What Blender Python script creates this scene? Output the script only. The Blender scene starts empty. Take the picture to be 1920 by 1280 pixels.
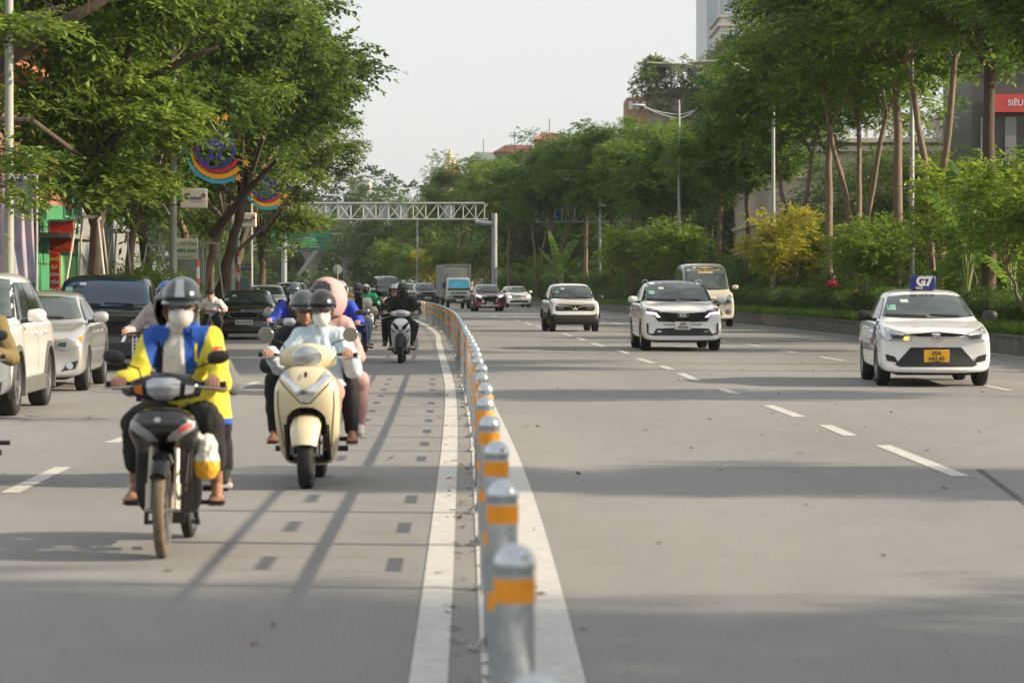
import bpy, bmesh, math, random
import numpy as np
from mathutils import Vector as V, Matrix, Euler, noise as mnoise
from mathutils.bvhtree import BVHTree

# ---------------------------------------------------------------- camera, sky, sun, exposure
SC = bpy.context.scene
COL = SC.collection
F = 5000.0      # focal length in photo pixels (1920 wide)
HZ = 537.0      # horizon row in the photo
CH = 1.52       # camera height
cam_d = bpy.data.cameras.new('camera')
cam = bpy.data.objects.new('camera', cam_d)
COL.objects.link(cam)
cam.location = (0, 0, CH)
cam.rotation_euler = (math.radians(90), 0, 0)
cam_d.sensor_width = 36
cam_d.lens = F / 1920 * 36
cam_d.shift_y = -(640 - HZ) / 1920
cam_d.clip_start = 0.5
cam_d.clip_end = 4000
cam_d.dof.use_dof = True
cam_d.dof.focus_distance = 58
cam_d.dof.aperture_fstop = 4.5
SC.camera = cam
SUN_EL = math.radians(24)
SUN_AZ = math.radians(97)     # clockwise from +Y: from the right, a touch behind the camera
w = bpy.data.worlds.new('World')
SC.world = w
w.use_nodes = True
nt = w.node_tree
sky = nt.nodes.new('ShaderNodeTexSky')
sky.sky_type = 'NISHITA'
sky.sun_disc = False
sky.sun_elevation = SUN_EL
sky.sun_rotation = SUN_AZ
sky.air_density = 1.3
sky.dust_density = 2.0
sky.ozone_density = 1.0
hsv = nt.nodes.new('ShaderNodeHueSaturation')
hsv.inputs['Saturation'].default_value = 0.30
hsv.inputs['Value'].default_value = 1.0
nt.links.new(sky.outputs[0], hsv.inputs['Color'])
veil = nt.nodes.new('ShaderNodeMix'); veil.data_type = 'RGBA'; veil.inputs[0].default_value = 0.72   # thin high haze over the whole sky
nt.links.new(hsv.outputs[0], veil.inputs[6]); veil.inputs[7].default_value = (2.80, 2.88, 2.90, 1)
nt.links.new(veil.outputs[2], nt.nodes['Background'].inputs[0])
nt.nodes['Background'].inputs[1].default_value = 0.13
sd = bpy.data.lights.new('sun', 'SUN')
sd.energy = 3.9
sd.angle = math.radians(0.9)
sd.color = (1.0, 0.83, 0.61)
sun = bpy.data.objects.new('sun', sd)
COL.objects.link(sun)
sdir = V((math.sin(SUN_AZ) * math.cos(SUN_EL), math.cos(SUN_AZ) * math.cos(SUN_EL), math.sin(SUN_EL)))
sun.rotation_euler = sdir.to_track_quat('Z', 'Y').to_euler()
sun.location = (60, -10, 60)
SC.view_settings.view_transform = 'Standard'
SC.view_settings.look = 'None'
SC.view_settings.gamma = 1.0
SC.view_settings.exposure = 1.1
SC.cycles.max_bounces = 6
SC.cycles.diffuse_bounces = 3
SC.cycles.transparent_max_bounces = 6
SC.cycles.use_denoising = True

# ---------------------------------------------------------------- helpers
def G(px, py):
    """photo pixel on the ground -> world x, y"""
    y = F * CH / (py - HZ)
    return ((px - 960) / F * y, y)

def W(px, py, y):
    return V(((px - 960) / F * y, y, CH - (py - HZ) / F * y))

MATS = {}
def mat(name, col, rough=0.5, metal=0.0, coat=0.0, var=0.0, vs=3.0, bump=0.0, bs=40.0, emis=0.0, spec=None, stretch=None, trans=0.0):
    if name in MATS: return MATS[name]
    m = bpy.data.materials.new(name); m.use_nodes = True
    n = m.node_tree.nodes; L = m.node_tree.links
    b = n['Principled BSDF']
    c4 = (col[0], col[1], col[2], 1)
    b.inputs['Base Color'].default_value = c4
    b.inputs['Roughness'].default_value = rough
    b.inputs['Metallic'].default_value = metal
    if coat: 
        b.inputs['Coat Weight'].default_value = coat; b.inputs['Coat Roughness'].default_value = 0.04
    if spec is not None: b.inputs['Specular IOR Level'].default_value = spec
    if trans: b.inputs['Transmission Weight'].default_value = trans
    if emis:
        b.inputs['Emission Color'].default_value = c4; b.inputs['Emission Strength'].default_value = emis
    if var or bump:
        tc = n.new('ShaderNodeTexCoord'); mp = n.new('ShaderNodeMapping')
        L.new(tc.outputs['Object'], mp.inputs[0])
        if stretch: mp.inputs['Scale'].default_value = stretch
    if var:
        nz = n.new('ShaderNodeTexNoise'); nz.inputs['Scale'].default_value = vs; nz.inputs['Detail'].default_value = 6
        nz.inputs['Roughness'].default_value = 0.65
        L.new(mp.outputs[0], nz.inputs[0])
        r = n.new('ShaderNodeMapRange'); r.inputs[1].default_value = .25; r.inputs[2].default_value = .75
        r.inputs[3].default_value = 1 - var; r.inputs[4].default_value = 1 + var
        L.new(nz.outputs[0], r.inputs[0])
        mx = n.new('ShaderNodeVectorMath'); mx.operation = 'SCALE'
        mx.inputs[0].default_value = col[:3]
        L.new(r.outputs[0], mx.inputs['Scale']); L.new(mx.outputs[0], b.inputs['Base Color'])
    if bump:
        nb = n.new('ShaderNodeTexNoise'); nb.inputs['Scale'].default_value = bs; nb.inputs['Detail'].default_value = 4
        L.new(mp.outputs[0], nb.inputs[0])
        bp = n.new('ShaderNodeBump'); bp.inputs['Strength'].default_value = bump; bp.inputs['Distance'].default_value = 0.02
        L.new(nb.outputs[0], bp.inputs['Height']); L.new(bp.outputs[0], b.inputs['Normal'])
    MATS[name] = m
    return m

def tag(o, label=None, cat=None, group=None, kind=None):
    if label: o['label'] = label
    if cat: o['category'] = cat
    if group: o['group'] = group
    if kind: o['kind'] = kind
    return o

def empty(name, loc=(0, 0, 0), rz=0, label=None, cat=None, group=None):
    o = bpy.data.objects.new(name, None); COL.objects.link(o)
    o.location = loc; o.rotation_euler = (0, 0, rz); o.empty_display_size = .2
    return tag(o, label, cat, group)

def mkobj(name, me, parent=None):
    o = bpy.data.objects.new(name, me); COL.objects.link(o)
    if parent is not None: o.parent = parent
    return o

def copy_tree(o, parent=None):
    c = o.copy(); COL.objects.link(c)
    if parent is not None: c.parent = parent
    for ch in list(o.children): copy_tree(ch, c)
    return c

def sering(c, a, b, n=16, e=2.0, u=V((1, 0, 0)), v=V((0, 1, 0)), ph=0):
    out = []
    for i in range(n):
        t = 2 * math.pi * i / n + ph
        ct, st = math.cos(t), math.sin(t)
        out.append(V(c) + u * (a * math.copysign(abs(ct) ** (2 / e), ct)) + v * (b * math.copysign(abs(st) ** (2 / e), st)))
    return out

class MB:
    def __init__(s): s.v = []; s.f = []; s.m = []; s.mi = 0
    def add(s, vs, fs):
        n = len(s.v); s.v += [tuple(p) for p in vs]
        s.f += [tuple(i + n for i in f) for f in fs]; s.m += [s.mi] * len(fs)
        return s
    def box(s, c, d, rz=0, M=None):
        x, y, z = d[0] / 2, d[1] / 2, d[2] / 2
        vs = [V((i * x, j * y, k * z)) for i in (-1, 1) for j in (-1, 1) for k in (-1, 1)]
        R = M if M is not None else (Matrix.Rotation(rz, 3, 'Z') if rz else None)
        if R is not None: vs = [R @ p for p in vs]
        return s.add([p + V(c) for p in vs], [(0, 1, 3, 2), (4, 6, 7, 5), (0, 4, 5, 1), (2, 3, 7, 6), (0, 2, 6, 4), (1, 5, 7, 3)])
    def bar(s, p, q, a, b=None, up=V((0, 0, 1))):
        """rectangular bar from p to q, a wide, b high"""
        p, q = V(p), V(q); b = a if b is None else b
        d = (q - p).normalized()
        sd_ = d.cross(up)
        if sd_.length < 1e-4: sd_ = d.cross(V((0, 1, 0)))
        sd_.normalize(); u2 = sd_.cross(d)
        vs = [e + sd_ * i * a / 2 + u2 * k * b / 2 for e in (p, q) for i, k in ((-1, -1), (1, -1), (1, 1), (-1, 1))]
        return s.add(vs, [(0, 3, 2, 1), (4, 5, 6, 7), (0, 1, 5, 4), (1, 2, 6, 5), (2, 3, 7, 6), (3, 0, 4, 7)])
    def rings(s, rs, cap=True, closed=False):
        n = len(rs[0]); vs = [p for r in rs for p in r]; fs = []
        K = len(rs)
        for k in range(K if closed else K - 1):
            k2 = (k + 1) % K
            for i in range(n):
                j = (i + 1) % n
                fs.append((k * n + i, k * n + j, k2 * n + j, k2 * n + i))
        if cap and not closed:
            fs.append(tuple(range(n))[::-1]); fs.append(tuple((K - 1) * n + i for i in range(n)))
        return s.add(vs, fs)
    def tube(s, pts, r, n=8, closed=False, flat=1.0):
        pts = [V(p) for p in pts]; K = len(pts)
        rr = r if isinstance(r, (list, tuple)) else [r] * K
        rs = []; pn = None
        for k in range(K):
            a = pts[(k - 1) % K] if (closed or k) else pts[k]
            b = pts[(k + 1) % K] if (closed or k < K - 1) else pts[k]
            d = (b - a).normalized()
            if pn is None:
                pn = d.cross(V((0, 0, 1)))
                if pn.length < 1e-3: pn = d.cross(V((0, 1, 0)))
            else: pn = pn - d * pn.dot(d)
            pn.normalize(); bn = d.cross(pn)
            rs.append([pts[k] + pn * (math.cos(2 * math.pi * i / n) * rr[k]) + bn * (math.sin(2 * math.pi * i / n) * rr[k] * flat) for i in range(n)])
        return s.rings(rs, closed=closed)
    def ell(s, c, r, nu=14, nv=8, M=None, z0=-1, z1=1):
        if not isinstance(r, (tuple, list)): r = (r, r, r)
        a0, a1 = math.asin(z0), math.asin(z1)
        rs = []
        for k in range(nv + 1):
            a = a0 + (a1 - a0) * k / nv
            ca, sa = max(math.cos(a), 1e-3), math.sin(a)
            ring = [V((ca * math.cos(2 * math.pi * i / nu) * r[0], ca * math.sin(2 * math.pi * i / nu) * r[1], sa * r[2])) for i in range(nu)]
            if M is not None: ring = [M @ p for p in ring]
            rs.append([p + V(c) for p in ring])
        return s.rings(rs)
    def cyl(s, p, q, r, n=20, r2=None):
        return s.tube([p, q], [r, r if r2 is None else r2], n)
    def prism(s, pts, ext):
        """planar polygon extruded by the vector ext"""
        pts = [V(p) for p in pts]; n = len(pts); e = V(ext)
        return s.add(pts + [p + e for p in pts], [tuple(range(n)), tuple(range(n, 2 * n))[::-1]] + [(i, i + n, (i + 1) % n + n, (i + 1) % n) for i in range(n)])
    def mesh(s, name, mats, smooth=35):
        me = bpy.data.meshes.new(name)
        me.from_pydata(s.v, [], s.f)
        if not isinstance(mats, (list, tuple)): mats = [mats]
        for m in mats: me.materials.append(m)
        if len(mats) > 1: me.polygons.foreach_set('material_index', s.m)
        bm = bmesh.new(); bm.from_mesh(me); bmesh.ops.recalc_face_normals(bm, faces=bm.faces); bm.to_mesh(me); bm.free()
        if smooth:
            me.polygons.foreach_set('use_smooth', [True] * len(me.polygons))
            me.set_sharp_from_angle(angle=math.radians(smooth))
        me.update()
        return me
    def build(s, name, mats, parent=None, smooth=35, bevel=0, seg=2):
        o = mkobj(name, s.mesh(name, mats, smooth), parent)
        if bevel:
            b = o.modifiers.new('b', 'BEVEL'); b.width = bevel; b.segments = seg; b.limit_method = 'ANGLE'; b.angle_limit = math.radians(40)
            b.harden_normals = False
        return o

WS = bpy.data.scenes.new('workbench')   # small scratch scene: evaluating modifiers there is quick
def evalmesh(o, name):
    here = o.name in WS.collection.objects
    if not here: WS.collection.objects.link(o)
    vl = WS.view_layers[0]; vl.update(); dg = vl.depsgraph
    me = bpy.data.meshes.new_from_object(o.evaluated_get(dg))
    me.name = name
    if not here: WS.collection.objects.unlink(o)
    return me

def text_mesh(txt, size, m, parent, M, ext=0.003, name='lettering', bold=0.0, align='CENTER', sx=1.0, shear=0.0):
    c = bpy.data.curves.new('t', 'FONT'); c.body = txt; c.size = size; c.extrude = ext; c.align_x = align; c.align_y = 'CENTER'
    c.offset = bold; c.shear = shear; c.resolution_u = 3
    o = bpy.data.objects.new('t', c)
    me = evalmesh(o, name); bpy.data.objects.remove(o)
    me.transform(Matrix.Diagonal((sx, 1, 1, 1))); me.transform(M)
    me.materials.clear(); me.materials.append(m)
    return mkobj(name, me, parent)

FRONT = Matrix(((1, 0, 0, 0), (0, 0, -1, 0), (0, 1, 0, 0), (0, 0, 0, 1)))   # text facing -Y, upright
def FT(x, y, z): return Matrix.Translation((x, y, z)) @ FRONT

def interp(pts):
    xs = np.array([p[0] for p in pts], float); ys = np.array([p[1] for p in pts], float)
    # monotone-ish smooth interpolation: linear then box smoothing
    g = np.arange(xs[0], xs[-1] + .5, .5); v = np.interp(g, xs, ys)
    k = 25; vp = np.concatenate([2 * v[0] - v[k:0:-1], v, 2 * v[-1] - v[-2:-k - 2:-1]])
    ker = np.hanning(2 * k + 1); ker /= ker.sum()
    vs = np.convolve(vp, ker, 'valid')
    return lambda z: float(np.interp(z, g, vs))

fenceX = interp([(-20, .35), (0, .12), (6.7, .0175), (8.9, -.03), (13.4, -.115), (18, -.19), (23.5, -.283), (28.3, -.373), (36.8, -.6), (53.6, -1.05), (65.3, -1.37), (81, -1.95), (95, -2.6), (107, -3.2), (121, -4.15), (145, -6.1), (165, -8.0), (187, -10.2), (210, -13), (240, -17.5), (280, -24), (330, -33), (420, -52)])
kerbR = interp([(-20, 10.8), (0, 10.8), (59, 10.9), (78, 10.6), (94, 10.0), (107, 9.3), (146, 6.7), (165, 5.3), (190, 2.8), (215, -.3), (250, -5.5), (300, -15), (420, -40)])
kerbL = interp([(-20, -8.2), (0, -8.2), (60, -8.7), (78, -9.3), (100, -10.2), (130, -12.0), (150, -14.2), (200, -20.5), (250, -30), (300, -39), (420, -62)])

def ribbon(name, xa, xb, z0, z1, h, m, step=1.0, parent=None, kind='structure'):
    """flat strip between two x(y) functions at height h"""
    ys = np.arange(z0, z1 + step * .5, step); mb = MB()
    vs = []
    for y in ys: vs += [(xa(y), y, h), (xb(y), y, h)]
    mb.add(vs, [(2 * i, 2 * i + 1, 2 * i + 3, 2 * i + 2) for i in range(len(ys) - 1)])
    o = mb.build(name, m, parent, smooth=0)
    if kind: o['kind'] = kind
    return o

def wallpath(mb, xf, z0, z1, thick, h0, h1, step=1.0):
    """solid wall following x = xf(y); thickness towards +x"""
    ys = list(np.arange(z0, z1 + step * .5, step)); rs = []
    for y in ys:
        x = xf(y); rs.append([V((x, y, h0)), V((x + thick, y, h0)), V((x + thick, y, h1)), V((x, y, h1))])
    mb.rings(rs)

# ---------------------------------------------------------------- ground, road, markings
def asphalt(name, base, k=1.0):
    m = bpy.data.materials.new(name); m.use_nodes = True
    n = m.node_tree.nodes; L = m.node_tree.links; b = n['Principled BSDF']
    tc = n.new('ShaderNodeTexCoord')
    def noise(scale, det, st=(1, 1, 1)):
        mp = n.new('ShaderNodeMapping'); mp.inputs['Scale'].default_value = st
        L.new(tc.outputs['Object'], mp.inputs[0])
        z = n.new('ShaderNodeTexNoise'); z.inputs['Scale'].default_value = scale; z.inputs['Detail'].default_value = det
        L.new(mp.outputs[0], z.inputs[0]); return z
    big = noise(.35, 5, (1.0, .18, 1)); fine = noise(60, 3); mid = noise(2.2, 6, (1, .5, 1))
    mx = n.new('ShaderNodeMath'); mx.operation = 'MULTIPLY_ADD'; mx.inputs[1].default_value = .8 * k; 
    L.new(big.outputs[0], mx.inputs[0])
    m2 = n.new('ShaderNodeMath'); m2.operation = 'MULTIPLY'; m2.inputs[1].default_value = .3 * k
    L.new(mid.outputs[0], m2.inputs[0]); L.new(m2.outputs[0], mx.inputs[2])
    m3 = n.new('ShaderNodeMath'); m3.operation = 'MULTIPLY_ADD'; m3.inputs[1].default_value = .62
    L.new(fine.outputs[0], m3.inputs[0]); L.new(mx.outputs[0], m3.inputs[2])
    cr = n.new('ShaderNodeMapRange'); cr.inputs[1].default_value = .3; cr.inputs[2].default_value = 1.0
    cr.inputs[3].default_value = .62; cr.inputs[4].default_value = 1.32
    L.new(m3.outputs[0], cr.inputs[0])
    gr = noise(85, 2); g2 = n.new('ShaderNodeMapRange'); g2.inputs[1].default_value = .3; g2.inputs[2].default_value = .7; g2.inputs[3].default_value = .78; g2.inputs[4].default_value = 1.22; L.new(gr.outputs[0], g2.inputs[0])
    wp = noise(.5, 1); vo = n.new('ShaderNodeTexVoronoi'); vo.feature = 'DISTANCE_TO_EDGE'; vo.inputs['Scale'].default_value = .16
    va = n.new('ShaderNodeVectorMath'); va.operation = 'MULTIPLY_ADD'; va.inputs[1].default_value = (1.6, 1.6, 0); L.new(wp.outputs['Color'], va.inputs[0]); L.new(tc.outputs['Object'], va.inputs[2]); L.new(va.outputs[0], vo.inputs['Vector'])
    ck = n.new('ShaderNodeMapRange'); ck.inputs[1].default_value = .0; ck.inputs[2].default_value = .0035; ck.inputs[3].default_value = 1.0; ck.inputs[4].default_value = 1; L.new(vo.outputs['Distance'], ck.inputs[0])
    q1 = n.new('ShaderNodeMath'); q1.operation = 'MULTIPLY'; L.new(g2.outputs[0], q1.inputs[0]); L.new(ck.outputs[0], q1.inputs[1])
    q2 = n.new('ShaderNodeMath'); q2.operation = 'MULTIPLY'; L.new(q1.outputs[0], q2.inputs[0]); L.new(cr.outputs[0], q2.inputs[1])
    vm = n.new('ShaderNodeVectorMath'); vm.operation = 'SCALE'; vm.inputs[0].default_value = base
    L.new(q2.outputs[0], vm.inputs['Scale']); L.new(vm.outputs[0], b.inputs['Base Color'])
    b.inputs['Roughness'].default_value = .82; b.inputs['Specular IOR Level'].default_value = .3
    bp = n.new('ShaderNodeBump'); bp.inputs['Strength'].default_value = .35; bp.inputs['Distance'].default_value = .01
    L.new(fine.outputs[0], bp.inputs['Height']); L.new(bp.outputs[0], b.inputs['Normal'])
    return m
M_road = asphalt('asphalt', (.194, .191, .185))
M_paint = mat('road_paint', (.50, .49, .46), .6, var=.22, vs=9, bump=.2, bs=80)
M_soil = mat('soil_grass', (.035, .05, .02), .95, var=.5, vs=.8, bump=.5, bs=8)
M_pave = mat('paving', (.22, .20, .175), .85, var=.2, vs=1.5, bump=.3, bs=20)
M_kerb = mat('kerb_stone', (.13, .12, .105), .85, var=.45, vs=2, bump=.3, bs=25)

gm = MB(); gm.add([(-600, -60, -.02), (700, -60, -.02), (700, 1600, -.02), (-600, 1600, -.02)], [(0, 1, 2, 3)])
tag(gm.build('ground', M_soil, smooth=0), kind='structure')
ribbon('road', lambda y: kerbL(y), lambda y: kerbR(y) + .25, -20, 400, 0.0, M_road)
ribbon('pavement', lambda y: kerbL(y) - 9, lambda y: kerbL(y) - .2, -20, 400, .13, M_pave)
kb = MB(); wallpath(kb, lambda y: kerbL(y) - .2, -20, 400, .2, -.01, .135); tag(kb.build('pavement_kerb', M_kerb), kind='structure')
ribbon('side_road', lambda y: kerbR(y) + 14, lambda y: kerbR(y) + 24, -20, 400, 0.004, M_road)
# low stone edging of the planted strip, with moulded coping
kb = MB(); wallpath(kb, lambda y: kerbR(y) + .25, -20, 400, .16, -.01, .40); wallpath(kb, lambda y: kerbR(y) + .22, -20, 400, .22, .4, .44)
o = kb.build('planter_edging', M_kerb); tag(o, kind='structure')
ribbon('planted_strip', lambda y: kerbR(y) + .4, lambda y: kerbR(y) + 13.5, -20, 400, .34, M_soil)

# painted lines
def pl(name, xf, wd, z0, z1, h=.004, step=1.0): return ribbon(name, lambda y: xf(y) - wd / 2, lambda y: xf(y) + wd / 2, z0, z1, h, M_paint, step)
leftline = interp([(-20, -.1), (0, -.2), (10.24, -.298), (16.5, -.44), (24.3, -.56), (42, -.96), (46.6, -1.14), (74, -2.05), (84, -2.3), (106, -3.45), (128, -4.95), (150, -6.75), (187, -10.45), (210, -13.3), (280, -24.4), (420, -52.4)])
pl('edge_line', leftline, .15, -5, 300)
rightline = interp([(-20, .36), (0, .30), (10.24, .215), (14.6, .17), (21, .07), (28, -.12), (37, -.38), (54, -.82), (81, -1.7), (107, -2.95), (145, -5.8), (187, -9.9), (280, -23.7), (420, -51.6)])
pl('edge_line', rightline, .15, 40, 300)
ribbon('edge_line', lambda y: fenceX(y) - .062, lambda y: rightline(y) + .075, -5, 40, .004, M_paint)
pl('edge_line', lambda y: kerbR(y) - .02, .13, -5, 300)
def dash(pts):
    (xa, ya), (xb, yb), wd = pts
    mb = MB(); d = (V((xb - xa, yb - ya, 0))).normalized(); s_ = V((d.y, -d.x, 0)) * wd / 2
    a, b = V((xa, ya, .004)), V((xb, yb, .004))
    mb.add([a - s_, a + s_, b + s_, b - s_], [(0, 1, 2, 3)])
    tag(mb.build('lane_marking', M_paint, smooth=0), kind='structure')
# right carriageway lane line 1: photo pixels of dash ends (far, near)
L1 = [((1655, 835), (1802, 893)), ((1547, 797), (1595, 817)), ((1440, 760), (1500, 782)), ((1352, 729), (1380, 738)), ((1276, 700), (1308, 714)), ((1240, 686), (1260, 693)), ((1196, 672), (1225, 681)), ((1160, 657), (1178, 663)), ((1110, 643), (1132, 650)), ((1082, 633), (1096, 638)), ((1056, 625), (1072, 630)), ((1005, 611), (1018, 615)), ((986, 605), (996, 609)), ((965, 600), (975, 603)), ((942, 596), (952, 598)), ((920, 592), (932, 594))]
for (p, q) in L1: dash((G(*p), G(*q), .15))
L2 = [((1845, 722), (1893, 732)), ((1538, 669), (1585, 677)), ((1463, 656), (1490, 661)), ((1395, 644), (1425, 649)), ((1352, 640), (1370, 643)), ((1150, 605), (1170, 609)), ((1125, 600), (1136, 603)), ((1000, 583), (1012, 585)), ((978, 582), (984, 584))]
for (p, q) in L2: dash((G(*p), G(*q), .13))
L3 = [((118, 876), (18, 924)), ((262, 812), (208, 830)), ((483, 716), (440, 730)), ((525, 694), (500, 702)), ((560, 672), (545, 677)), ((590, 655), (577, 660)), ((612, 642), (603, 646))]
for (p, q) in L3: dash((G(*p), G(*q), .14))
# tar seams and darker patches in the asphalt
M_tar = mat('tar_patch', (.075, .073, .07), .9, var=.2, vs=4, bump=.3, bs=60)
def tar(pts, wd):
    c = [G(*p) for p in pts]; mb = MB(); vs = []
    for i, (x, y) in enumerate(c):
        j = random.Random(i * 7 + int(x * 10)).uniform(-.012, .012)
        vs += [(x - wd / 2 + j, y, .003), (x + wd / 2 + j, y, .003)]
    mb.add(vs, [(2 * i, 2 * i + 1, 2 * i + 3, 2 * i + 2) for i in range(len(c) - 1)])
    tag(mb.build('tar_seam', M_tar, smooth=0), kind='structure')
tar([(1835, 880), (1900, 925), (2000, 1000)], .05)

# leaf litter and grit along the fence
def litter():
    rnd = random.Random(5); mb = MB()
    for i in range(900):
        y = 8 + 70 * rnd.random() ** 1.6; x = fenceX(y) + rnd.gauss(-.05, .16) if i < 420 else rnd.uniform(-8, 10.5)
        a = rnd.uniform(0, 6.28); l = rnd.uniform(.012, .045); c = V((x, y, .006 + rnd.random() * .01))
        d = V((math.cos(a), math.sin(a), rnd.uniform(-.1, .4))) * l; e = V((-math.sin(a), math.cos(a), rnd.uniform(-.1, .3))) * l * .5
        mb.add([c - d, c + e, c + d, c - e], [(0, 1, 2, 3)])
    o = mb.build('leaf_litter', mat('dry_leaf', (.16, .075, .03), .8, var=.5, vs=30), smooth=0); tag(o, 'dry brown leaves and grit scattered along the bollard line', 'litter', kind='stuff')
litter()

# ---------------------------------------------------------------- bollard fence
M_galv = mat('galvanised', (.56, .60, .63), .27, metal=.9, var=.18, vs=12, bump=.08, bs=30)
M_galv2 = mat('galvanised_dull', (.42, .43, .42), .5, metal=.6, var=.2, vs=6)
M_orange = mat('orange_reflector', (.90, .33, .01), .45, var=.16, vs=30)
def fence():
    root = empty('safety_fence', (0, 0, 0), 0, 'long grey bollard fence with orange bands dividing the two carriageways', 'fence')
    ys = [4.45 + 2.24 * k for k in range(86)]
    mb = MB(); mb.tube([(0, 0, .0), (0, 0, .8)], .05, 20)
    pr = [(.05, .8)] + [(.054 * math.cos(a), .822 + .054 * math.sin(a)) for a in [i * math.pi / 2 / 7 for i in range(7)]] + [(.001, .876)]
    mb.rings([sering((0, 0, z), r, r, 20) for r, z in pr])
    post_me = mb.mesh('post', M_galv)
    mb = MB(); mb.tube([(0, 0, .73), (0, 0, .79)], .0535, 20)
    band2 = MB(); band2.tube([(0, 0, .44), (0, 0, .50)], .0532, 20); band2_me = band2.mesh('reflective_band', M_orange)
    band_me = mb.mesh('reflective_band', M_orange)
    mb = MB(); mb.box((0, 0, .01), (.2, .14, .012)); mb.prism([(-.1, 0, .012), (-.05, 0, .012), (-.05, 0, .07)], (0, .01, 0)); mb.prism([(.1, 0, .012), (.05, 0, .012), (.05, 0, .07)], (0, .01, 0))
    for sx in (-1, 1): mb.tube([(sx * .08, .045, .01), (sx * .08, .045, .035)], .008, 6); mb.tube([(sx * .08, -.045, .01), (sx * .08, -.045, .035)], .008, 6)
    foot_me = mb.mesh('base_plate', M_galv2)
    for k, y in enumerate(ys):
        p = mkobj('post', post_me, root); p.location = (fenceX(y), y, 0); rl = random.Random(k * 3 + 1); p.rotation_euler = (rl.gauss(0, .006), rl.gauss(0, .008), rl.uniform(0, 6.28))
        b = mkobj('reflective_band', band_me, p); mkobj('reflective_band', band2_me, p); f = mkobj('base_plate', foot_me, p)
    for h, r, fl in ((.43, .02, 1.8), (.68, .016, 1)):
        mb = MB()
        for a, b in zip(ys[:-1], ys[1:]):
            A, B = V((fenceX(a) , a + .045, h)), V((fenceX(b), b - .045, h)); mb.tube([A, B], r, 8)
        mb.build('rail', M_galv2, root)
    for a, b in zip(ys[:-1], ys[1:]):
        m0, m1 = a + (b - a) * .34, a + (b - a) * .66; mb = MB()
        for h in (.23, .55): mb.bar((fenceX(m0), m0, h), (fenceX(m1), m1, h), .012, .034)
        for q in (m0, m1): mb.bar((fenceX(q), q, .20), (fenceX(q), q, .69), .014, .014)
        mb.build('infill_panel', M_galv2, root)
fence()
# ---------------------------------------------------------------- vegetation
def leafmat(name, c1, c2, c3=None, trans=.35):
    m = bpy.data.materials.new(name); m.use_nodes = True
    n = m.node_tree.nodes; L = m.node_tree.links; b = n['Principled BSDF']
    geo = n.new('ShaderNodeNewGeometry'); tc = n.new('ShaderNodeTexCoord')
    nz = n.new('ShaderNodeTexNoise'); nz.inputs['Scale'].default_value = .55; nz.inputs['Detail'].default_value = 3
    L.new(tc.outputs['Object'], nz.inputs[0])
    ad = n.new('ShaderNodeMath'); ad.operation = 'MULTIPLY_ADD'; ad.inputs[1].default_value = .45
    L.new(geo.outputs['Random Per Island'], ad.inputs[0])
    sc = n.new('ShaderNodeMapRange'); sc.inputs[1].default_value = .3; sc.inputs[2].default_value = .7; sc.inputs[3].default_value = 0; sc.inputs[4].default_value = .55
    L.new(nz.outputs[0], sc.inputs[0]); L.new(sc.outputs[0], ad.inputs[2])
    r = n.new('ShaderNodeValToRGB'); e = r.color_ramp.elements
    e[0].position = .1; e[0].color = (*c1, 1); e[1].position = .8; e[1].color = (*c2, 1)
    if c3: x = r.color_ramp.elements.new(.93); x.color = (*c3, 1)
    L.new(ad.outputs[0], r.inputs[0]); L.new(r.outputs[0], b.inputs['Base Color'])
    b.inputs['Roughness'].default_value = .55; b.inputs['Specular IOR Level'].default_value = .35
    tr = n.new('ShaderNodeBsdfTranslucent'); mx = n.new('ShaderNodeMixShader'); mx.inputs[0].default_value = trans
    oi = n.new('ShaderNodeObjectInfo'); vr = n.new('ShaderNodeMapRange'); vr.inputs[3].default_value = .74; vr.inputs[4].default_value = 1.28; L.new(oi.outputs['Random'], vr.inputs[0])
    hr = n.new('ShaderNodeMapRange'); hr.inputs[3].default_value = .515; hr.inputs[4].default_value = .482; L.new(oi.outputs['Random'], hr.inputs[0])
    h0 = n.new('ShaderNodeHueSaturation'); L.new(hr.outputs[0], h0.inputs['Hue']); L.new(vr.outputs[0], h0.inputs['Value']); L.new(r.outputs[0], h0.inputs['Color']); L.new(h0.outputs[0], b.inputs['Base Color'])
    hs = n.new('ShaderNodeHueSaturation'); hs.inputs['Value'].default_value = 1.5; hs.inputs['Hue'].default_value = .485
    L.new(h0.outputs[0], hs.inputs['Color']); L.new(hs.outputs[0], tr.inputs[0])
    L.new(b.outputs[0], mx.inputs[1]); L.new(tr.outputs[0], mx.inputs[2]); L.new(mx.outputs[0], n['Material Output'].inputs[0])
    return m
LF_left = leafmat('leaf_spreading', (.016, .05, .008), (.15, .245, .034), (.32, .41, .055), .4)  # leaf tones, with crown shade and highlights deepened in the ramp ends
LF_right = leafmat('leaf_street', (.032, .08, .014), (.15, .27, .04), (.24, .36, .055), .42)
LF_far = leafmat('leaf_far', (.04, .09, .02), (.13, .20, .04), (.2, .26, .06), .4)
LF_light = leafmat('leaf_light', (.09, .17, .02), (.22, .33, .04), (.32, .38, .07), .4)
LF_yel = leafmat('leaf_turning', (.18, .26, .03), (.48, .42, .04), (.75, .33, .03), .45)
LF_bush = leafmat('leaf_bush', (.03, .075, .014), (.10, .18, .028), (.18, .24, .05))
LF_hedge = leafmat('leaf_hedge', (.07, .15, .015), (.20, .34, .035), (.34, .42, .07))
LF_banana = leafmat('leaf_banana', (.07, .16, .02), (.16, .27, .04), (.3, .36, .09), .45)
M_bark = mat('bark', (.085, .06, .042), .9, var=.45, vs=5, bump=1.0, bs=14, stretch=(1, 1, .35))
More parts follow.
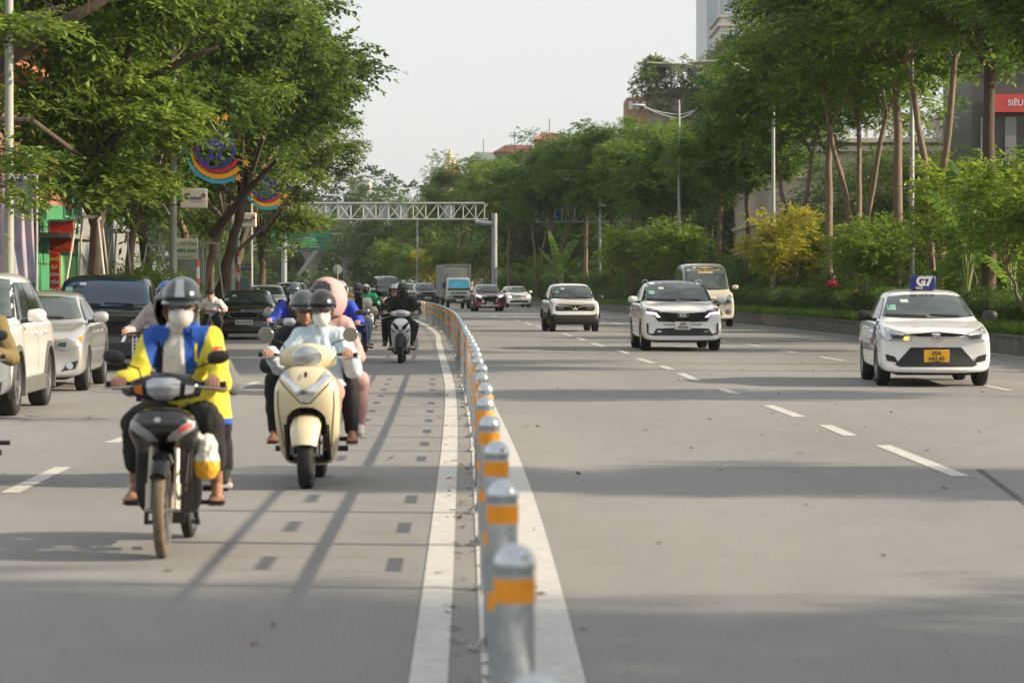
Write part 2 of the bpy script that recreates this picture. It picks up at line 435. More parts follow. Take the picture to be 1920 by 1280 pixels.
M_bark2 = mat('bark_pale', (.19, .135, .095), .85, var=.3, vs=5, bump=.8, bs=14, stretch=(1, 1, .3))

def leaves_mesh(name, centers, dirs, rng, nl, tw, ll, m, droop=.15, lw=.42, flat=.35):
    """sprays: for each centre a twig along dirs with nl leaflet pairs"""
    S = len(centers); C = np.asarray(centers, np.float32); D = np.asarray(dirs, np.float32)
    D /= np.linalg.norm(D, axis=1, keepdims=True) + 1e-6
    up = np.array([0, 0, 1], np.float32)
    side = np.cross(D, up); side /= np.linalg.norm(side, axis=1, keepdims=True) + 1e-6
    t = np.linspace(.15, 1, nl, dtype=np.float32)
    twl = tw * rng.uniform(.7, 1.3, (S, 1)).astype(np.float32)
    base = C[:, None, :] + D[:, None, :] * (t[None, :] * twl)[..., None]
    base[..., 2] -= (t[None, :] ** 2) * droop * twl * 1.5
    out = []
    for s_ in (-1, 1):
        ld = side[:, None, :] * s_ + D[:, None, :] * .6 + rng.normal(0, flat, (S, nl, 3)).astype(np.float32)
        ld[..., 2] -= .25
        ld /= np.linalg.norm(ld, axis=2, keepdims=True)
        nrm = np.array([0, 0, 1], np.float32) + rng.normal(0, .38, (S, nl, 3)).astype(np.float32)
        wv = np.cross(ld, nrm); wv /= np.linalg.norm(wv, axis=2, keepdims=True) + 1e-6
        L_ = (ll * rng.uniform(.65, 1.25, (S, nl, 1))).astype(np.float32)
        p0 = base; p2 = base + ld * L_
        mid = base + ld * L_ * .5; 
        p1 = mid + wv * L_ * lw * .5; p3 = mid - wv * L_ * lw * .5
        out.append(np.stack([p0, p1, p2, p3], 2).reshape(-1, 3))
    P = np.concatenate(out); n = len(P) // 4
    me = bpy.data.meshes.new(name)
    me.vertices.add(4 * n); me.loops.add(4 * n); me.polygons.add(n)
    me.vertices.foreach_set('co', P.ravel()); me.loops.foreach_set('vertex_index', np.arange(4 * n, dtype=np.int32))
    me.polygons.foreach_set('loop_start', np.arange(0, 4 * n, 4, dtype=np.int32)); me.polygons.foreach_set('loop_total', np.full(n, 4, np.int32))
    me.materials.append(m); me.update(calc_edges=True)
    return me

def crown(name, seed, R, zc, H, nc, ns, nl, tw, ll, m, flat=.45, cr=.3, shell=.55, lw=.42, umb=False):
    """clumped crown: nc clumps in an ellipsoid (radius R, half height H, centred at zc) with ns sprays each"""
    rng = np.random.default_rng(seed); cs = []; ds = []; clumps = []
    for i in range(nc):
        while True:
            p = rng.uniform(-1, 1, 3); r = np.linalg.norm(p)
            if shell < r < 1 and p[2] > -.95 and (not umb or math.hypot(p[0], p[1]) < .25 + .62 * (p[2] + .95)): break
        p = p * (1 + .12 * rng.normal())
        clumps.append(p)
        c = np.array([p[0] * R, p[1] * R, zc + p[2] * H]); rr = R * cr * rng.uniform(.6, 1.35)
        k = int(ns * rng.uniform(.6, 1.4))
        q = rng.normal(0, 1, (k, 3)); q /= np.linalg.norm(q, axis=1, keepdims=True); q *= rng.uniform(.35, 1.0, (k, 1))
        pos = c + q * np.array([rr, rr, rr * flat])
        d = q * np.array([1, 1, .35]) + np.array([p[0], p[1], .12]) * .7 + rng.normal(0, .25, (k, 3))
        cs.append(pos); ds.append(d)
    me = leaves_mesh(name, np.concatenate(cs), np.concatenate(ds), rng, nl, tw, ll, m, lw=lw)
    return me, [np.array([p[0] * R, p[1] * R, zc + p[2] * H]) for p in clumps]

def trunk_mesh(name, seed, zf, r0, targets, m, lean=(0, 0), wob=.06, nlimb=9, stems=1, spread=.5):
    rnd = random.Random(seed); mb = MB()
    tg = sorted(targets, key=lambda p: rnd.random())[:nlimb * 3]
    tops = []
    for s_ in range(stems):
        a = 6.28 * s_ / stems + rnd.random(); off = 0 if stems == 1 else r0 * .8
        bx, by = math.cos(a) * off, math.sin(a) * off
        pts = []; rr = []; N = 9
        for k in range(N):
            t = k / (N - 1); z = zf * t * (1 if s_ == 0 else rnd.uniform(.92, 1))
            ex = (math.cos(a) * spread * t * t if stems > 1 else 0)
            ey = (math.sin(a) * spread * t * t if stems > 1 else 0)
            pts.append((bx + lean[0] * t + ex + rnd.uniform(-wob, wob) * (t > 0), by + lean[1] * t + ey + rnd.uniform(-wob, wob) * (t > 0), z - .1 * (k == 0)))
            rr.append(r0 * (1.35 if k == 0 else 1.08 - .38 * t) / (1 if stems == 1 else 1.35))
        mb.tube(pts, rr, 10); tops.append((V(pts[-1]), rr[-1]))
    for i in range(min(nlimb, len(tg))):
        top, r = tops[i % len(tops)]; e = V(tg[i]); 
        a = top; mid = a.lerp(e, .5) + V((rnd.uniform(-.4, .4), rnd.uniform(-.4, .4), rnd.uniform(-.1, .5)))
        mb.tube([a - V((0, 0, .15)), a.lerp(mid, .5), mid, mid.lerp(e, .6), e], [r * .6, r * .5, r * .36, r * .22, r * .08], 7)
        for j in range(2):
            if nlimb + 2 * i + j < len(tg):
                e2 = V(tg[nlimb + 2 * i + j])
                if (e2 - mid).length < 6: mb.tube([mid, mid.lerp(e2, .5) + V((0, 0, .2)), e2], [r * .28, r * .2, r * .05], 5)
    return mb.mesh(name, m, 60)

class Proto: pass
def proto(kind, seed, m, R, zc, H, nc, ns, nl, tw, ll, zf, r0, bark, lean=(0, 0), nlimb=9, stems=1, spread=.5, **kw):
    p = Proto(); p.crown, cl = crown('crown', seed, R, zc, H, nc, ns, nl, tw, ll, m, **kw)
    p.trunk = trunk_mesh('trunk', seed, zf, r0, cl, bark, lean, nlimb=nlimb, stems=stems, spread=spread)
    p.kind = kind
    return p
def plant(p, x, y, label, cat='tree', group=None, s=1.0, rz=0.0, z=0.0, name=None, sx=1.0):
    r = empty(name or p.kind, (x, y, z), rz, label, cat, group); r.scale = (s * sx, s * sx, s)
    mkobj('trunk', p.trunk, r); mkobj('crown', p.crown, r)
    return r

# left: spreading trees with feathery leaves hanging over the parked cars
PL = [proto('spreading_tree', 11, LF_left, 5.2, 8.1, 4.7, 108, 60, 6, .72, .26, 4.3, .22, M_bark, lean=(.5, -.3), nlimb=12, cr=.17, shell=.3, flat=.26, umb=True),
      proto('spreading_tree', 12, LF_left, 5.0, 8.0, 4.6, 108, 60, 6, .72, .26, 3.6, .22, M_bark2, lean=(.3, .4), nlimb=12, stems=2, spread=.9, cr=.17, shell=.3, flat=.26, umb=True),
      proto('spreading_tree', 13, LF_left, 4.6, 8.1, 4.4, 96, 60, 6, .70, .26, 4.0, .19, M_bark, lean=(.9, -.6), nlimb=11, cr=.18, shell=.3, flat=.26, umb=True)]
lt = [ # proto, x, y, s, rz, sx, label
 (0, -9.6, 60, 1.0, .4, .78, 'leaning brown street tree behind the black parked four-wheel-drive, in a steel tripod'),
 (1, -11.2, 77, 1.0, 2.0, .85, 'forked dark tree with a red board behind it, beside the globe lamp'),
 (0, -11.4, 85, 1.02, 4.1, .85, 'reddish bare-barked tree rising beside the globe lamp'),
 (2, -10.5, 93, 1.08, .3, 1.0, 'knobbly tree with a limb reaching over the road past the bank signs'),
 (1, -12.3, 103, 1.14, 5.0, 1.0, 'tall spreading tree whose crown stands out against the sky'),
 (2, -12.6, 117, 1.1, 1.3, .95, 'spreading tree just beyond the second bank sign'),
 (0, -13.0, 140, .92, 2.6, 1.0, 'smaller round tree at the far end of the left tree row'),
 (1, -18.5, 86, 1.15, .9, 1.0, 'dark leafy tree tucked behind the buffet sign'),
 (0, -21.0, 100, 1.15, 3.9, 1.0, 'dark leafy tree set back from the kerb near the street name plates'),
 (2, -15.8, 60, 1.2, 3.3, .9, 'dark tree shading the green shop front'),
 (1, -12.5, 49, 1.0, 1.4, .8, 'tree at the left edge sending a long branch over the grey pole'),
 (2, -14.6, 129, .9, 2.2, .9, 'low round tree at the left kerb before the far bend'),
]
for i, (k, x, y, s, rz, sx, lb) in enumerate(lt):
    plant(PL[k], x, y, lb, 'tree', 'spreading trees along the left pavement', s, rz, .1, sx=sx)

def glued(name, me, root):
    o = mkobj(name, me, root); bpy.context.view_layer.update(); o.matrix_parent_inverse = root.matrix_world.inverted(); return o
def low_sprays(root, spots, y, seed, n=26, sp=.5, ll=.2):
    rng = np.random.default_rng(seed); cs = []; ds = []; mb = MB(); b0 = V((root.location.x, root.location.y, 4.2))
    for (px, py) in spots:
        c = W(px, py, y + rng.uniform(-.6, .6)); q = rng.normal(0, 1, (n, 3)); q /= np.linalg.norm(q, axis=1, keepdims=True)
        cs.append(np.array(c) + q * np.array([sp, sp, sp * .22])); ds.append(q * np.array([1, 1, .2]) + np.array([.5, -.3, -.1]))
        mb.tube([b0, b0.lerp(c, .5) + V((0, 0, .3)), c], [.05, .03, .012], 6)
    glued('low_sprays', leaves_mesh('low_sprays', np.concatenate(cs), np.concatenate(ds), rng, 7, .6, ll, LF_left, lw=.4), root); glued('limb', mb.mesh('limb', M_bark), root)
tr = {o.name: o for o in bpy.data.objects}
T0 = tr['spreading_tree']; T10 = [o for o in bpy.data.objects if o.name.startswith('spreading_tree') and abs(o.location.y - 49) < .1][0]
low_sprays(T0, [(120, 335), (165, 322), (205, 328), (240, 318), (268, 332), (215, 300), (235, 345), (190, 350), (100, 348), (265, 205), (300, 235), (330, 215), (275, 250), (310, 200), (350, 250)], 58, 5, 24, .42)
low_sprays(T10, [(5, 285), (30, 300), (55, 292), (12, 345), (0, 372), (30, 40), (58, 35), (10, 30), (75, 50)], 45, 6, 20, .34, .17)
mb = MB(); mb.tube([W(-60, 190, 47), W(-10, 132, 47), W(50, 86, 46.5), W(110, 45, 46), W(178, 10, 46), W(240, -30, 46)], [.17, .15, .13, .11, .09, .06], 10); glued('limb', mb.mesh('limb', M_bark), T10); mb = MB(); mb.tube([W(-10, 80, 46), W(40, 50, 46), W(80, 22, 46), W(122, 12, 46)], [.09, .07, .055, .04], 8); glued('limb', mb.mesh('limb', M_bark), T10); mb = MB(); mb.tube([W(-40, 225, 52), W(60, 225, 52), W(110, 262, 55), W(158, 298, 59)], [.05, .05, .05, .06], 8)
glued('limb', mb.mesh('limb', M_bark), T10)
# long limb of the first tree reaching right, and the low one under the roundel
mb = MB(); mb.tube([W(195, 215, 60), W(235, 168, 60), W(300, 138, 59.5), (W(350, 110, 59)), W(410, 88, 59)], [.13, .11, .09, .07, .04], 8); glued('limb', mb.mesh('limb', M_bark), T0)
T3 = [o for o in bpy.data.objects if o.name.startswith('spreading_tree') and abs(o.location.y - 93) < .1][0]
mb = MB(); mb.tube([W(398, 440, 92), W(430, 400, 91), W(452, 372, 90), W(480, 340, 89), W(520, 300, 88)], [.17, .14, .12, .1, .06], 8); glued('limb', mb.mesh('limb', M_bark), T3); mb = MB(); mb.tube([W(440, 475, 91), W(500, 420, 92), W(540, 370, 93)], [.07, .06, .04], 7); glued('limb', mb.mesh('limb', M_bark), T3)

# right: tall straight street trees in the planted strip
PR = [proto('street_tree', 21, LF_right, 3.7, 11.3, 3.1, 96, 50, 6, .58, .22, 8.4, .175, M_bark2, nlimb=10, cr=.27, flat=.45, shell=.3),
      proto('street_tree', 22, LF_right, 3.6, 11.2, 3.2, 96, 50, 6, .58, .22, 8.0, .17, M_bark2, nlimb=9, stems=2, spread=.9, cr=.27, flat=.45, shell=.3),
      proto('street_tree', 23, LF_right, 3.8, 11.0, 3.3, 96, 50, 6, .58, .22, 7.6, .16, M_bark2, nlimb=9, stems=3, spread=1.2, cr=.27, flat=.45, shell=.3),
      proto('street_tree', 24, LF_right, 3.6, 10.6, 3.6, 90, 50, 6, .55, .22, 7.2, .21, M_bark, nlimb=9, cr=.28, flat=.45, shell=.3)]
rt = [(3, 72, 1.0, 'thick dark-trunked tree nearest on the right, just right of the broad banana-like leaves'),
 (1, 81, 1.02, 'tall twin-stemmed tree left of the thick dark trunk, beside the lamp post'),
 (0, 90, 1.03, 'straight pale-trunked tree standing just left of the second lamp post'),
 (2, 99, 1.0, 'tree with three slender stems fanning out between two straight trunks'),
 (0, 109, .98, 'straight sunlit trunk rising above the minibus side of the hedge'),
 (1, 121, .92, 'slender tree rising through the yellow-leaved sapling'),
 (3, 132, .82, 'dark slender tree left of the yellow-leaved sapling'),
 (0, 143, .74, 'tree with a lamp post close on its left'),
 (2, 154, .72, 'bushy tall tree just beyond the double-armed lamp'),
 (1, 166, .80, 'tall tree above the blue route sign of the far gantry'),
 (3, 178, .84, 'dense tree right of the fan palm cluster'),
 (0, 190, .88, 'tall dense tree halfway along the right-hand row'),
 (2, 203, .88, 'tall dense tree just right of the steel gantry column'),
 (1, 216, .86, 'tree whose crown touches the end of the steel gantry'),
 (0, 229, .86, 'rounded tree behind the gantry column'),
 (3, 243, .88, 'rounded tree beneath the golden spire'),
 (2, 258, .95, 'last tree of the right-hand row before the bend')]
for i, (k, y, s, lb) in enumerate(rt):
    x = ((1855, 1757, 1682, 1612, 1555, 1490, 1402, 1350, 1256, 1208, 1148)[i] - 960) / F * y if i < 11 else kerbR(y) + 2.3 + (.25 if i % 2 else -.2)
    plant(PR[k], x, y, lb, 'tree', 'tall street trees in the planted strip', s, i * 1.7, .3)
# the same row goes on towards the camera; outside the frame, seen only through the shade on the road
for i, y in enumerate([(59, .8), (51.5, .7), (36, .46), (19.6, .46), (9.6, .82), (4.2, .8), (-3, .9), (47, .75)]):
    y, sc_ = y
    plant(PR[(i * 3 + 2) % 4], 13.2 + (i % 3) * .4, y, 'street tree nearer than the edge of the view on the right, shading the road', 'tree', 'tall street trees in the planted strip', sc_, i * 2.1, .3)
# second row, further from the road
n2 = ['first from the near end', 'second from the near end', 'third from the near end', 'fourth from the near end', 'fifth from the near end', 'sixth from the near end', 'seventh from the near end', 'eighth from the near end', 'ninth from the near end', 'tenth from the near end', 'eleventh from the near end', 'twelfth from the near end', 'thirteenth from the near end', 'fourteenth from the near end', 'fifteenth from the near end']
for i in range(5, 12):
    y = 98 + i * 14.5; x = kerbR(y) + 10.5 + (i % 3) * 1.1
    plant(PR[(i * 3 + 1) % 4], x, y, 'tree of the shaded second row behind the hedge, %s' % n2[i - 5], 'tree', 'second row of trees behind the hedge', .84 + .05 * (i % 3), i * 2.3, .3, sx=1.1)
# big trees across the side road (behind), darker and denser
PF = [proto('park_tree', 31, LF_far, 6.2, 7.2, 5.6, 110, 40, 5, .7, .30, 4.0, .3, M_bark, nlimb=9, cr=.26, shell=.45, flat=.6),
      proto('park_tree', 32, LF_far, 5.6, 6.8, 5.4, 100, 40, 5, .7, .30, 3.6, .28, M_bark, nlimb=9, cr=.28, shell=.45, flat=.6)]
far = [(19.5, 92), (20.5, 97, .55), (19, 88, .46), (24, 112, .66), (19.5, 118, .6), (22, 132, .68), (18.5, 140, .7), (20, 152, .7), (18, 175, .85), (13.5, 200, 1.0), (9, 226, .9), (2, 252, .95), (-6, 276, 1.0), (-14, 296, .95), (-25, 318, .95), (-38, 330, .95), (-52, 338, .9),
       (-24, 72, .62), (-25, 84, .66), (-26, 97, .7), (-27, 112, .75), (-29, 128, .8), (-33, 150, .8), (-36, 172, .8), (30, 150, .85), (28, 180, 1.0), (22, 214, 1.0), (15, 246, 1.1), (4, 284, 1.0), (-9, 314, 1.0), (-64, 345, 1.0), (-45, 262, .7), (-52, 285, .75), (-40, 232, .62), (-33, 204, .6)]
plant(PF[0], 14.6, 7.6, 'broad tree beyond the near right edge of the view, shading the foreground', 'tree', 'broad park trees beyond the road', .62, .4, .3)
plant(PF[1], 15.2, 1.5, 'broad tree beyond the near right edge of the view, shading the foreground', 'tree', 'broad park trees beyond the road', .62, 1.4, .3)
ordn = ['first', 'second', 'third', 'fourth', 'fifth', 'sixth', 'seventh', 'eighth', 'ninth', 'tenth', 'eleventh', 'twelfth', 'thirteenth', 'fourteenth', 'fifteenth', 'sixteenth', 'seventeenth', 'eighteenth', 'nineteenth', 'twentieth', 'twenty-first', 'twenty-second', 'twenty-third', 'twenty-fourth'] + ['twenty-fifth', 'twenty-sixth', 'twenty-seventh', 'twenty-eighth', 'twenty-ninth', 'thirtieth', 'thirty-first', 'thirty-second', 'thirty-third', 'thirty-fourth', 'thirty-fifth', 'thirty-sixth', 'thirty-seventh', 'thirty-eighth', 'thirty-ninth']
far_s = sorted(far[1:], key=lambda t: t[0] / t[1])
for i, t in enumerate(far_s):
    x, y, s = t
    plant(PF[i % 2], x, y, 'broad dark tree of the distant belt, %s from the left' % ordn[i], 'tree', 'broad park trees beyond the road', s, i * 1.9, 0)
# wooded rise far beyond the bend
rng = np.random.default_rng(77); cs = []; ds = []
for i in range(90):
    x = rng.uniform(-75, -18); y = rng.uniform(430, 470); h = 15 + 4.5 * math.exp(-((x + 22) / 9) ** 2) + 3 * math.exp(-((x + 31) / 6) ** 2)
    c = np.array([x, y, h * rng.uniform(.2, .92)]); q = rng.normal(0, 1, (60, 3)); q /= np.linalg.norm(q, axis=1, keepdims=True)
    cs.append(c + q * np.array([4, 4, 2.6])); ds.append(q)
me = leaves_mesh('distant_woods', np.concatenate(cs), np.concatenate(ds), rng, 4, 1.2, .9, LF_far, lw=.6)
o = mkobj('distant_woods', me); tag(o, 'wooded rise seen small above the steel gantry', 'woods', kind='stuff')

# small trees and shrubs between the trunks
PS = [proto('small_tree', 41, LF_light, 1.5, 2.6, 1.15, 46, 26, 5, .32, .15, 1.5, .06, M_bark2, nlimb=8, stems=2, spread=.5, cr=.34, shell=.25, flat=.6),
      proto('small_tree', 42, LF_yel, 1.45, 2.7, 1.1, 46, 24, 5, .32, .15, 1.5, .06, M_bark2, nlimb=8, stems=2, spread=.5, cr=.34, shell=.25, flat=.6),
      proto('shrub', 43, LF_bush, 1.7, 1.35, 1.25, 48, 32, 5, .34, .14, .5, .06, M_bark, nlimb=6, cr=.36, shell=.2, flat=.75),
      proto('shrub', 44, LF_light, 1.7, 1.35, 1.25, 48, 26, 5, .34, .15, .5, .06, M_bark, nlimb=6, cr=.36, shell=.2, flat=.75)]
st = [(0, 12.2, 63, 1.2, 'bright green sapling at the right edge, close to the taxi', 0), (1, 14.2, 74, 1.15, 'sapling with orange-tinged leaves near the right edge', 1), (0, 13.4, 77.5, 1.3, 'leafy bright green sapling behind the thick dark trunk', 0),
      (0, 12.0, 88.5, .95, 'bright sapling beside the broad banana-like leaves', 0), (0, 13.5, 95, .98, 'light green sapling in front of the straight pale trunk', 0), (0, 13.9, 104, .95, 'light green sapling between the three-stemmed tree and the sunlit trunk', 0),
      (1, 11.7, 115, 1.22, 'sapling with yellow and orange leaves above the hedge', 1), (0, 12.6, 119, 1.1, 'green-topped sapling just behind the yellow one', 0), (0, 8.6, 140, 1.25, 'light green sapling left of the double-armed lamp post', 0), (0, 7.0, 158, 1.3, 'light green sapling beneath the blue route sign', 0),
      (0, -2.5, 258, 1.5, 'light green sapling behind the truck', 0), (0, -6.5, 262, 1.55, 'pale green sapling behind the truck box', 0), (0, -12, 270, 1.6, 'pale green sapling left of the truck', 0), (1, -8.5, 268, 1.3, 'yellowish sapling left of the truck', 1), (0, -30, 285, 1.4, 'pale sapling by the footbridge stairs', 0)]
for (k, x, y, s, lb, kk) in st: plant(PS[k], x, y, lb, 'small tree', 'saplings in the planted strip' if y < 200 else 'saplings at the far bend', s, x, .3)
rnd = random.Random(9); k = 0; shr = []
for y in list(np.arange(64, 250, 4.6)):
    shr.append((kerbR(y) + 3.6 + rnd.uniform(-.4, .9), y, rnd.uniform(.8, 1.0) * (.7 if y < 125 else 1.0)))
for y in list(np.arange(84, 250, 6.5)):
    shr.append((kerbR(y) + 6.5 + rnd.uniform(-.6, .6), y, rnd.uniform(1.0, 1.3) * (.75 if y < 125 else 1.0)))
for (x, y) in [(-10, 268), (-14, 272), (-19, 276), (-24, 280), (-29, 284), (-34, 287), (-40, 290), (-46, 294), (-52, 298), (-38, 248), (-36, 226), (-31, 206), (-10.9, 73), (-10.4, 74.5), (-9.9, 76.5), (-10.6, 79), (-12.8, 88)]:
    shr.append((x, y, rnd.uniform(.95, 1.25) if x < -13 else .72))
for i, (x, y, s) in enumerate(shr):
    o = plant(PS[3] if (x < -9 and y < 90) else PS[2], x, y, None, 'shrub', None, s, i * 1.3, .28 if x > kerbR(y) else 0)
    if x < -9 and y < 90: o['label'] = 'leafy green shrub on the left pavement behind the black parked cars'; o['group'] = 'pavement shrubs behind the parked cars'
    elif x < kerbR(y): o['label'] = 'dark green shrub massed at the foot of the trees at the far bend'; o['group'] = 'shrubs massed at the far bend'
    else: o['label'] = 'dark green shrub massed behind the clipped hedge on the right'; o['group'] = 'shrubs massed behind the clipped hedge'

# hedge and clipped ground cover on the planted strip
def hedgeleaf(name, z0, z1, off0, off1, h0, h1, n, ll, m, label, seed, lump=0):
    rng = np.random.default_rng(seed); u = rng.random(n) ** 1.3; y = z0 + (z1 - z0) * u
    x = np.array([kerbR(v) for v in y]); t = rng.random(n)
    face = rng.random(n)
    top = h1 + lump * np.sin(y * .9) * np.sin(y * .37 + 1) + lump * .6 * np.sin(y * 2.7)
    xx = np.where(face < .45, off0 + rng.normal(0, .05, n), off0 + (off1 - off0) * t)
    zz = np.where(face < .45, h0 + (top - h0) * t, top + rng.normal(0, .03 + lump * .4, n))
    C = np.stack([x + xx, y, zz], 1); D = np.stack([-.5 + rng.normal(0, .5, n), -.3 + rng.normal(0, .6, n), .5 + rng.normal(0, .3, n)], 1)
    me = leaves_mesh(name, C, D, rng, 3, ll * 1.6, ll, m, lw=.4, droop=0)
    root = empty(name, (0, 0, 0), 0, label, 'hedge')
    mkobj('foliage', me, root)
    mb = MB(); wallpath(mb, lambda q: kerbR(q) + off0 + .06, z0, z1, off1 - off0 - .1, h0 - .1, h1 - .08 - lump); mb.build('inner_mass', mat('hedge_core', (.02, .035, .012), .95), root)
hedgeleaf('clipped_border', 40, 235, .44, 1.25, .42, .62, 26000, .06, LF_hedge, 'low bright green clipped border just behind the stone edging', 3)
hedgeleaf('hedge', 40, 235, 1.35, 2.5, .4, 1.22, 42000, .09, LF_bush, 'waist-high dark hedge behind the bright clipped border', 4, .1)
# white and red blossoms scattered on the hedge
rb = random.Random(8); bl = []
for kk, (mcol, nn, lb) in enumerate([((.75, .75, .6), 150, 'tiny pale blossoms speckling the hedge'), ((.6, .05, .04), 14, 'few red blossoms on the hedge left of the taxi')]):
    mb = MB()
    for i in range(nn):
        y = rb.uniform(58, 150) if kk == 0 else rb.uniform(84, 96); c = (kerbR(y) + 1.32 + rb.uniform(-.04, .3), y, rb.uniform(.85, 1.32))
        r = .02 if kk == 0 else .05
        for q in range(3): mb.add([V(c) + V((rb.uniform(-r, r) * 2, rb.uniform(-r, r), rb.uniform(-r, r) * 2)) for _ in range(3)], [(0, 1, 2)])
    tag(mb.build('blossom', mat('blossom%d' % kk, mcol, .7), smooth=0), lb, 'blossom', kind='stuff')

# broad-leaved traveller's palm and fan palms
def blade(mb, base, az, L, wd, rise, droop, n=9, split=0, rnd=None):
    """one broad arching leaf blade with a stalk"""
    d = V((math.cos(az), math.sin(az), 0)); s_ = V((-d.y, d.x, 0)); c = []
    st = base + d * L * .12 + V((0, 0, rise * .45))
    mb.mi = 1; mb.tube([base, base.lerp(st, .5) + V((0, 0, .05)), st], [.035, .03, .022], 6); mb.mi = 0
    for k in range(n + 1):
        t = k / n; p = st + d * L * .88 * (t ** 1.25) * .8 + V((0, 0, rise * .55 * t * 1.6 - droop * t * t)); wk = wd * math.sin(math.pi * min(1, t * .93 + .05)) ** .6
        c.append((p, wk))
    for k in range(n):
        (p, a), (q, b) = c[k], c[k + 1]; gap = .12 if split else 0
        for sg in (-1, 1):
            o_ = s_ * sg; dz = V((0, 0, -.22 * wd)); 
            q2 = p.lerp(q, 1 - gap)
            mb.add([p, p + o_ * a + dz * (a / wd), q2 + o_ * b + dz * (b / wd) * (1.1 if rnd is None else rnd.uniform(.6, 2.2)), q2], [(0, 1, 2, 3)])
def broadpalm(x, y, label, seed, n=11, L=2.2, wd=.34, rise=2.4, stem=.9):
    rnd = random.Random(seed); r = empty('banana_plant', (x, y, .3), 0, label, 'banana plant', 'broad-leaved banana plants')
    mb = MB(); mb.tube([(0, 0, 0), (.05, 0, stem * .6), (0, .03, stem)], [.16, .13, .1], 10); mb.build('stem', mat('banana_stem', (.16, .17, .05), .7, var=.3, vs=6), r)
    mb = MB()
    for i in range(n):
        az = rnd.uniform(0, 6.28); rs = rise * rnd.uniform(.45, 1.15)
        blade(mb, V((0, 0, stem * rnd.uniform(.7, 1))), az, L * rnd.uniform(.5, .9), wd * rnd.uniform(.7, 1.1), rs, L * rnd.uniform(.1, .7), split=1, rnd=rnd)
    mb.build('leaves', [LF_banana, mat('banana_stalk', (.2, .26, .07), .6)], r, smooth=60)
broadpalm(12.2, 71.5, 'large banana plant with tall upright leaves left of the thick dark trunk', 3, 14, 2.4, .36, 2.9, 1.2)
broadpalm(11.9, 75, 'banana plant with torn drooping leaves beside the larger one', 4, 10, 2.1, .3, 2.2, .8)
broadpalm(13.1, 70, 'upright banana plant partly hidden behind the thick dark trunk', 5, 9, 2.0, .3, 2.6, 1.0)
broadpalm(3.6, 196, 'dark banana clump by the gantry column', 6, 12, 3.0, .4, 3.2, 1.2)
def fanpalm(x, y, label, seed, n=14, L=3.0, h=1.5, z=0.3):
    rnd = random.Random(seed); r = empty('palm_tree', (x, y, z), 0, label, 'palm', 'feather palms at the far bend')
    mb = MB(); mb.tube([(0, 0, 0), (.1, 0, h * .5), (0, 0, h)], [.2, .16, .14], 10); mb.build('trunk', M_bark, r)
    mb = MB()
    for i in range(n):
        az = rnd.uniform(0, 6.28); e = rnd.uniform(.5, 1.35); d = V((math.cos(az) * math.cos(e), math.sin(az) * math.cos(e), math.sin(e))); s_ = V((-math.sin(az), math.cos(az), 0)); prev = V((0, 0, h))
        for k in range(1, 13):
            t = k / 12; p = V((0, 0, h)) + d * L * t + V((0, 0, -L * .45 * t * t)); mb.tube([prev, p], .018, 4)
            for sg in (-1, 1):
                l = .55 * math.sin(math.pi * (.15 + .8 * t)); a = p + s_ * sg * l + (p - prev) * .8 + V((0, 0, -.18)); mb.add([p, p.lerp(a, .5) + (p - prev) * .14, a, p.lerp(a, .5) - (p - prev) * .14], [(0, 1, 2, 3)])
            prev = p
    mb.build('fronds', LF_light, r, smooth=0)
fanpalm(-11.5, 262, 'tall yellow-green feather palm left of the truck', 1, 18, 4.2, 2.2)
fanpalm(-4.2, 258, 'feather palm directly behind the truck', 2, 14, 3.6, 1.8)
fanpalm(-20, 272, 'feather palm behind the dark van', 3, 14, 3.2, 1.6)
fanpalm(1.9, 205, 'dark feather palm arching near the gantry column', 4, 14, 3.2, 2.2)
# ---------------------------------------------------------------- street furniture, signs, buildings
M_pole = mat('pole_grey', (.36, .37, .35), .5, metal=.3, var=.15, vs=3)
M_white = mat('white_steel', (.62, .63, .62), .45, var=.08, vs=4)
M_gan = mat('gantry_grey', (.40, .42, .41), .5, var=.1, vs=1)
M_dark = mat('dark_fitting', (.03, .03, .03), .6)
M_wood = mat('prop_pole', (.5, .47, .40), .7, var=.25, vs=5, stretch=(1, 1, .2))

def lamp_post(x, y, label, h=11.1, arms=((-1, 1.9), (1, 1.1)), base=.3):
    r = empty('street_lamp', (x, y, base), 0, label, 'street lamp', 'street lamps')
    h -= base
    mb = MB(); mb.tube([(0, 0, 0), (0, 0, 1.2), (0, 0, h - .6), (0, 0, h + .35)], [.12, .1, .06, .045], 12); mb.box((0, 0, .02), (.4, .4, .04)); mb.build('pole', M_pole, r)
    for sg, L in arms:
        mb = MB()
        for dz in (0, -.22):
            pts = [(sg * L * t, 0, h - .42 + dz * (1 - t) + .42 * t * t * (1 if sg < 0 else 1)) for t in (0, .25, .5, .75, 1)]
            mb.tube(pts, .025, 8)
        mb.build('arm', M_white, r)
        mb = MB(); c = V((sg * (L + .25), 0, h + .06)); mb.rings([sering(c + V((sg * t, 0, sg * 0)), a * .16, a * .07, 12, 2.5, V((0, 1, 0)), V((0, 0, 1))) for t, a in ((-.35, .4), (-.25, .9), (0, 1.1), (.3, 1), (.4, .5))])
        mb.build('lamp_head', M_white, r)
lamp_post(13.35, 89, 'grey lamp post rising between the tall trunks at the right')
lamp_post(11.37, 116, 'lamp post whose pale blue head shows beside the white tower', arms=((-1, 1.5), (1, 1.5)))
lamp_post(8.9, 142, 'double-armed lamp post standing clear against the sky above the hedge')
lamp_post(6.2, 188, 'thin pale lamp post half hidden in the foliage right of the gantry', 9.0)
lamp_post(-9.3, 262, 'far lamp post with its head just above the gantry beam', 10.6)

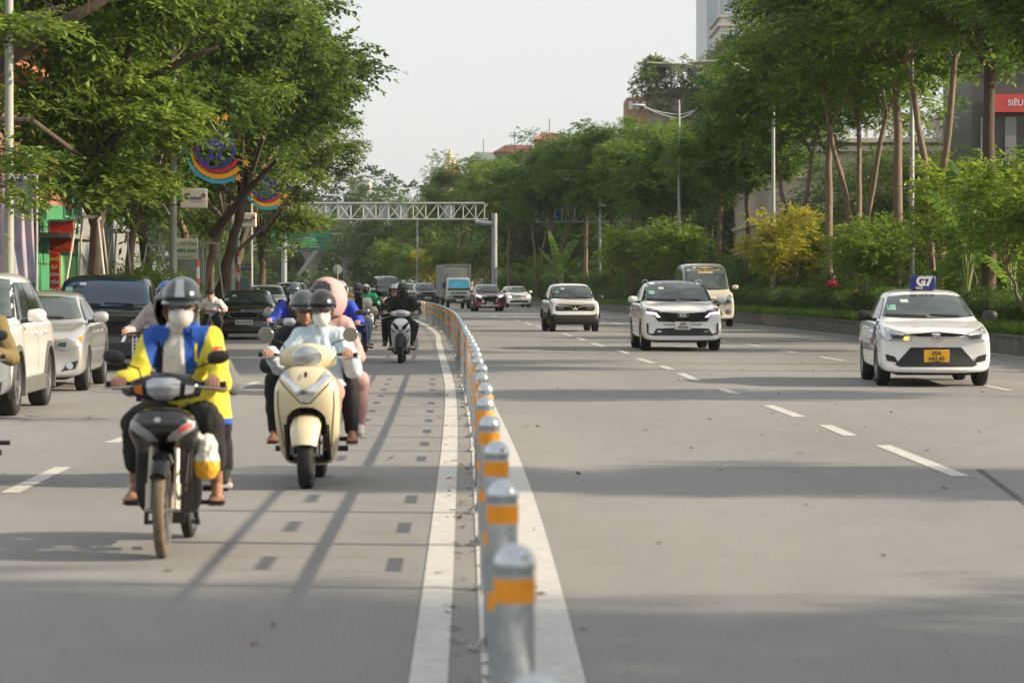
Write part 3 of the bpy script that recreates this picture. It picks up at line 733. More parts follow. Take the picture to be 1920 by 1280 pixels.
def bankbox(parent, x, z, wd, ht, s):
    mb = MB(); mb.box((x, 0, z), (wd, .22, ht)); b = mb.build('sign_box', mat('cream_plastic', (.62, .57, .48), .4), parent, bevel=.05, seg=3)
    text_mesh('VietinBank', .235 * s, mat('ink_navy', (.015, .03, .12), .5), b, FT(x - .07 * s, -.114, z + .0), .003, bold=.004)
    text_mesh('Nâng giá trị cuộc sống', .075 * s, mat('ink_grey', (.1, .12, .2), .5), b, FT(x + .18 * s, -.114, z - .17 * s), .003)
    mb = MB(); c = V((x + .53 * s, -.114, z + .13 * s)); n = 24
    ring = [c + V((math.cos(a) * .12 * s, 0, math.sin(a) * .12 * s)) for a in [math.pi * i / n - .25 for i in range(int(n * 1.16) + 1)]]
    inner = [c + V((math.cos(a) * .06 * s, 0, math.sin(a) * .06 * s - .02 * s)) for a in [math.pi * i / n - .25 for i in range(int(n * 1.16) + 1)]]
    k = len(ring); mb.add(ring + inner, [(i, i + 1, k + i + 1, k + i) for i in range(k - 1)]); mb.build('emblem', mat('ink_navy', (0, 0, 0)), b, smooth=0)
    mb = MB(); mb.add([c + V((math.cos(a) * .115 * s, 0, math.sin(a) * .115 * s)) for a in [math.pi * (1.1 + .8 * i / 12) for i in range(13)]] + [c + V((0, 0, 0))], [tuple(range(14))]); mb.build('emblem', mat('ink_red', (.5, .02, .02), .5), b, smooth=0)
    return b
def extr(name, pts, m, parent, y=0.0, t=.06):
    mb = MB(); mb.prism([(p[0], y - t / 2, p[1]) for p in pts], (0, t, 0)); return mb.build(name, m, parent, smooth=0)
def arc_band(cx, cz, r0, r1, a0, a1, off=(0, 0), n=22):
    """crescent tail between two arcs, pointed at a0"""
    o = []; inn = []
    for i in range(n + 1):
        t = i / n; a = math.radians(a0 + (a1 - a0) * t); ww = math.sin(math.pi * min(1, t * .62)) 
        ro = r0 + (r1 - r0) * ww
        o.append((cx + math.cos(a) * ro + off[0] * t, cz + math.sin(a) * ro + off[1] * t)); inn.append((cx + math.cos(a) * r0 + off[0] * t, cz + math.sin(a) * r0 + off[1] * t))
    return o, inn
def star(cx, cz, r, rot=90):
    return [(cx + (r if i % 2 == 0 else r * .42) * math.cos(math.radians(rot + 36 * i)), cz + (r if i % 2 == 0 else r * .42) * math.sin(math.radians(rot + 36 * i))) for i in range(10)]
M_nav = mat('navy_panel', (.03, .03, .28), .45); M_red = mat('red_panel', (.5, .02, .03), .45); M_yel = mat('yellow_panel', (.8, .36, .02), .45); M_cyan = mat('cyan_panel', (.02, .38, .6), .45)
def ornament(cx, cy, cz, R, label, parent_y):
    """festive roundel with a tiered pavilion outline, comet tails and stars"""
    r = empty('festive_ornament', (cx, cy, cz), 0, label, 'light ornament', 'festive roundels on the lamp posts')
    mb = MB(); n = 40
    for (ra, rb, t) in ((R, R * .86, .1),):
        rs = [[V((q * math.cos(2 * math.pi * i / n), yy, q * math.sin(2 * math.pi * i / n))) for (q, yy) in ((ra, -t / 2), (ra, t / 2), (rb, t / 2), (rb, -t / 2))] for i in range(n)]
        mb.rings(rs, closed=True)
    mb.build('ring', M_nav, r)
    # outline of the pavilion: roof tiers, side roofs, gate legs
    half = [(0, .72), (.20, .72), (.26, .60), (.18, .56), (.18, .46), (.34, .44), (.44, .50), (.56, .42), (.66, .44), (.66, .34), (.58, .22), (.46, .14), (.30, .10), (.30, -.30), (.46, -.30), (.46, -.44), (.54, -.62), (.62, -.62), (.50, -.70), (.36, -.78), (.36, -.44), (.16, -.44), (.16, .18), (0, .18)]
    for sg in (-1, 1):
        extr('pavilion_figure', [(p[0] * R * sg, p[1] * R) for p in half], M_nav, r, 0.001 * sg, .07)
    extr('pavilion_figure', [(-.16 * R, -.30 * R), (.16 * R, -.30 * R), (.16 * R, -.44 * R), (-.16 * R, -.44 * R)], M_nav, r, 0, .068)
    for (k0, k1, a0, a1, m, off) in ((1.02, 1.22, 150, 335, M_red, (.12, .02)), (1.24, 1.50, 160, 318, M_yel, (.2, -.02)), (1.52, 1.72, 165, 300, M_cyan, (.22, -.04))):
        o, inn = arc_band(0, 0, R * k0, R * k1, a0, a1, (off[0] * R, off[1] * R)); mb = MB(); K = len(o)
        for i in range(K - 1):
            q = [o[i], o[i + 1], inn[i + 1], inn[i]]; mb.prism([(p[0], -.03, p[1]) for p in q], (0, .06, 0))
        mb.build('comet_tail', m, r, smooth=0)
    for (sx, sz, sr) in ((1.6, -.65, .25), (1.2, -1.45, .24), (-.45, 1.95, .26), (.5, 1.75, .22)): extr('star', star(sx * R, sz * R, sr * R, 80), M_yel, r)
    mb = MB(); mb.ell((0, 0, 1.62 * R), (.2 * R, .05, .14 * R), 12, 6); mb.build('red_disc', M_red, r)
    mb = MB(); mb.tube([(-1.9 * R, 0, -.1 * R), (-1.0 * R, 0, -.1 * R)], .02, 6); mb.tube([(-1.9 * R, 0, .5 * R), (-.88 * R, 0, .5 * R)], .02, 6)
    mb.tube([(-.5 * R, .01, 1.9 * R), (.1 * R, .01, .9 * R)], .015, 6); mb.tube([(.5 * R, .01, 1.7 * R), (0, .01, .9 * R)], .015, 6); mb.tube([(.9 * R, .02, -.4 * R), (1.6 * R, .02, -.6 * R)], .015, 6); mb.tube([(.5 * R, .02, -.85 * R), (1.2 * R, .02, -1.4 * R)], .015, 6); mb.build('bracket', M_pole, r)
def left_pole(px, y, h, label, r0=.075):
    x = (px - 960) / F * y; r = empty('utility_pole', (x, y, .12), 0, label, 'pole', 'grey poles on the left pavement')
    mb = MB(); mb.tube([(0, 0, 0), (0, 0, h)], [r0 * 1.15, r0 * .8], 14); mb.build('pole', mat('pole_left', (.30, .31, .27), .55, var=.18, vs=2), r)
    mb = MB()
    for z in (2.4, 3.1, 4.2): mb.tube([(0, 0, z), (0, 0, z + .05)], r0 * 1.2, 14)
    return r, x
P1, _ = left_pole(17, 46, 9, 'thick grey pole at the left edge in front of the purple banner', .08)
P2, x2 = left_pole(325, 76, 9, 'grey pole carrying the nearer bank sign and the larger roundel', .10)
P3, x3 = left_pole(434, 104, 9, 'grey pole between the two bank signs', .10)
P4, x4 = left_pole(471, 116, 9, 'thin pole carrying the farther bank sign', .075)
def banksign(px0, px1, py0, py1, y, label, polex, dy):
    a = W(px0, py0, y); b = W(px1, py1, y); wd = b.x - a.x; ht = a.z - b.z
    r = empty('bank_sign', ((a.x + b.x) / 2, y, 0), 0, label, 'sign', 'bank signs hung on the left poles')
    bankbox(r, 0, (a.z + b.z) / 2, wd, ht, wd / 1.45)
    mb = MB(); L = polex - (a.x + b.x) / 2
    for q in (.3, -.3): mb.tube([(-wd / 2 + .02, 0, (a.z + b.z) / 2 + q * ht), (L, dy, (a.z + b.z) / 2 + q * ht)], .02, 6)
    mb.build('bracket', M_dark, r)
banksign(338, 389, 353, 391, 75, 'nearer cream bank sign box mounted on the grey pole', x2, .5)
banksign(443, 481, 399, 426, 106, 'farther, smaller cream bank sign box mounted on a pole', x4, 10)
c = W(404, 282, 75.5); ornament(c.x, c.y, c.z, .54, 'larger round blue ornament with stars and coloured comet tails over the nearer bank sign', 76)
c = W(497, 352, 114); ornament(c.x, c.y, c.z, .54, 'smaller half-hidden round blue ornament beyond the larger one', 116)

# globe lamp
def globe():
    y = 77.0; c = W(287, 362, y); r = empty('globe_lamp', (c.x, y, .12), 0, 'round clear globe lamp on a curved arm beside the grey pole', 'lamp')
    mb = MB(); mb.ell((0, 0, c.z - .12), .19, 20, 14); mb.build('globe', mat('frosted_globe', (.55, .55, .5), .15, coat=.6), r)
    mb = MB(); mb.tube([(0, 0, c.z - .36), (0, 0, c.z - .32)], .1, 12); mb.tube([(-.3, 0, c.z - .42), (0, 0, c.z - .42), (.3, 0, c.z - .45), (.5, .1, c.z - .8), (.55, .15, 0)], .025, 8); mb.build('arm', M_white, r)
globe()

# tripod props round the left trunks
def tripod(px, y, w0, ztop, label, x=None):
    x = (px - 960) / F * y if x is None else x; r = empty('tree_prop', (x, y, .13), 0, label, 'tree support', 'steel tripods propping the left trees')
    k = w0
    tops = [(-k * .38, -.2), (k * .38, -.2), (k * .42, .15), (-.3 * k, .25)]
    for (tx, ty), (bx, by) in zip(tops, [(-1.0 * k, -.7), (1.0 * k, -.6), (.8 * k, .9), (-.7 * k, .8)]):
        mb = MB(); mb.tube([(bx, by, -.02), (tx, ty, ztop)], .028, 8); mb.build('leg', M_wood, r)
    mb = MB(); mb.bar((-k * .42, -.2, ztop), (k * .42, -.2, ztop), .07, .07); mb.bar((k * .4, -.2, ztop - .03), (k * .42, .2, ztop - .03), .06, .06); mb.build('collar', M_wood, r)
tripod(166, 59.8, .62, 2.95, 'pale steel prop round the leaning trunk behind the black four-wheel-drive')
tripod(226, 77, .55, 2.95, 'pale steel prop left of the globe lamp')
tripod(290, 85, .6, 2.7, 'pale steel prop half hidden behind the grey pole')
tripod(396, 93, .6, 2.9, 'pale steel prop round the knobbly tree past the buffet sign')

# red/white and orange/white posts
def striped(px, y, z0, z1, m, label, r0=.045):
    x = (px - 960) / F * y; r = empty('striped_post', (x, y, 0), 0, label, 'post'); zz = np.arange(z0, z1, .32)
    for i, z in enumerate(zz):
        mb = MB(); mb.tube([(0, 0, z), (0, 0, min(z + .32, z1))], r0 if i % 2 else r0 * 1.01, 10); mb.build('band', m if i % 2 == 0 else M_white, r)
striped(371, 72, .13, 2.25, mat('post_orange', (.55, .13, .03), .6), 'orange and white striped post in front of the buffet sign')
striped(447, 104, .13, 3.35, mat('post_red', (.5, .03, .04), .6), 'red and white striped post beside the second grey pole')

# buffet sign on a grey frame
def flatsign(name, px0, px1, py0, py1, y, m, label, t=.05, legs=False, lm=None, cat='sign', group=None):
    a = W(px0, py0, y); b = W(px1, py1, y); r = empty(name, ((a.x + b.x) / 2, y, 0), 0, label, cat, group)
    wd, ht, zc = b.x - a.x, a.z - b.z, (a.z + b.z) / 2
    mb = MB(); mb.box((0, 0, zc), (wd, t, ht)); pn = mb.build('panel', m, r, bevel=.008)
    if legs:
        for sx in (-1, 1): mb = MB(); mb.tube([(sx * wd * .46, t, .1), (sx * wd * .46, t, b.z + .05)], .03, 8); mb.build('leg', lm or M_pole, r)
    return r, pn, wd, ht, zc
r, pn, wd, ht, zc = flatsign('buffet_sign', 326, 371, 447, 486, 80, mat('sign_cream', (.62, .62, .52), .5), 'cream restaurant sign with green lettering beside the grey pole', legs=True)
G1 = mat('ink_green', (.01, .25, .12), .5)
text_mesh('Vị Tiên', .17, G1, pn, FT(.08, -.03, zc + .15), shear=.3); text_mesh('BUFFET CHAY', .135, G1, pn, FT(-.02, -.03, zc - .06), bold=.006, sx=.82)
text_mesh('Món chay thuần Việt', .05, G1, pn, FT(0, -.03, zc - .24))
mb = MB(); mb.ell((-.25, -.03, zc + .13), (.09, .01, .05), 12, 5); mb.build('emblem', mat('olive_ink', (.4, .35, .05), .5), pn)
flatsign('grey_cabinet', 322, 382, 478, 532, 81, mat('cabinet_grey', (.33, .34, .31), .6, var=.25, vs=2), 'blank grey metal board below the buffet sign', .12, True, cat='board')
# distant blue direction plates and small board
r, pn, wd, ht, zc = flatsign('street_name_sign', 418, 440, 487, 497, 110, mat('plate_blue', (.02, .07, .16), .5), 'upper dark blue street name plate by the second pole', legs=True)
text_mesh('NGÕ 81', .15, M_white, pn, FT(0, -.03, zc))
r, pn, wd, ht, zc = flatsign('street_name_sign', 451, 471, 495, 506, 112, mat('plate_blue', (0, 0, 0)), 'lower dark blue street name plate by the striped post', legs=True)
text_mesh('SỐ 81', .16, M_white, pn, FT(0, -.03, zc))
r, pn, wd, ht, zc = flatsign('teal_board', 430, 466, 522, 555, 112, mat('teal_panel', (.05, .22, .25), .5), 'teal notice board with red lettering beyond the black sedan', legs=True)
text_mesh('SỬA XE', .2, mat('ink_red', (.5, .02, .02)), pn, FT(.08, -.03, zc + .2)); text_mesh('81', .35, mat('ink_red', (.5, .02, .02)), pn, FT(.12, -.03, zc - .12))
# round sign back
def roundsign():
    y = 150; c = W(633, 505, y); r = empty('round_road_sign', (c.x, y, 0), 0, 'small grey round road sign seen from behind on its post', 'road sign')
    mb = MB(); mb.cyl((0, 0, c.z), (0, .02, c.z), .27, 24); mb.build('disc', mat('sign_back', (.42, .45, .43), .5), r)
    mb = MB(); mb.tube([(0, -.03, 0), (0, -.03, c.z + .2)], .03, 8); mb.box((0, -.02, c.z), (.1, .03, .3)); mb.build('post', M_pole, r)
roundsign()

# shop signs on the left
r, pn, wd, ht, zc = flatsign('shop_sign', 94, 138, 415, 473, 79, mat('shop_red', (.52, .03, .02), .45, var=.12, vs=2), 'red shop sign with yellow lettering on the green shop front', .12)
Y1 = mat('ink_yellow', (.75, .5, .05), .5)
text_mesh('PHỞ GÀ', .22, Y1, pn, FT(0, -.065, zc + .02), bold=.004, sx=.75); text_mesh('CƠM TẤM', .12, mat('ink_orange', (.75, .22, .03), .5), pn, FT(0, -.065, zc - .33)); 
mb = MB(); mb.box((0, 0, zc + ht / 2 + .03), (wd + .08, .16, .05)); mb.box((-wd / 2 - .03, 0, zc), (.05, .16, ht)); mb.build('frame', M_pole, pn)
r, pn, wd, ht, zc = flatsign('vertical_sign', 93, 112, 474, 560, 78.5, mat('shop_red2', (.45, .015, .03), .5), 'narrow vertical red sign with stacked words below the big red sign', .1)
for i, (tx, m, s) in enumerate((('PHỞ', Y1, .13), ('GÀ', Y1, .15), ('CƠM', M_white, .12), ('TẤM', M_white, .12), ('PHỞ', M_white, .13))): text_mesh(tx, s, m, pn, FT(0, -.055, zc + .48 - i * .225), bold=.004)
flatsign('notice_board', 57, 75, 400, 454, 76, mat('board_weathered', (.20, .21, .17), .8, var=.5, vs=6), 'weathered board with dark writing right of the purple banner', .06)
r = bpy.data.objects['notice_board']
for i, tx in enumerate(('SỬA', 'CHỮA', 'ĐIỆN', 'NƯỚC')): text_mesh(tx, .13, M_dark, r.children[0], FT(0, -.035, 3.35 - i * .2))
flatsign('tall_billboard', 177, 213, 380, 505, 92, mat('board_bluegrey', (.19, .23, .25), .6, var=.1, vs=1.5), 'tall blue grey board with scattered dots behind the leaning trunk', .2)
mb = MB(); rd = random.Random(3); o = bpy.data.objects['tall_billboard'].children[0]
for i in range(60):
    x, z, s_ = rd.gauss(.05, .16), rd.uniform(2.0, 3.9), rd.uniform(.008, .022)
    mb.box((x, -.103, z), (s_, .006, s_))
mb.build('print', mat('ink_dark', (.02, .03, .05), .6), o, smooth=0)
# purple banner with folds
def banner():
    y = 47.5; a = W(-60, 330, y); b = W(62, 529, y); r = empty('cloth_banner', (0, y, 0), 0, 'large faded purple cloth banner hanging behind the thick pole at the left edge', 'banner')
    mb = MB(); nx, nz = 60, 24; vs = []
    for j in range(nz + 1):
        t = j / nz; wdt = 1.0 + .12 * t * t * .35
        for i in range(nx + 1):
            u = i / nx; x = a.x + (b.x - a.x) * u * wdt; z = a.z + (b.z - a.z) * t
            vs.append((x, .045 * math.sin(u * 42 + math.sin(t * 3) * 1.5) * (1 - .5 * t) + .03 * math.sin(u * 11 + t * 4), z - .02 * math.sin(u * 3)))
    mb.add(vs, [(j * (nx + 1) + i, j * (nx + 1) + i + 1, (j + 1) * (nx + 1) + i + 1, (j + 1) * (nx + 1) + i) for j in range(nz) for i in range(nx)])
    m = bpy.data.materials.new('banner_cloth'); m.use_nodes = True; n = m.node_tree.nodes; L = m.node_tree.links
    tc = n.new('ShaderNodeTexCoord'); nz_ = n.new('ShaderNodeTexNoise'); nz_.inputs['Scale'].default_value = 1.6; nz_.inputs['Detail'].default_value = 2; L.new(tc.outputs['Object'], nz_.inputs[0])
    cr = n.new('ShaderNodeValToRGB'); e = cr.color_ramp.elements; e[0].position = .35; e[0].color = (.22, .24, .34, 1); e[1].position = .62; e[1].color = (.42, .34, .40, 1); q = cr.color_ramp.elements.new(.7); q.color = (.5, .25, .27, 1)
    L.new(nz_.outputs[0], cr.inputs[0]); L.new(cr.outputs[0], n['Principled BSDF'].inputs['Base Color']); n['Principled BSDF'].inputs['Roughness'].default_value = .8
    mb.build('cloth', m, r, smooth=80)
    mb = MB(); mb.tube([(a.x, 0, a.z + .01), (b.x + .03, 0, a.z + .01)], .02, 8); mb.tube([(b.x + .05, .08, .12), (b.x + .05, .08, a.z + .05)], .025, 8); mb.build('frame', M_pole, r)
banner()

# ---------------------------------------------------------------- buildings
M_glassb = mat('window_dark', (.03, .045, .055), .12, spec=.6)
def building(name, x0, x1, y0, y1, h, m, label, rows=0, cols=0, face='x', win=(.9, 1.4), z0=1.2, parapet=.5, mw=None, roof=None, frame=None, base=0.0, cap=None, depthwin=.12, bothfaces=True):
    """rectangular block; windows with frames on the road side (x face) and on the side facing the viewer"""
    r = empty(name, ((x0 + x1) / 2, (y0 + y1) / 2, base), 0, label, 'building'); cx, cy = (x0 + x1) / 2, (y0 + y1) / 2
    mb = MB(); mb.box((0, 0, h / 2), (x1 - x0, y1 - y0, h)); wl = mb.build('wall', m, r)
    if parapet: 
        mb = MB(); mb.box((0, 0, h + .12), (x1 - x0 + .5, y1 - y0 + .5, .24)); mb.build('cornice', cap or m, r)
    fr = frame or M_white
    def win_at(c, wd, ht, nrm):
        if nrm == 'y':
            mb = MB(); mb.box(c + V((0, -.02, 0)), (wd + .16, .1, ht + .16)); f = mb.build('window', fr, r)
            mb = MB(); mb.box(c + V((0, -.075, 0)), (wd, .03, ht)); mb.build('pane', M_glassb, f)
            mb = MB(); mb.box(c + V((0, -.1, 0)), (.05, .03, ht)); mb.box(c + V((0, -.1, ht * .18)), (wd, .028, .05)); mb.build('glazing_bar', fr, f)
        else:
            sg = 1 if nrm == 'x+' else -1
            mb = MB(); mb.box(c + V((sg * .02, 0, 0)), (.1, wd + .16, ht + .16)); f = mb.build('window', fr, r)
            mb = MB(); mb.box(c + V((sg * .075, 0, 0)), (.03, wd, ht)); mb.build('pane', M_glassb, f)
    fh = (h - z0) / max(rows, 1)
    for i in range(rows):
        z = z0 + fh * (i + .45)
        for j in range(cols):
            win_at(V((x0 - cx + (x1 - x0) * (j + .5) / cols, y0 - cy, z)), win[0], win[1], 'y')
            if bothfaces:
                sd_ = 'x+' if x1 < 0 else 'x-'
                win_at(V(((x1 if x1 < 0 else x0) - cx, y0 - cy + (y1 - y0) * (j + .5) / cols, z)), win[0], win[1], sd_)
    return r
# green shop house and its neighbours
GR = mat('green_render', (.045, .23, .10), .75, var=.22, vs=1.5); GR2 = mat('green_bright', (.16, .42, .13), .7, var=.1, vs=2)
g = building('green_house', -25, -13.9, 76, 85.5, 9.5, GR, 'green shop house with a dark window opening on the left side of the road', 3, 2, win=(1.1, 1.5), z0=3.6, frame=mat('green_frame', (.07, .3, .14), .6))
mb = MB()
for zz in (2.2, 3.3, 4.4, 5.5, 6.6, 7.7): mb.box((5.56, 0, zz), (.04, 9.4, .03))
mb.build('joint_lines', mat('green_dark', (.025, .12, .06), .8), g)
mb = MB(); mb.box((5.62, 1.5, 1.3), (.3, 2.8, 2.3)); mb.build('shop_door', GR2, g)
mb = MB(); mb.box((6.0, 0, 3.0), (1.1, 9.2, .12)); mb.build('canopy', mat('shed_grey', (.2, .2, .18), .7), g)
g = building('brown_house', -24, -13.6, 62, 75.2, 11, mat('brown_render', (.19, .12, .085), .8, var=.25, vs=1.2), 'dark brown balcony house behind the purple banner', 3, 3, win=(1.3, 1.5), z0=3.4, frame=mat('tan_frame', (.35, .26, .18), .6))
for z in (4.0, 7.2):
    mb = MB(); mb.box((5.7, 0, z), (1.2, 12, .18)); 
    for q in range(40): mb.box((6.2, -5.9 + q * .3, z + .5), (.03, .03, .9))
    mb.bar((6.2, -6, z + .98), (6.2, 6, z + .98), .06, .06); mb.build('balcony', mat('orange_brown', (.30, .13, .06), .7), g)
building('white_house', -25, -14.4, 86, 100, 8, mat('white_render', (.22, .235, .235), .75, var=.12, vs=1), 'pale grey white walled house beyond the green house', 2, 3, z0=3.2)
building('grey_house', -29, -16, 101, 118, 7.5, mat('grey_render', (.17, .19, .19), .8, var=.2, vs=1), 'dark grey shop house in tree shade beyond the white one', 2, 4, z0=3.2)
building('ochre_house', -34, -19.5, 120, 140, 8.5, mat('ochre_render', (.30, .24, .15), .8, var=.2, vs=1), 'low ochre shop house far along the left pavement', 2, 4, z0=3.0)
# orange sloping brown awning top left
a = empty('awning', (-14.2, 74, 3.4), 0, 'pinkish striped awning fold at the left edge above the banner', 'awning')
mb = MB(); mb.add([(0, -4, 1.6), (0, 3, 1.6), (1.7, 3, .4), (1.7, -4, .4), (0, -4, 1.55), (0, 3, 1.55), (1.7, 3, .35), (1.7, -4, .35)], [(0, 1, 2, 3), (4, 7, 6, 5), (0, 3, 7, 4), (1, 5, 6, 2), (3, 2, 6, 7), (0, 4, 5, 1)]); mb.build('cloth', mat('awning_pink', (.4, .16, .13), .7, var=.2, vs=3), a, smooth=0)

# right side: classical beige block, dark mall, tower, roof-garden block
CR = mat('cream_stone', (.46, .40, .32), .75, var=.1, vs=.6)
def classical():
    y0 = 150; a = W(1440, 300, y0); x0 = a.x
    r = empty('classical_block', (x0 + 22, y0 + 10, 0), 0, 'beige classical building with moulded cornice and arched windows behind the right-hand trees', 'building')
    # corner block facing the viewer in two steps (rises to the right)
    for (xa, xb, h, ya) in ((-22, -9, 9.6, -10), (-9, 4.5, 12.2, -11.5)):
        mb = MB(); mb.box(((xa + xb) / 2, ya + 12, h / 2), (xb - xa, 24, h)); mb.build('wall', CR, r)
        mb = MB()
        for (z, pj, t) in ((h + .12, .9, .25), (h - .35, .6, .3), (h - 1.9, .35, .18), (h - 4.4, .3, .22)): mb.box(((xa + xb) / 2, ya + 12 - .01, z), (xb - xa + pj, 24 + pj, t))
        mb.build('cornice', mat('cream_trim', (.5, .44, .36), .7), r)
        nb = int((xb - xa) / 2.6)
        for i in range(nb):
            x = xa + (xb - xa) * (i + .5) / nb; mb = MB(); 
            pts = [(x - .7, ya - .04, h - 8.4), (x + .7, ya - .04, h - 8.4)] + [(x + .7 * math.cos(t), ya - .04, h - 6.2 + .7 * math.sin(t)) for t in [math.pi * k / 10 for k in range(11)]]
            mb.prism(pts, (0, .08, 0)); mb.build('arched_window', mat('arch_dark', (.16, .15, .13), .4), r, smooth=0)
            mb = MB()
            for q in (-1, 1): mb.box((x + q * 1.05, ya - .1, h - 6.8), (.28, .2, 4.4))
            mb.build('pilaster', CR, r)
    mb = MB()
    for i in range(26): mb.box((-21.5 + i * .5, -10.2, 10.3), (.16, .16, .8))
    mb.box((-15.5, -10.2, 10.75), (13.2, .3, .15)); mb.build('balustrade', CR, r)
    mb = MB(); mb.box((0, -6, 13.3), (5, 6, 1.6)); mb.build('roof_box', mat('roof_blue', (.25, .36, .55), .6), r)
classical()
DK = mat('mall_grey', (.07, .065, .065), .5, var=.1, vs=1)
def mall():
    y0 = 118; xa = W(1806, 200, y0).x; r = empty('mall_building', (xa + 12.4, y0 + 15, 0), 0, 'dark clad building with a long red sign at the upper right edge', 'building')
    mb = MB(); mb.box((0, -11, 7.6), (24, 8, 15.2)); mb.build('wall', DK, r)
    for i in range(22):
        mb = MB(); mb.box((-11.4 + i * 1.08, -15.06, 8.0), (.5, .12, 2.0)); mb.build('window', mat('pale_fin', (.24, .24, .24), .5), r)
    mb = MB()
    for i in range(44): mb.box((-11.7 + i * .54, -15.06, 12.4), (.12, .12, 2.8)); mb.box((-11.7 + i * .54, -15.06, 5.0), (.10, .12, 2.2))
    mb.build('upper_fins', mat('pale_fin', (0, 0, 0)), r)
    mb = MB(); mb.box((-8.9, -15.25, 9.6), (4.6, .3, .8)); s_ = mb.build('sign_band', mat('sign_red', (.55, .06, .05), .5), r)
    text_mesh('SIÊU THỊ ĐIỆN MÁY', .36, M_white, s_, FT(-8.9, -15.41, 9.6), bold=.008)
    mb = MB(); mb.box((0, -15.3, 6.4), (24.4, .8, .5)); mb.box((0, -15.2, 15.3), (24.6, .9, .4)); mb.build('ledge', mat('rust_ledge', (.25, .16, .13), .7), r)
mall()
def tower():
    y0 = 420; xa = W(1325, 100, y0).x; xb = W(1392, 100, y0).x
    r = empty('tower_block', ((xa + xb) / 2 + 4, y0 + 12, 0), 0, 'tall white apartment tower with blue glass strips cut by the top of the photo', 'building'); wd = xb - xa + 8
    mb = MB(); mb.box((0, 0, 34), (wd, 24, 68)); mb.build('wall', mat('tower_white', (.62, .64, .66), .6, var=.04, vs=.3), r)
    gb = mat('tower_glass', (.22, .30, .36), .2)
    for i in range(3):
        mb = MB(); mb.box((-wd / 2 + .55 + i * .95, -12.06, 34), (.55 if i else .8, .14, 67.6)); mb.build('glass_strip', gb, r)
    for k in range(17):
        z = 3 + k * 3.9
        for (x, w_) in ((-wd / 2 + 4.2, 1.9), (-wd / 2 + 7.6, 2.4), (-wd / 2 + 11.4, 1.8)):
            mb = MB(); mb.box((x, -12.06, z), (w_, .16, 2.3)); f = mb.build('window', gb, r)
            mb = MB(); mb.box((x, -12.25, z - 1.35), (w_ + .5, .5, .18)); mb.box((x, -12.18, z), (.1, .12, 2.3)); mb.build('frame', mat('tower_white', (0, 0, 0)), f)
    # lower stepped wing
    y1 = 330; xc = W(1352, 40, y1).x; xd = W(1440, 40, y1).x
    r = empty('hotel_wing', ((xc + xd) / 2, y1 + 8, 0), 0, 'white stepped building with cornices in front of the tower', 'building'); wd = xd - xc; H = W(0, 32, y1).z
    mb = MB(); mb.box((0, 0, H / 2), (wd, 16, H)); mb.build('wall', mat('wing_white', (.62, .6, .56), .7), r)
    mb = MB()
    for z in (H + .1, H - 1.0, H - 5.5): mb.box((0, 0, z), (wd + .8, 16.8, .3))
    mb.build('cornice', mat('wing_trim', (.5, .46, .42), .7), r)
    for k in range(4):
        for x in (-1.6, 1.8):
            mb = MB(); mb.box((x, -8.05, H - 3.2 - k * 4.2), (1.5, .14, 2.2)); f = mb.build('window', M_white, r); mb = MB(); mb.box((x, -8.13, H - 3.2 - k * 4.2), (1.25, .05, 2.0)); mb.build('pane', gb, f)
tower()
def roofgarden():
    y0 = 275; a = W(1215, 120, y0); b = W(1420, 120, y0); H = W(0, 165, y0).z; wd = b.x - a.x
    r = empty('roof_garden_block', ((a.x + b.x) / 2, y0 + 8, 0), 0, 'building topped by an overgrown rooftop garden under a tin canopy', 'building')
    mb = MB(); mb.box((0, 0, H / 2), (wd, 16, H)); mb.build('wall', mat('old_wall', (.27, .23, .19), .85, var=.35, vs=.5), r)
    mb = MB()
    for i in range(6): mb.tube([(-wd / 2 + .3 + i * wd / 5.4, -7.6, H), (-wd / 2 + .3 + i * wd / 5.4, -7.6, H + 2.6)], .09, 6)
    mb.build('canopy_post', M_pole, r)
    mb = MB(); mb.box((-wd * .3, -4, H + 2.5), (wd * .42, 8.5, .12), M=Matrix.Rotation(.05, 3, 'Y')); mb.box((wd * .05, -4, H + 2.8), (wd * .35, 8.0, .12), M=Matrix.Rotation(-.06, 3, 'Y')); mb.box((wd * .36, -4, H + 2.45), (wd * .3, 7.5, .12), M=Matrix.Rotation(.08, 3, 'Y')); mb.box((-1.5, -7.9, H + 2.0), (3.4, .1, .7)); mb.build('tin_canopy', mat('tin', (.6, .56, .5), .6, var=.25, vs=1), r)
    mb = MB(); mb.box((-wd / 2 - 1.1, -4, H / 2 - .3), (2.2, 8, H - 1.4)); mb.build('side_annex', mat('annex_brick', (.33, .17, .11), .8, var=.2), r)
    for i in range(3): mb = MB(); mb.box((-wd / 2 - 1.1 + (i - 1) * .7, -8.05, H - 1.8), (.4, .12, .8)); mb.build('window', M_white, r)
    rng = np.random.default_rng(5); cs = []; ds = []
    for i in range(46):
        x = rng.uniform(-wd / 2 - .6, wd / 2); z = H + rng.uniform(-3.5, 2.2) * (1 if rng.random() < .6 else .3); c = np.array([x, -8.0 + rng.uniform(-.3, .6), z]); q = rng.normal(0, 1, (45, 3)); q /= np.linalg.norm(q, axis=1, keepdims=True)
        cs.append(c + q * np.array([.9, .5, .9])); ds.append(q)
    for cx_, cz_, s_ in ((wd * .26, 3.6, 1.9), (wd * .36, 3.0, 1.6), (-wd * .42, 2.4, 1.0)):
        q = rng.normal(0, 1, (500, 3)); q /= np.linalg.norm(q, axis=1, keepdims=True); q *= rng.uniform(.4, 1, (500, 1)); cs.append(np.array([cx_, -3, H + cz_]) + q * s_); ds.append(q)
    mkobj('climbing_plants', leaves_mesh('climbing_plants', np.concatenate(cs), np.concatenate(ds), rng, 4, .6, .34, LF_far, lw=.55), r)
roofgarden()
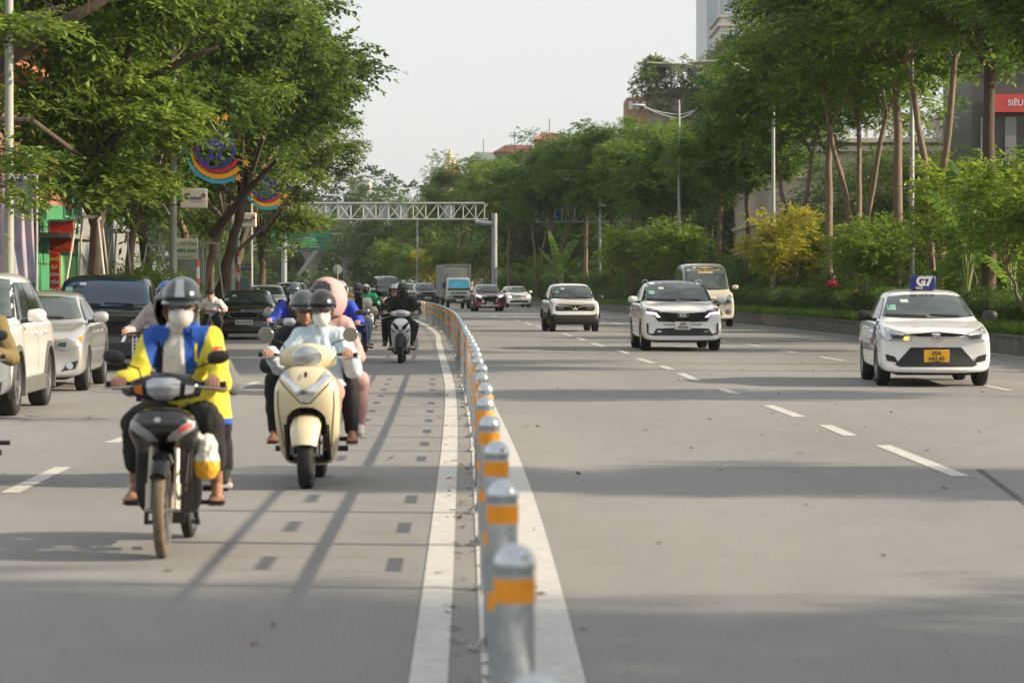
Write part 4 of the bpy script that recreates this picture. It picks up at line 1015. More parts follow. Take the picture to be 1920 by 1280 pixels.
def redroofs():
    RR = mat('red_tin', (.42, .09, .07), .6, var=.15, vs=1)
    for (px0, px1, py0, py1, y, label, wm, n) in ((1000, 1062, 245, 262, 330, 'upper red-roofed house above the distant trees', mat('wall_red', (.35, .13, .10), .8), 'red_roofed_house'), (925, 1005, 268, 285, 345, 'lower red-roofed house stepping down towards the spire', mat('wall_cream2', (.45, .36, .28), .8), 'red_roofed_house'), (876, 935, 282, 300, 355, 'grey house with a sloping roof left of the red roofs', mat('wall_grey2', (.3, .31, .3), .8), 'grey_roofed_house')):
        a = W(px0, py0, y); b = W(px1, py1, y); wd = b.x - a.x; r = empty(n, ((a.x + b.x) / 2, y + 5, 0), 0, label, 'house')
        mb = MB(); mb.box((0, 0, b.z / 2 ), (wd * .92, 9, b.z)); mb.build('wall', wm, r)
        rf = RR if 'red' in n else mat('roof_slate', (.14, .17, .16), .7)
        h = a.z - b.z; mb = MB(); e = wd / 2
        mb.add([(-e, -5.2, b.z), (e, -5.2, b.z), (e, 5, b.z), (-e, 5, b.z), (-e * .45, 0, b.z + h), (e * .8, 0, b.z + h), ], [(0, 1, 5, 4), (1, 2, 5), (2, 3, 4, 5), (3, 0, 4), (0, 3, 2, 1)]); mb.build('roof', rf, r, smooth=0)
        for i in range(4):
            x = -wd * .36 + i * wd * .24; mb = MB(); mb.box((x, -4.55, b.z - 1.0), (.8, .12, 1.0)); mb.build('window', M_glassb, r)
        mb = MB(); mb.tube([(0, 0, b.z), (0, 0, b.z + h + 1.8)], .05, 5); mb.build('aerial', M_dark, r)
redroofs()
def spire():
    y = 330; s = y / F; r = empty('domed_spire', (W(843, 0, y).x, y + 3, 0), 0, 'ornate golden spire on a ribbed dome with red roof skirts', 'spire'); z = lambda py: CH + (HZ - py) * s
    GO = mat('gold_stone', (.62, .52, .34), .5, var=.2, vs=2); R_ = lambda q: q * s
    prof = [(20, 322), (21, 316), (16, 311), (14, 306), (9, 303), (8.5, 298), (9.5, 297), (7, 292), (6, 289), (7, 288), (4.5, 284), (2.6, 281), (1, 276)]
    mb = MB(); mb.rings([sering((0, 0, z(p)), R_(q), R_(q), 16) for q, p in prof]); mb.build('dome', GO, r, smooth=30)
    mb = MB()
    for i in range(16):
        a = 2 * math.pi * i / 16; mb.tube([(math.cos(a) * R_(q) * 1.02, math.sin(a) * R_(q) * 1.02, z(p)) for q, p in ((20, 320), (21, 316), (16, 311), (14, 306))], .09, 5)
    mb.build('rib', mat('gold_stone2', (.5, .42, .28), .5), r)
    for i in range(8):
        a = 2 * math.pi * i / 8; mb = MB(); mb.tube([(math.cos(a) * R_(10), math.sin(a) * R_(10), z(304)), (math.cos(a) * R_(9), math.sin(a) * R_(9), z(296))], [.22, .03], 6); mb.build('pinnacle', GO, r)
    mb = MB(); mb.rings([sering((0, 0, z(p)), R_(q), R_(q), 8) for q, p in ((42, 335), (22, 321))]); mb.build('roof', mat('red_tin', (0, 0, 0)), r, smooth=0)
    mb = MB(); mb.rings([sering((0, 0, zz), R_(36), R_(36), 8) for zz in (0, z(334))]); mb.build('drum', mat('wall_cream2', (0, 0, 0)), r, smooth=0)
spire()
building('far_white_house', W(655, 0, 480).x, W(692, 0, 480).x, 480, 490, W(0, 339, 480).z, mat('far_white', (.6, .58, .53), .7), 'small white house showing above the gantry beside the left crowns', 5, 2, win=(.9, 1.1), z0=1)
if 0: building('low_white_house', W(600, 0, 400).x, W(655, 0, 400).x, 405, 415, W(0, 358, 400).z, mat('far_white', (0, 0, 0)), 'pale lower house just left of the small white one', 3, 2, win=(.9, 1.1), z0=1)

# ---------------------------------------------------------------- gantries and footbridge
def gantry(xl, xr, y, zb, zt, legs, label, signs=(), bays=14, name='steel_gantry'):
    r = empty(name, (0, y, 0), 0, label, 'gantry', 'lattice sign gantries'); D = .9
    mb = MB()
    for dy in (0, D):
        mb.tube([(xl, dy, zb), (xr, dy, zb)], .06, 8); mb.tube([(xl, dy, zt), (xr - .3, dy, zt)], .075, 8)
    mb.build('chord', M_gan, r)
    mb = MB(); bw = (xr - xl) / bays
    for i in range(bays + 1):
        x = xl + i * bw - (.3 if i == bays else 0)
        for dy in (0, D): mb.tube([(x, dy, zb), (x, dy, zt)], .035, 6)
        mb.tube([(x, 0, zb), (x, D, zb)], .03, 6); mb.tube([(x, 0, zt), (x, D, zt)], .03, 6)
        if i < bays:
            for dy in (0, D):
                mb.tube([(x, dy, zb), (x + bw, dy, zt)], .03, 6)
                if i % 2 == 0: mb.tube([(x, dy, zt), (x + bw, dy, zb)], .03, 6)
    mb.build('lattice', M_gan, r)
    for lx in legs:
        mb = MB(); mb.tube([(lx, D / 2, 0), (lx, D / 2, zb + .5)], .23, 16); mb.tube([(lx, D / 2, zb - .35), (lx - (1.6 if lx > (xl + xr) / 2 else -1.6), D / 2, zb - .25)], .22, 10); mb.build('column', mat('column_grey', (.30, .32, .34), .5, var=.1, vs=1), r)
    return r
s1 = 5000 / 222; gy = 222
g1 = gantry(W(540, 0, gy).x, W(915, 0, gy).x, gy, W(0, 411, gy).z, W(0, 381, gy).z, (W(927, 0, gy).x, W(532, 0, gy).x), 'white lattice steel gantry spanning the road above the truck', bays=16)
mb = MB(); 
for i in (3.1, 4.4, 5.8, 7.9, 9.2, 10.6, 14.4):
    x = W(540, 0, gy).x + (i - 2) * (W(915, 0, gy).x - W(540, 0, gy).x) / 16 ; mb = MB(); mb.box((x + .5, .95, (W(0, 396, gy).z)), (.95, .05, 1.1)); mb.build('sign_back', mat('sign_back2', (.36, .38, .38), .5), g1)
x = W(768, 0, gy).x; mb = MB(); mb.box((x, 0, W(0, 369, gy).z), (.5, .5, .32)); mb.tube([(x, 0, W(0, 381, gy).z), (x, 0, W(0, 372, gy).z)], .05, 6); mb.build('camera_box', M_white, g1, bevel=.04)
gy2 = 205
g2 = gantry(W(1005, 0, gy2).x, W(1415, 0, gy2).x, gy2, W(0, 416, gy2).z, W(0, 386, gy2).z, (W(1428, 0, gy2).x,), 'second lattice gantry with blue lane signs half hidden in the trees on the right', bays=17)
BL = mat('route_blue', (.01, .07, .42), .45)
for j, px in enumerate((1040, 1196, 1345)):
    a = W(px, 397, gy2); mb = MB(); mb.box((a.x, -.15, a.z), (1.0, .05, 1.1)); s_ = mb.build('lane_sign', BL, g2)
    mb = MB(); mb.prism([(a.x + q[0], -.185, a.z + q[1]) for q in ((-.06, -.35), (.06, -.35), (.06, .1), (.17, .1), (0, .4), (-.17, .1), (-.06, .1))], (0, .008, 0)); mb.box((a.x, -.185, a.z - .42), (.5, .01, .07)); mb.build('arrow', M_white, s_, smooth=0)
    mb = MB(); mb.bar((a.x - .15, -.2, a.z - .1), (a.x + .4, -.2, a.z + .4), .01, .07); mb.build('stroke', mat('ink_red', (0, 0, 0)), s_)
def footbridge():
    y = 300; X = lambda p: (p - 960) / F * y; Z = lambda p: CH + (HZ - p) * y / F
    r = empty('footbridge', (0, y, 0), 0, 'concrete footbridge with green advertising panels beneath the gantry', 'footbridge')
    mb = MB(); mb.box(((X(470) + X(1010)) / 2, 1.5, Z(464)), (X(1010) - X(470), 3, Z(457) - Z(470))); mb.build('deck', mat('concrete', (.42, .40, .36), .8, var=.12, vs=1), r)
    for px in (650, 585, 880): mb = MB(); mb.rings([sering((X(px), 1.5, zz), a, a * .8, 16) for zz, a in ((0, .5), (Z(500), .5), (Z(480), 1.1), (Z(472), 1.6))]); mb.build('pier', mat('concrete', (0, 0, 0)), r)
    mb = MB()
    for i in range(70): x = X(470) + (X(1010) - X(470)) * i / 69; mb.box((x, 0, (Z(438) + Z(457)) / 2), (.05, .05, Z(438) - Z(457)))
    mb.box(((X(470) + X(1010)) / 2, 0, Z(438)), (X(1010) - X(470), .1, .08)); mb.build('railing', M_white, r)
    m = bpy.data.materials.new('green_advert'); m.use_nodes = True; n = m.node_tree.nodes; L = m.node_tree.links
    tc = n.new('ShaderNodeTexCoord'); mp = n.new('ShaderNodeMapping'); mp.inputs['Scale'].default_value = (.25, 1, 1.6); wv = n.new('ShaderNodeTexNoise'); wv.inputs['Scale'].default_value = 1.2; wv.inputs['Distortion'].default_value = 1.5
    L.new(tc.outputs['Object'], mp.inputs[0]); L.new(mp.outputs[0], wv.inputs[0]); cr = n.new('ShaderNodeValToRGB'); e = cr.color_ramp.elements; e[0].position = .3; e[0].color = (.004, .05, .05, 1); e[1].position = .62; e[1].color = (.01, .30, .12, 1); L.new(wv.outputs[0], cr.inputs[0]); L.new(cr.outputs[0], n['Principled BSDF'].inputs['Base Color'])
    def panel(p0, p1, q0, q1): mb = MB(); mb.box(((X(p0) + X(p1)) / 2, -.15, (Z(q0) + Z(q1)) / 2), (X(p1) - X(p0), .12, Z(q0) - Z(q1))); return mb.build('advert_panel', m, r)
    a = panel(508, 621, 437, 468); b = panel(688, 935, 440, 467)
    # train drawn on the first panel: body, windows, light trails
    y_ = -.225; W_ = mat('print_white', (.55, .7, .62), .6); GG = mat('print_green', (.06, .42, .12), .6)
    tr = [(563, 461), (563, 453), (590, 447), (594, 450), (595, 461)]; mb = MB(); mb.prism([(X(p), y_, Z(q)) for p, q in tr][::-1], (0, .02, 0)); mb.build('train_print', GG, a, smooth=0)
    mb = MB(); mb.prism([(X(p), y_ + .004, Z(q)) for p, q in ((528, 459), (563, 453), (563, 461), (530, 463))], (0, .012, 0)); mb.build('train_print', W_, a, smooth=0)
    mb = MB()
    for q in range(4): mb.box((X(584 + q * 2.6), y_ - .02, Z(450.5)), (.12, .01, .12))
    mb.tube([(X(525), y_, Z(455)), (X(550), y_, Z(449)), (X(575), y_, Z(446.5)), (X(592), y_, Z(446.5))], .035, 5); mb.tube([(X(512), y_, Z(465)), (X(600), y_, Z(463))], .04, 5); mb.build('light_trail', W_, a)
    text_mesh('HÀNH TRÌNH', .58, W_, b, FT(X(803), -.22, Z(450)), bold=.02); text_mesh('NÂNG BƯỚC', .58, W_, b, FT(X(802), -.22, Z(460)), bold=.02)
    mb = MB(); mb.tube([(X(890 + 14 * math.cos(t)), y_, Z(459 + 4 * math.sin(t))) for t in [i * .5 for i in range(12)]], .05, 5); mb.build('swirl', mat('print_green2', (.1, .5, .35), .6), b)
    mb = MB()
    for i in range(14): mb.box((X(660) - .2 * i - 4, -1.2 - .5 * 0, Z(470) - .28 * i - .15), (.5, 1.6, .28))
    mb.build('stairs', mat('concrete', (0, 0, 0)), r)
footbridge()
# ---------------------------------------------------------------- vehicles
def paint(name, c, metal=0.0): return mat(name, c, .32, metal=metal, coat=1.0)
P_white = paint('paint_white', (.76, .76, .75)); P_pearl = paint('paint_pearl', (.74, .73, .69)); P_silver = paint('paint_silver', (.42, .42, .41), .45)
P_black = paint('paint_black', (.008, .008, .009)); P_char = paint('paint_charcoal', (.035, .037, .042), .4); P_red = paint('paint_red', (.20, .012, .018), .2)
P_beige = paint('paint_beige', (.60, .56, .48)); P_navy = paint('paint_navy', (.012, .015, .03))
M_glass = mat('vehicle_glass', (.055, .072, .072), .06, spec=.9, var=.75, vs=1.7, stretch=(1, 1, 1.6)); M_glass2 = mat('vehicle_glass_side', (.012, .015, .017), .08, spec=.7)  # windscreen base colour mottled to stand in for reflections and cabin shapes
M_trim = mat('black_trim', (.012, .012, .013), .55); M_trimg = mat('gloss_black', (.006, .006, .007), .15); M_grey = mat('grey_cladding', (.10, .10, .095), .65)
M_rubber = mat('rubber', (.018, .017, .016), .85, var=.2, vs=20); M_alloy = mat('alloy', (.45, .45, .45), .3, metal=.9); M_alloyd = mat('alloy_dark', (.08, .08, .085), .3, metal=.7)
M_chrome = mat('chrome', (.75, .76, .78), .12, metal=1.0); M_lamp = mat('lamp_glass', (.42, .45, .48), .12, metal=.55, coat=1); M_lampd = mat('lamp_dark', (.07, .075, .09), .12, metal=.4, coat=1)
M_led = mat('lit_led', (.85, .88, 1.0), .3, emis=1.2); M_amber = mat('lit_amber', (1.0, .40, .08), .3, emis=1.1); M_amberoff = mat('amber_lens', (.55, .16, .02), .25)
M_plate = mat('plate_white', (.60, .60, .56), .45); M_platey = mat('plate_yellow', (.70, .36, .015), .45); M_ink = mat('plate_ink', (.03, .03, .035), .6)

def decal(name, bvh, pts, axis, m, parent, off=.006, step=.07, sgn=1, thick=.0, far=6.0):
    """a panel that follows the body surface: polygon seen along an axis and laid onto the shell"""
    bm = bmesh.new(); vs = [bm.verts.new((p[0], p[1], 0)) for p in pts]
    try: bm.faces.new(vs)
    except ValueError: bm.free(); return None
    for ax in (0, 1):
        lo = min(p[ax] for p in pts); hi = max(p[ax] for p in pts); n = int((hi - lo) / step)
        for k in range(1, n + 1):
            co = [0, 0, 0]; co[ax] = lo + (hi - lo) * k / (n + 1); no = [0, 0, 0]; no[ax] = 1
            bmesh.ops.bisect_plane(bm, geom=bm.verts[:] + bm.edges[:] + bm.faces[:], plane_co=co, plane_no=no)
    bad = []
    for v in bm.verts:
        a, b = v.co.x, v.co.y
        if axis == 'f': o_, d = V((a, -far, b)), V((0, 1, 0))
        elif axis == 'r': o_, d = V((a, far + 6, b)), V((0, -1, 0))
        elif axis == 't': o_, d = V((a, b, far)), V((0, 0, -1))
        else: o_, d = V((sgn * far, a, b)), V((-sgn, 0, 0))
        loc, nrm, idx, dist = bvh.ray_cast(o_, d)
        if loc is None: bad.append(v)
        else:
            nn = nrm if nrm.dot(d) < 0 else -nrm
            v.co = loc + (nn * .75 - d * .45) * off
    if bad: bmesh.ops.delete(bm, geom=bad, context='VERTS')
    if not bm.faces: bm.free(); return None
    me = bpy.data.meshes.new(name); bm.to_mesh(me); bm.free()
    me.materials.append(m); me.polygons.foreach_set('use_smooth', [True] * len(me.polygons))
    return mkobj(name, me, parent)
def mirror(pts): return [(-p[0], p[1]) for p in pts][::-1]

_wheels = {}
def wheel(parent, c, r, wd, side, rim='alloy', steer=0, spokes=5, rr=.66):
    key = (round(r, 3), wd, rim, spokes, rr)
    if key not in _wheels:
        mb = MB(); n = 36; prof = [(rr, -.42), (rr + .03, -.5), (.9, -.5), (.975, -.42), (1.0, -.28), (1.0, .28), (.975, .42), (.9, .5), (rr + .03, .5), (rr, .42)]
        rs = [[V((p[1] * wd, math.cos(2 * math.pi * i / n) * p[0] * r, math.sin(2 * math.pi * i / n) * p[0] * r)) for p in prof] for i in range(n)]
        mb.rings(rs, closed=True); ty = mb.mesh('tyre', M_rubber, 50)
        mb = MB()
        prof = [(rr * 1.01, .40), (rr * .98, .47), (rr * .93, .44), (rr * .9, .1), (rr * .9, -.4)]
        rs = [[V((p[1] * wd, math.cos(2 * math.pi * i / n) * p[0] * r, math.sin(2 * math.pi * i / n) * p[0] * r)) for p in prof] for i in range(n)]
        for i in range(n):
            a, b = rs[i], rs[(i + 1) % n]
            for k in range(4): mb.add([a[k], a[k + 1], b[k + 1], b[k]], [(0, 1, 2, 3)])
        for i in range(spokes):
            t = 2 * math.pi * i / spokes; d = V((0, math.cos(t), math.sin(t))); s_ = V((0, -math.sin(t), math.cos(t)))
            for q in ((-.55, -.12), (.12, .55)) if spokes <= 6 else ((-.2, .2),):
                w1, w2 = q[0] * .22 * r * rr, q[1] * .22 * r * rr
                A = [d * .1 * r + s_ * w1 * .6, d * .1 * r + s_ * w2 * .6, d * rr * .95 * r + s_ * w2 * 1.9, d * rr * .95 * r + s_ * w1 * 1.9]
                mb.prism([p + V((wd * .40, 0, 0)) for p in A], (-wd * .12, 0, 0))
        mb.cyl((wd * .25, 0, 0), (wd * .44, 0, 0), .13 * r, 14)
        rm = mb.mesh('rim', {'alloy': M_alloy, 'dark': M_alloyd}[rim], 30)
        mb = MB(); mb.cyl((wd * .0, 0, 0), (wd * .12, 0, 0), r * rr * .9, 24); bk = mb.mesh('brake', M_trim)
        _wheels[key] = (ty, rm, bk)
    ty, rm, bk = _wheels[key]
    o = mkobj('wheel', ty, parent); o.location = c; o.rotation_euler = (0, 0, (0 if side > 0 else math.pi) + steer)
    mkobj('rim', rm, o); mkobj('brake_disc', bk, o)
    return o

def car(label, px, y, s, group, cat='car', name='parked_car', yaw=0.0, x=None):
    """s: dict of dimensions. Local axes: front bumper at y=0 facing -Y"""
    w_, L, zr, zb = s['w'] / 2, s['L'], s['h'], s.get('zb', .22)
    r = empty(name, ((px - 960) / F * y if x is None else x, y, 0), yaw, label, cat, group)
    zh0, zh1, yc, yr0, yr1, yt, zt = s['zh0'], s['zh1'], s['yc'], s['yr0'], s['yr1'], s['yt'], s['zt']
    zs = s.get('zs', zh1 - .03); tum = s.get('tum', .80); bow = s.get('bow', .20); hw = s.get('hw', .86)
    m = s['paint']
    def sec(y_, wf, zb_, zs_, wg, ztp, wt, bw):
        W_ = w_ * wf; zm = zb_ + (zs_ - zb_) * .45
        pts = [(0, zb_), (W_ * .75, zb_), (W_ * .955, zb_ + .03), (W_ * .99, zb_ + .16), (W_, zm), (W_ * .985, zs_ - .10), (W_ * .95, zs_ - .02), (w_ * wg, zs_ + .02 if ztp > zs_ + .15 else zs_ + (ztp - zs_) * .35), (w_ * wt, ztp - (.08 if ztp > zs_ + .15 else (ztp - zs_) * .35)), (w_ * wt * .86, ztp - .015), (w_ * wt * .45, ztp + .005), (0, ztp + .012)]
        full = pts + [(-p[0], p[1]) for p in pts[-2:0:-1]]
        return [V((p[0], y_ + bw * (abs(p[0]) / w_) ** 2.2, p[1])) for p in full]
    st = []
    lip = s.get('lip', .0)
    zf = zh0 - s.get('drop', .10)
    st.append(sec(.02, .86, zb + .10, zf - .06, .74, zf - .02, .62, bow))
    st.append(sec(.0, .93, zb + .03, zf, .80, zf + .05, .70, bow))
    st.append(sec(.05, .975, zb, zh0 - .05, .86, zh0, .76, bow * .92))
    st.append(sec(.22, .99, zb, zh0 - .01, hw, zh0 + .04, .78, bow * .5))
    st.append(sec(.55, 1.0, zb, (zh0 * .5 + zs * .5), hw, zh0 + (zh1 - zh0) * .45 + .02, .78, bow * .12))
    st.append(sec(yc - .12, 1.0, zb, zs, .9, zh1 - .015, .78, 0))
    st.append(sec(yc, 1.0, zb, zs, .89, zh1 + .01, .80, 0))
    f = .5
    st.append(sec(yc + (yr0 - yc) * .5, 1.0, zb, zs + .01, .895, zh1 + (zr - zh1) * .56, (.89 + tum) / 2 * .99, 0))
    st.append(sec(yr0, 1.0, zb, zs + .015, .90, zr - .035, tum, 0))
    st.append(sec(yr0 + (yr1 - yr0) * .35, 1.0, zb, zs + .02, .90, zr, tum, 0))
    st.append(sec(yr0 + (yr1 - yr0) * .75, 1.0, zb, zs + .03, .895, zr - .005, tum * .99, 0))
    st.append(sec(yr1, 1.0, zb, zs + .035, .88, zr - .05, tum * .96, 0))
    if yt < L - .25:
        st.append(sec((yr1 + yt) / 2, 1.0, zb, zs + .03, .87, (zr + zt) / 2, tum * .97, 0))
        st.append(sec(yt, .99, zb, zs + .02, .86, zt + .02, .78, 0)); st.append(sec(L - .15, .97, zb + .03, zs, .84, zt, .76, -bow * .4))
    else:
        st.append(sec(L - .12, .98, zb + .03, zs + .02, .86, zt + (zr - zt) * .35, .8, -bow * .3))
    st.append(sec(L, .93, zb + .08, zs - .05, .78, zt - .1, .7, -bow * .6))
    mb = MB(); mb.rings(st); o = mkobj('body', mb.mesh('body', m, 0), None); COL.objects.unlink(o)
    ss = o.modifiers.new('s', 'SUBSURF'); ss.levels = 2; ss.render_levels = 2
    wr, wx = s['wr'], s['wx']; yf, yrr = s['yf'], s['yf'] + s['wb']
    cut = MB(); ar = wr * s.get('arch', 1.16)
    for yy in (yf, yrr):
        for sg in (-1, 1): cut.cyl((sg * (w_ - .30), yy, wr), (sg * (w_ + .3), yy, wr), ar, 28)
    co = mkobj('cut', cut.mesh('cut', M_trim, 0)); bo = o.modifiers.new('b', 'BOOLEAN'); bo.operation = 'DIFFERENCE'; bo.object = co; bo.solver = 'EXACT'
    me = evalmesh(o, 'body'); bpy.data.objects.remove(o); bpy.data.objects.remove(co)
    me.materials.clear(); me.materials.append(m)
    me.polygons.foreach_set('use_smooth', [True] * len(me.polygons)); me.set_sharp_from_angle(angle=math.radians(38))
    body = mkobj('body', me, r)
    bm = bmesh.new(); bm.from_mesh(me); bvh = BVHTree.FromBMesh(bm); bm.free()
    # arch linings and sills
    cl = s.get('clad')
    for yy in (yf, yrr):
        for sg in (-1, 1):
            mb = MB(); mb.prism([(sg * (w_ - .33), yy + math.cos(math.pi * i / 14) * ar, max(zb + .02, wr + math.sin(math.pi * i / 14) * ar)) for i in range(15)], (sg * .02, 0, 0)); mb.build('arch_lining', M_trim, body)
            if cl:
                a0, a1 = math.asin((zb - .01 - wr) / (ar * 1.03)), math.pi - math.asin((zb - .01 - wr) / (ar * 1.03)); K = 22
                oo = [(yy + math.cos(a0 + (a1 - a0) * i / K) * ar * 1.15, wr + math.sin(a0 + (a1 - a0) * i / K) * ar * 1.15) for i in range(K + 1)]; ii = [(yy + math.cos(a0 + (a1 - a0) * i / K) * ar * .99, wr + math.sin(a0 + (a1 - a0) * i / K) * ar * .99) for i in range(K + 1)]
                mb = MB(); X0, X1 = sg * (w_ - .06), sg * (w_ + .018)
                for i in range(K):
                    q = [oo[i], oo[i + 1], ii[i + 1], ii[i]]; mb.prism([(X0, p[0], p[1]) for p in q], (X1 - X0, 0, 0))
                mb.build('arch_trim', cl, body, smooth=0)
    if cl:
        for sg in (-1, 1):
            mb = MB(); mb.box((sg * (w_ - .04), (yf + yrr) / 2, zb + .09), (.11, s['wb'] - 2 * ar * 1.0, .2)); mb.build('sill_trim', cl, body, bevel=.02)
    for yy, stv in ((yf, s.get('steer', 0)), (yrr, 0)):
        for sg in (-1, 1): wheel(r, (sg * (w_ - wx / 2 - .012), yy, wr), wr, wx, sg, s.get('rim', 'alloy'), stv, s.get('spokes', 5))
    mb = MB(); mb.box((0, L / 2, zb + .02), (w_ * 1.3, L * .8, .12)); mb.box((0, yf, wr * .9), (w_ * 1.5, .08, .08)); mb.box((0, yrr, wr * .9), (w_ * 1.5, .1, .1)); mb.build('underbody', M_trim, r)
    # glass
    g = s.get('glass', M_glass)
    zc0, zc1 = zh1 + s.get('wsz', .035), zr - .10; xb, xt = w_ * s.get('wxb', .835), w_ * (tum - .05)
    wp = [(-xb, zc0 + .02), (-xb * .6, zc0 - .0), (0, zc0 - .01), (xb * .6, zc0 - .0), (xb, zc0 + .02), (xt, zc1 - .02), (xt * .6, zc1 + .01), (0, zc1 + .018), (-xt * .6, zc1 + .01), (-xt, zc1 - .02)]
    if s.get('surround'):
        k = s['surround']; zc = (zc0 + zc1) / 2; decal('windscreen_seal', bvh, [(p[0] * k, zc + (p[1] - zc) * 1.08) for p in wp], 'f', M_trimg, body, .005, .04)
    ws = decal('windscreen', bvh, wp, 'f', g, body, .010, .04)
    if ws:
        wb2 = bmesh.new(); wb2.from_mesh(ws.data); bvw = BVHTree.FromBMesh(wb2); wb2.free()
        for q, mm in s.get('stickers', [((-xb * .78, zc1 - .18, .13, .08), mat('sticker_green', (.25, .5, .42), .5)), ((-xb * .48, zc1 - .08, .12, .05), mat('sticker_pale', (.5, .58, .5), .5))]):
            decal('sticker', bvw, [(q[0] - q[2] / 2, q[1] - q[3] / 2), (q[0] + q[2] / 2, q[1] - q[3] / 2), (q[0] + q[2] / 2, q[1] + q[3] / 2), (q[0] - q[2] / 2, q[1] + q[3] / 2)], 'f', mm, ws, .003)
        for x0, x1 in ((-.05, -.78), (.62, .02)):
            for k_, (a_, b_) in enumerate([(x0, x1)]):
                p = [(a_ * w_, zc0 + .012), (b_ * w_, zc0 + .035), (b_ * w_, zc0 + .06), (a_ * w_, zc0 + .035)]; decal('wiper', bvw, p if p[0][0] < p[2][0] else p[::-1], 'f', M_trim, ws, .012)
    # side windows
    zl = zs + .055; zu = zr - .13; y0 = yc + (yr0 - yc) * .22 + .12; y1 = yr0 + .12; y3 = yr1 - .02; y4 = min(yt, L - .25) - s.get('sgr', .35)
    sp = s.get('split', [.46, .80]); 
    def quad(a, b):
        # a..b fractions along the glass house from y0..y4 at the sill and y1..y3 at the roof
        bl, br = y0 + (y4 - y0) * a, y0 + (y4 - y0) * b; tl, tr = max(bl, y1) if a > .01 else y1, min(br, y3)
        return [(bl, zl), (br, zl + .01), (br if br < y3 else (br + y3) / 2, (zl + zu) / 2 if br > y3 else zu - .02), (tr, zu - (.02 if b > .95 else 0)), (tl, zu)] + ([((bl + tl) / 2 - .03, (zl + zu) / 2 + .03)] if a < .01 else [])
    ed = [0] + sp + [1]
    for sg in (-1, 1):
        for a, b in zip(ed[:-1], ed[1:]):
            decal('side_window', bvh, quad(a + (.012 if a else 0), b - .012), 's', M_glass2, body, .007, sgn=sg)
        for f_ in sp[:2]:
            yy = y0 + (y4 - y0) * f_; decal('door_seam', bvh, [(yy - .006, zb + .2), (yy + .006, zb + .2), (yy + .006, zl - .02), (yy - .006, zl - .02)], 's', M_trim, body, .003, sgn=sg)
            hb = MB(); hh = bvh.ray_cast(V((sg * 5, yy - .2, zs - .12)), V((-sg, 0, 0)))[0]
            if hh: hb.box((hh.x + sg * .02, yy - .17, zs - .12), (.03, .2, .035)); hb.build('door_handle', s.get('handle', m), body, bevel=.01)
        yy = y0 - .1; decal('door_seam', bvh, [(yy - .006, zb + .2), (yy + .006, zb + .2), (yy + .006, zl - .05), (yy - .006, zl - .05)], 's', M_trim, body, .003, sgn=sg)
        # mirror
        mm = s.get('mirror', m); mz = zs + s.get('mz', .10); mx = w_ + .13; my = y0 + .02
        mb = MB(); mb.rings([sering((sg * (mx + dx), my + .02, mz), a, b, 14, 2.6, V((0, 1, 0)), V((0, 0, 1))) for dx, a, b in ((-.12, .02, .03), (-.10, .07, .07), (0, .085, .085), (.07, .075, .075), (.105, .03, .035))]); mo = mb.build('mirror', mm, body, smooth=50)
        mb = MB(); mb.bar((sg * (w_ - .06), my + .05, zs + .03), (sg * (mx - .04), my + .02, mz - .05), .09, .05); mb.build('mirror_arm', M_trim, mo)
    # front details
    for q in s.get('front', []):
        nm, pts, mm = q[:3]; off = q[3] if len(q) > 3 else .008
        decal(nm, bvh, pts, 'f', mm, body, off)
        if nm in ('headlight', 'fog_light', 'bumper_vent', 'led_strip', 'turn_signal', 'lamp_inner', 'fog_recess'): decal(nm, bvh, mirror(pts), 'f', mm, body, off)
    # plate
    if s.get('plate'):
        txt, pz, two, pm = s['plate']; hh = bvh.ray_cast(V((0.02, -5, pz)), V((0, 1, 0)))[0]; yy = hh.y - .02
        mb = MB(); wd, ht = (.33, .165) if two else (.44, .115)
        wd *= 1.15; ht *= 1.15
        mb.box((s.get('px', 0), yy, pz), (wd, .015, ht)); po = mb.build('number_plate', pm, r, bevel=.006)
        if two:
            a_, b_ = txt.split('|'); text_mesh(a_, .088, M_ink, po, FT(s.get('px', 0), yy - .009, pz + .042), .001, bold=.002); text_mesh(b_, .088, M_ink, po, FT(s.get('px', 0), yy - .009, pz - .042), .001, bold=.002)
        else: text_mesh(txt, .10, M_ink, po, FT(s.get('px', 0), yy - .009, pz), .001, bold=.002)
    if s.get('rails'):
        for sg in (-1, 1):
            xx = sg * w_ * (tum - .07); mb = MB(); mb.tube([(xx, yr0 + .15, zr - .06), (xx, yr0 + .35, zr - .0), (xx, (yr0 + yr1) / 2, zr + .025), (xx, yr1 - .25, zr), (xx, yr1 - .08, zr - .05)], .014, 8); mb.build('roof_rail', s['rails'], body)
    if s.get('roofm'):
        xr = w_ * tum * .93; decal('roof_panel', bvh, [(-xr, yr0 - .02), (xr, yr0 - .02), (xr * .98, yr1), (-xr * .98, yr1)], 't', s['roofm'], body, .004, .2)
    return r, body, bvh

def ellpts(cx, cz, a, b, n=18, t0=0, t1=360): return [(cx + a * math.cos(math.radians(t0 + (t1 - t0) * i / n)), cz + b * math.sin(math.radians(t0 + (t1 - t0) * i / n))) for i in range(n if t1 - t0 == 360 else n + 1)]
def emblem_rings(parent, bvh, rings, m, name='emblem', r0=.006):
    mb = MB()
    for (cx, cz, a, b) in rings:
        y_ = bvh.ray_cast(V((cx, -5, cz)), V((0, 1, 0)))[0].y - .03
        mb.tube([(p[0], y_, p[1]) for p in ellpts(cx, cz, a, b)], r0, 6, closed=True)
    mb.build(name, m, parent)
def sy(bvh, x, z): return bvh.ray_cast(V((x, -5, z)), V((0, 1, 0)))[0].y

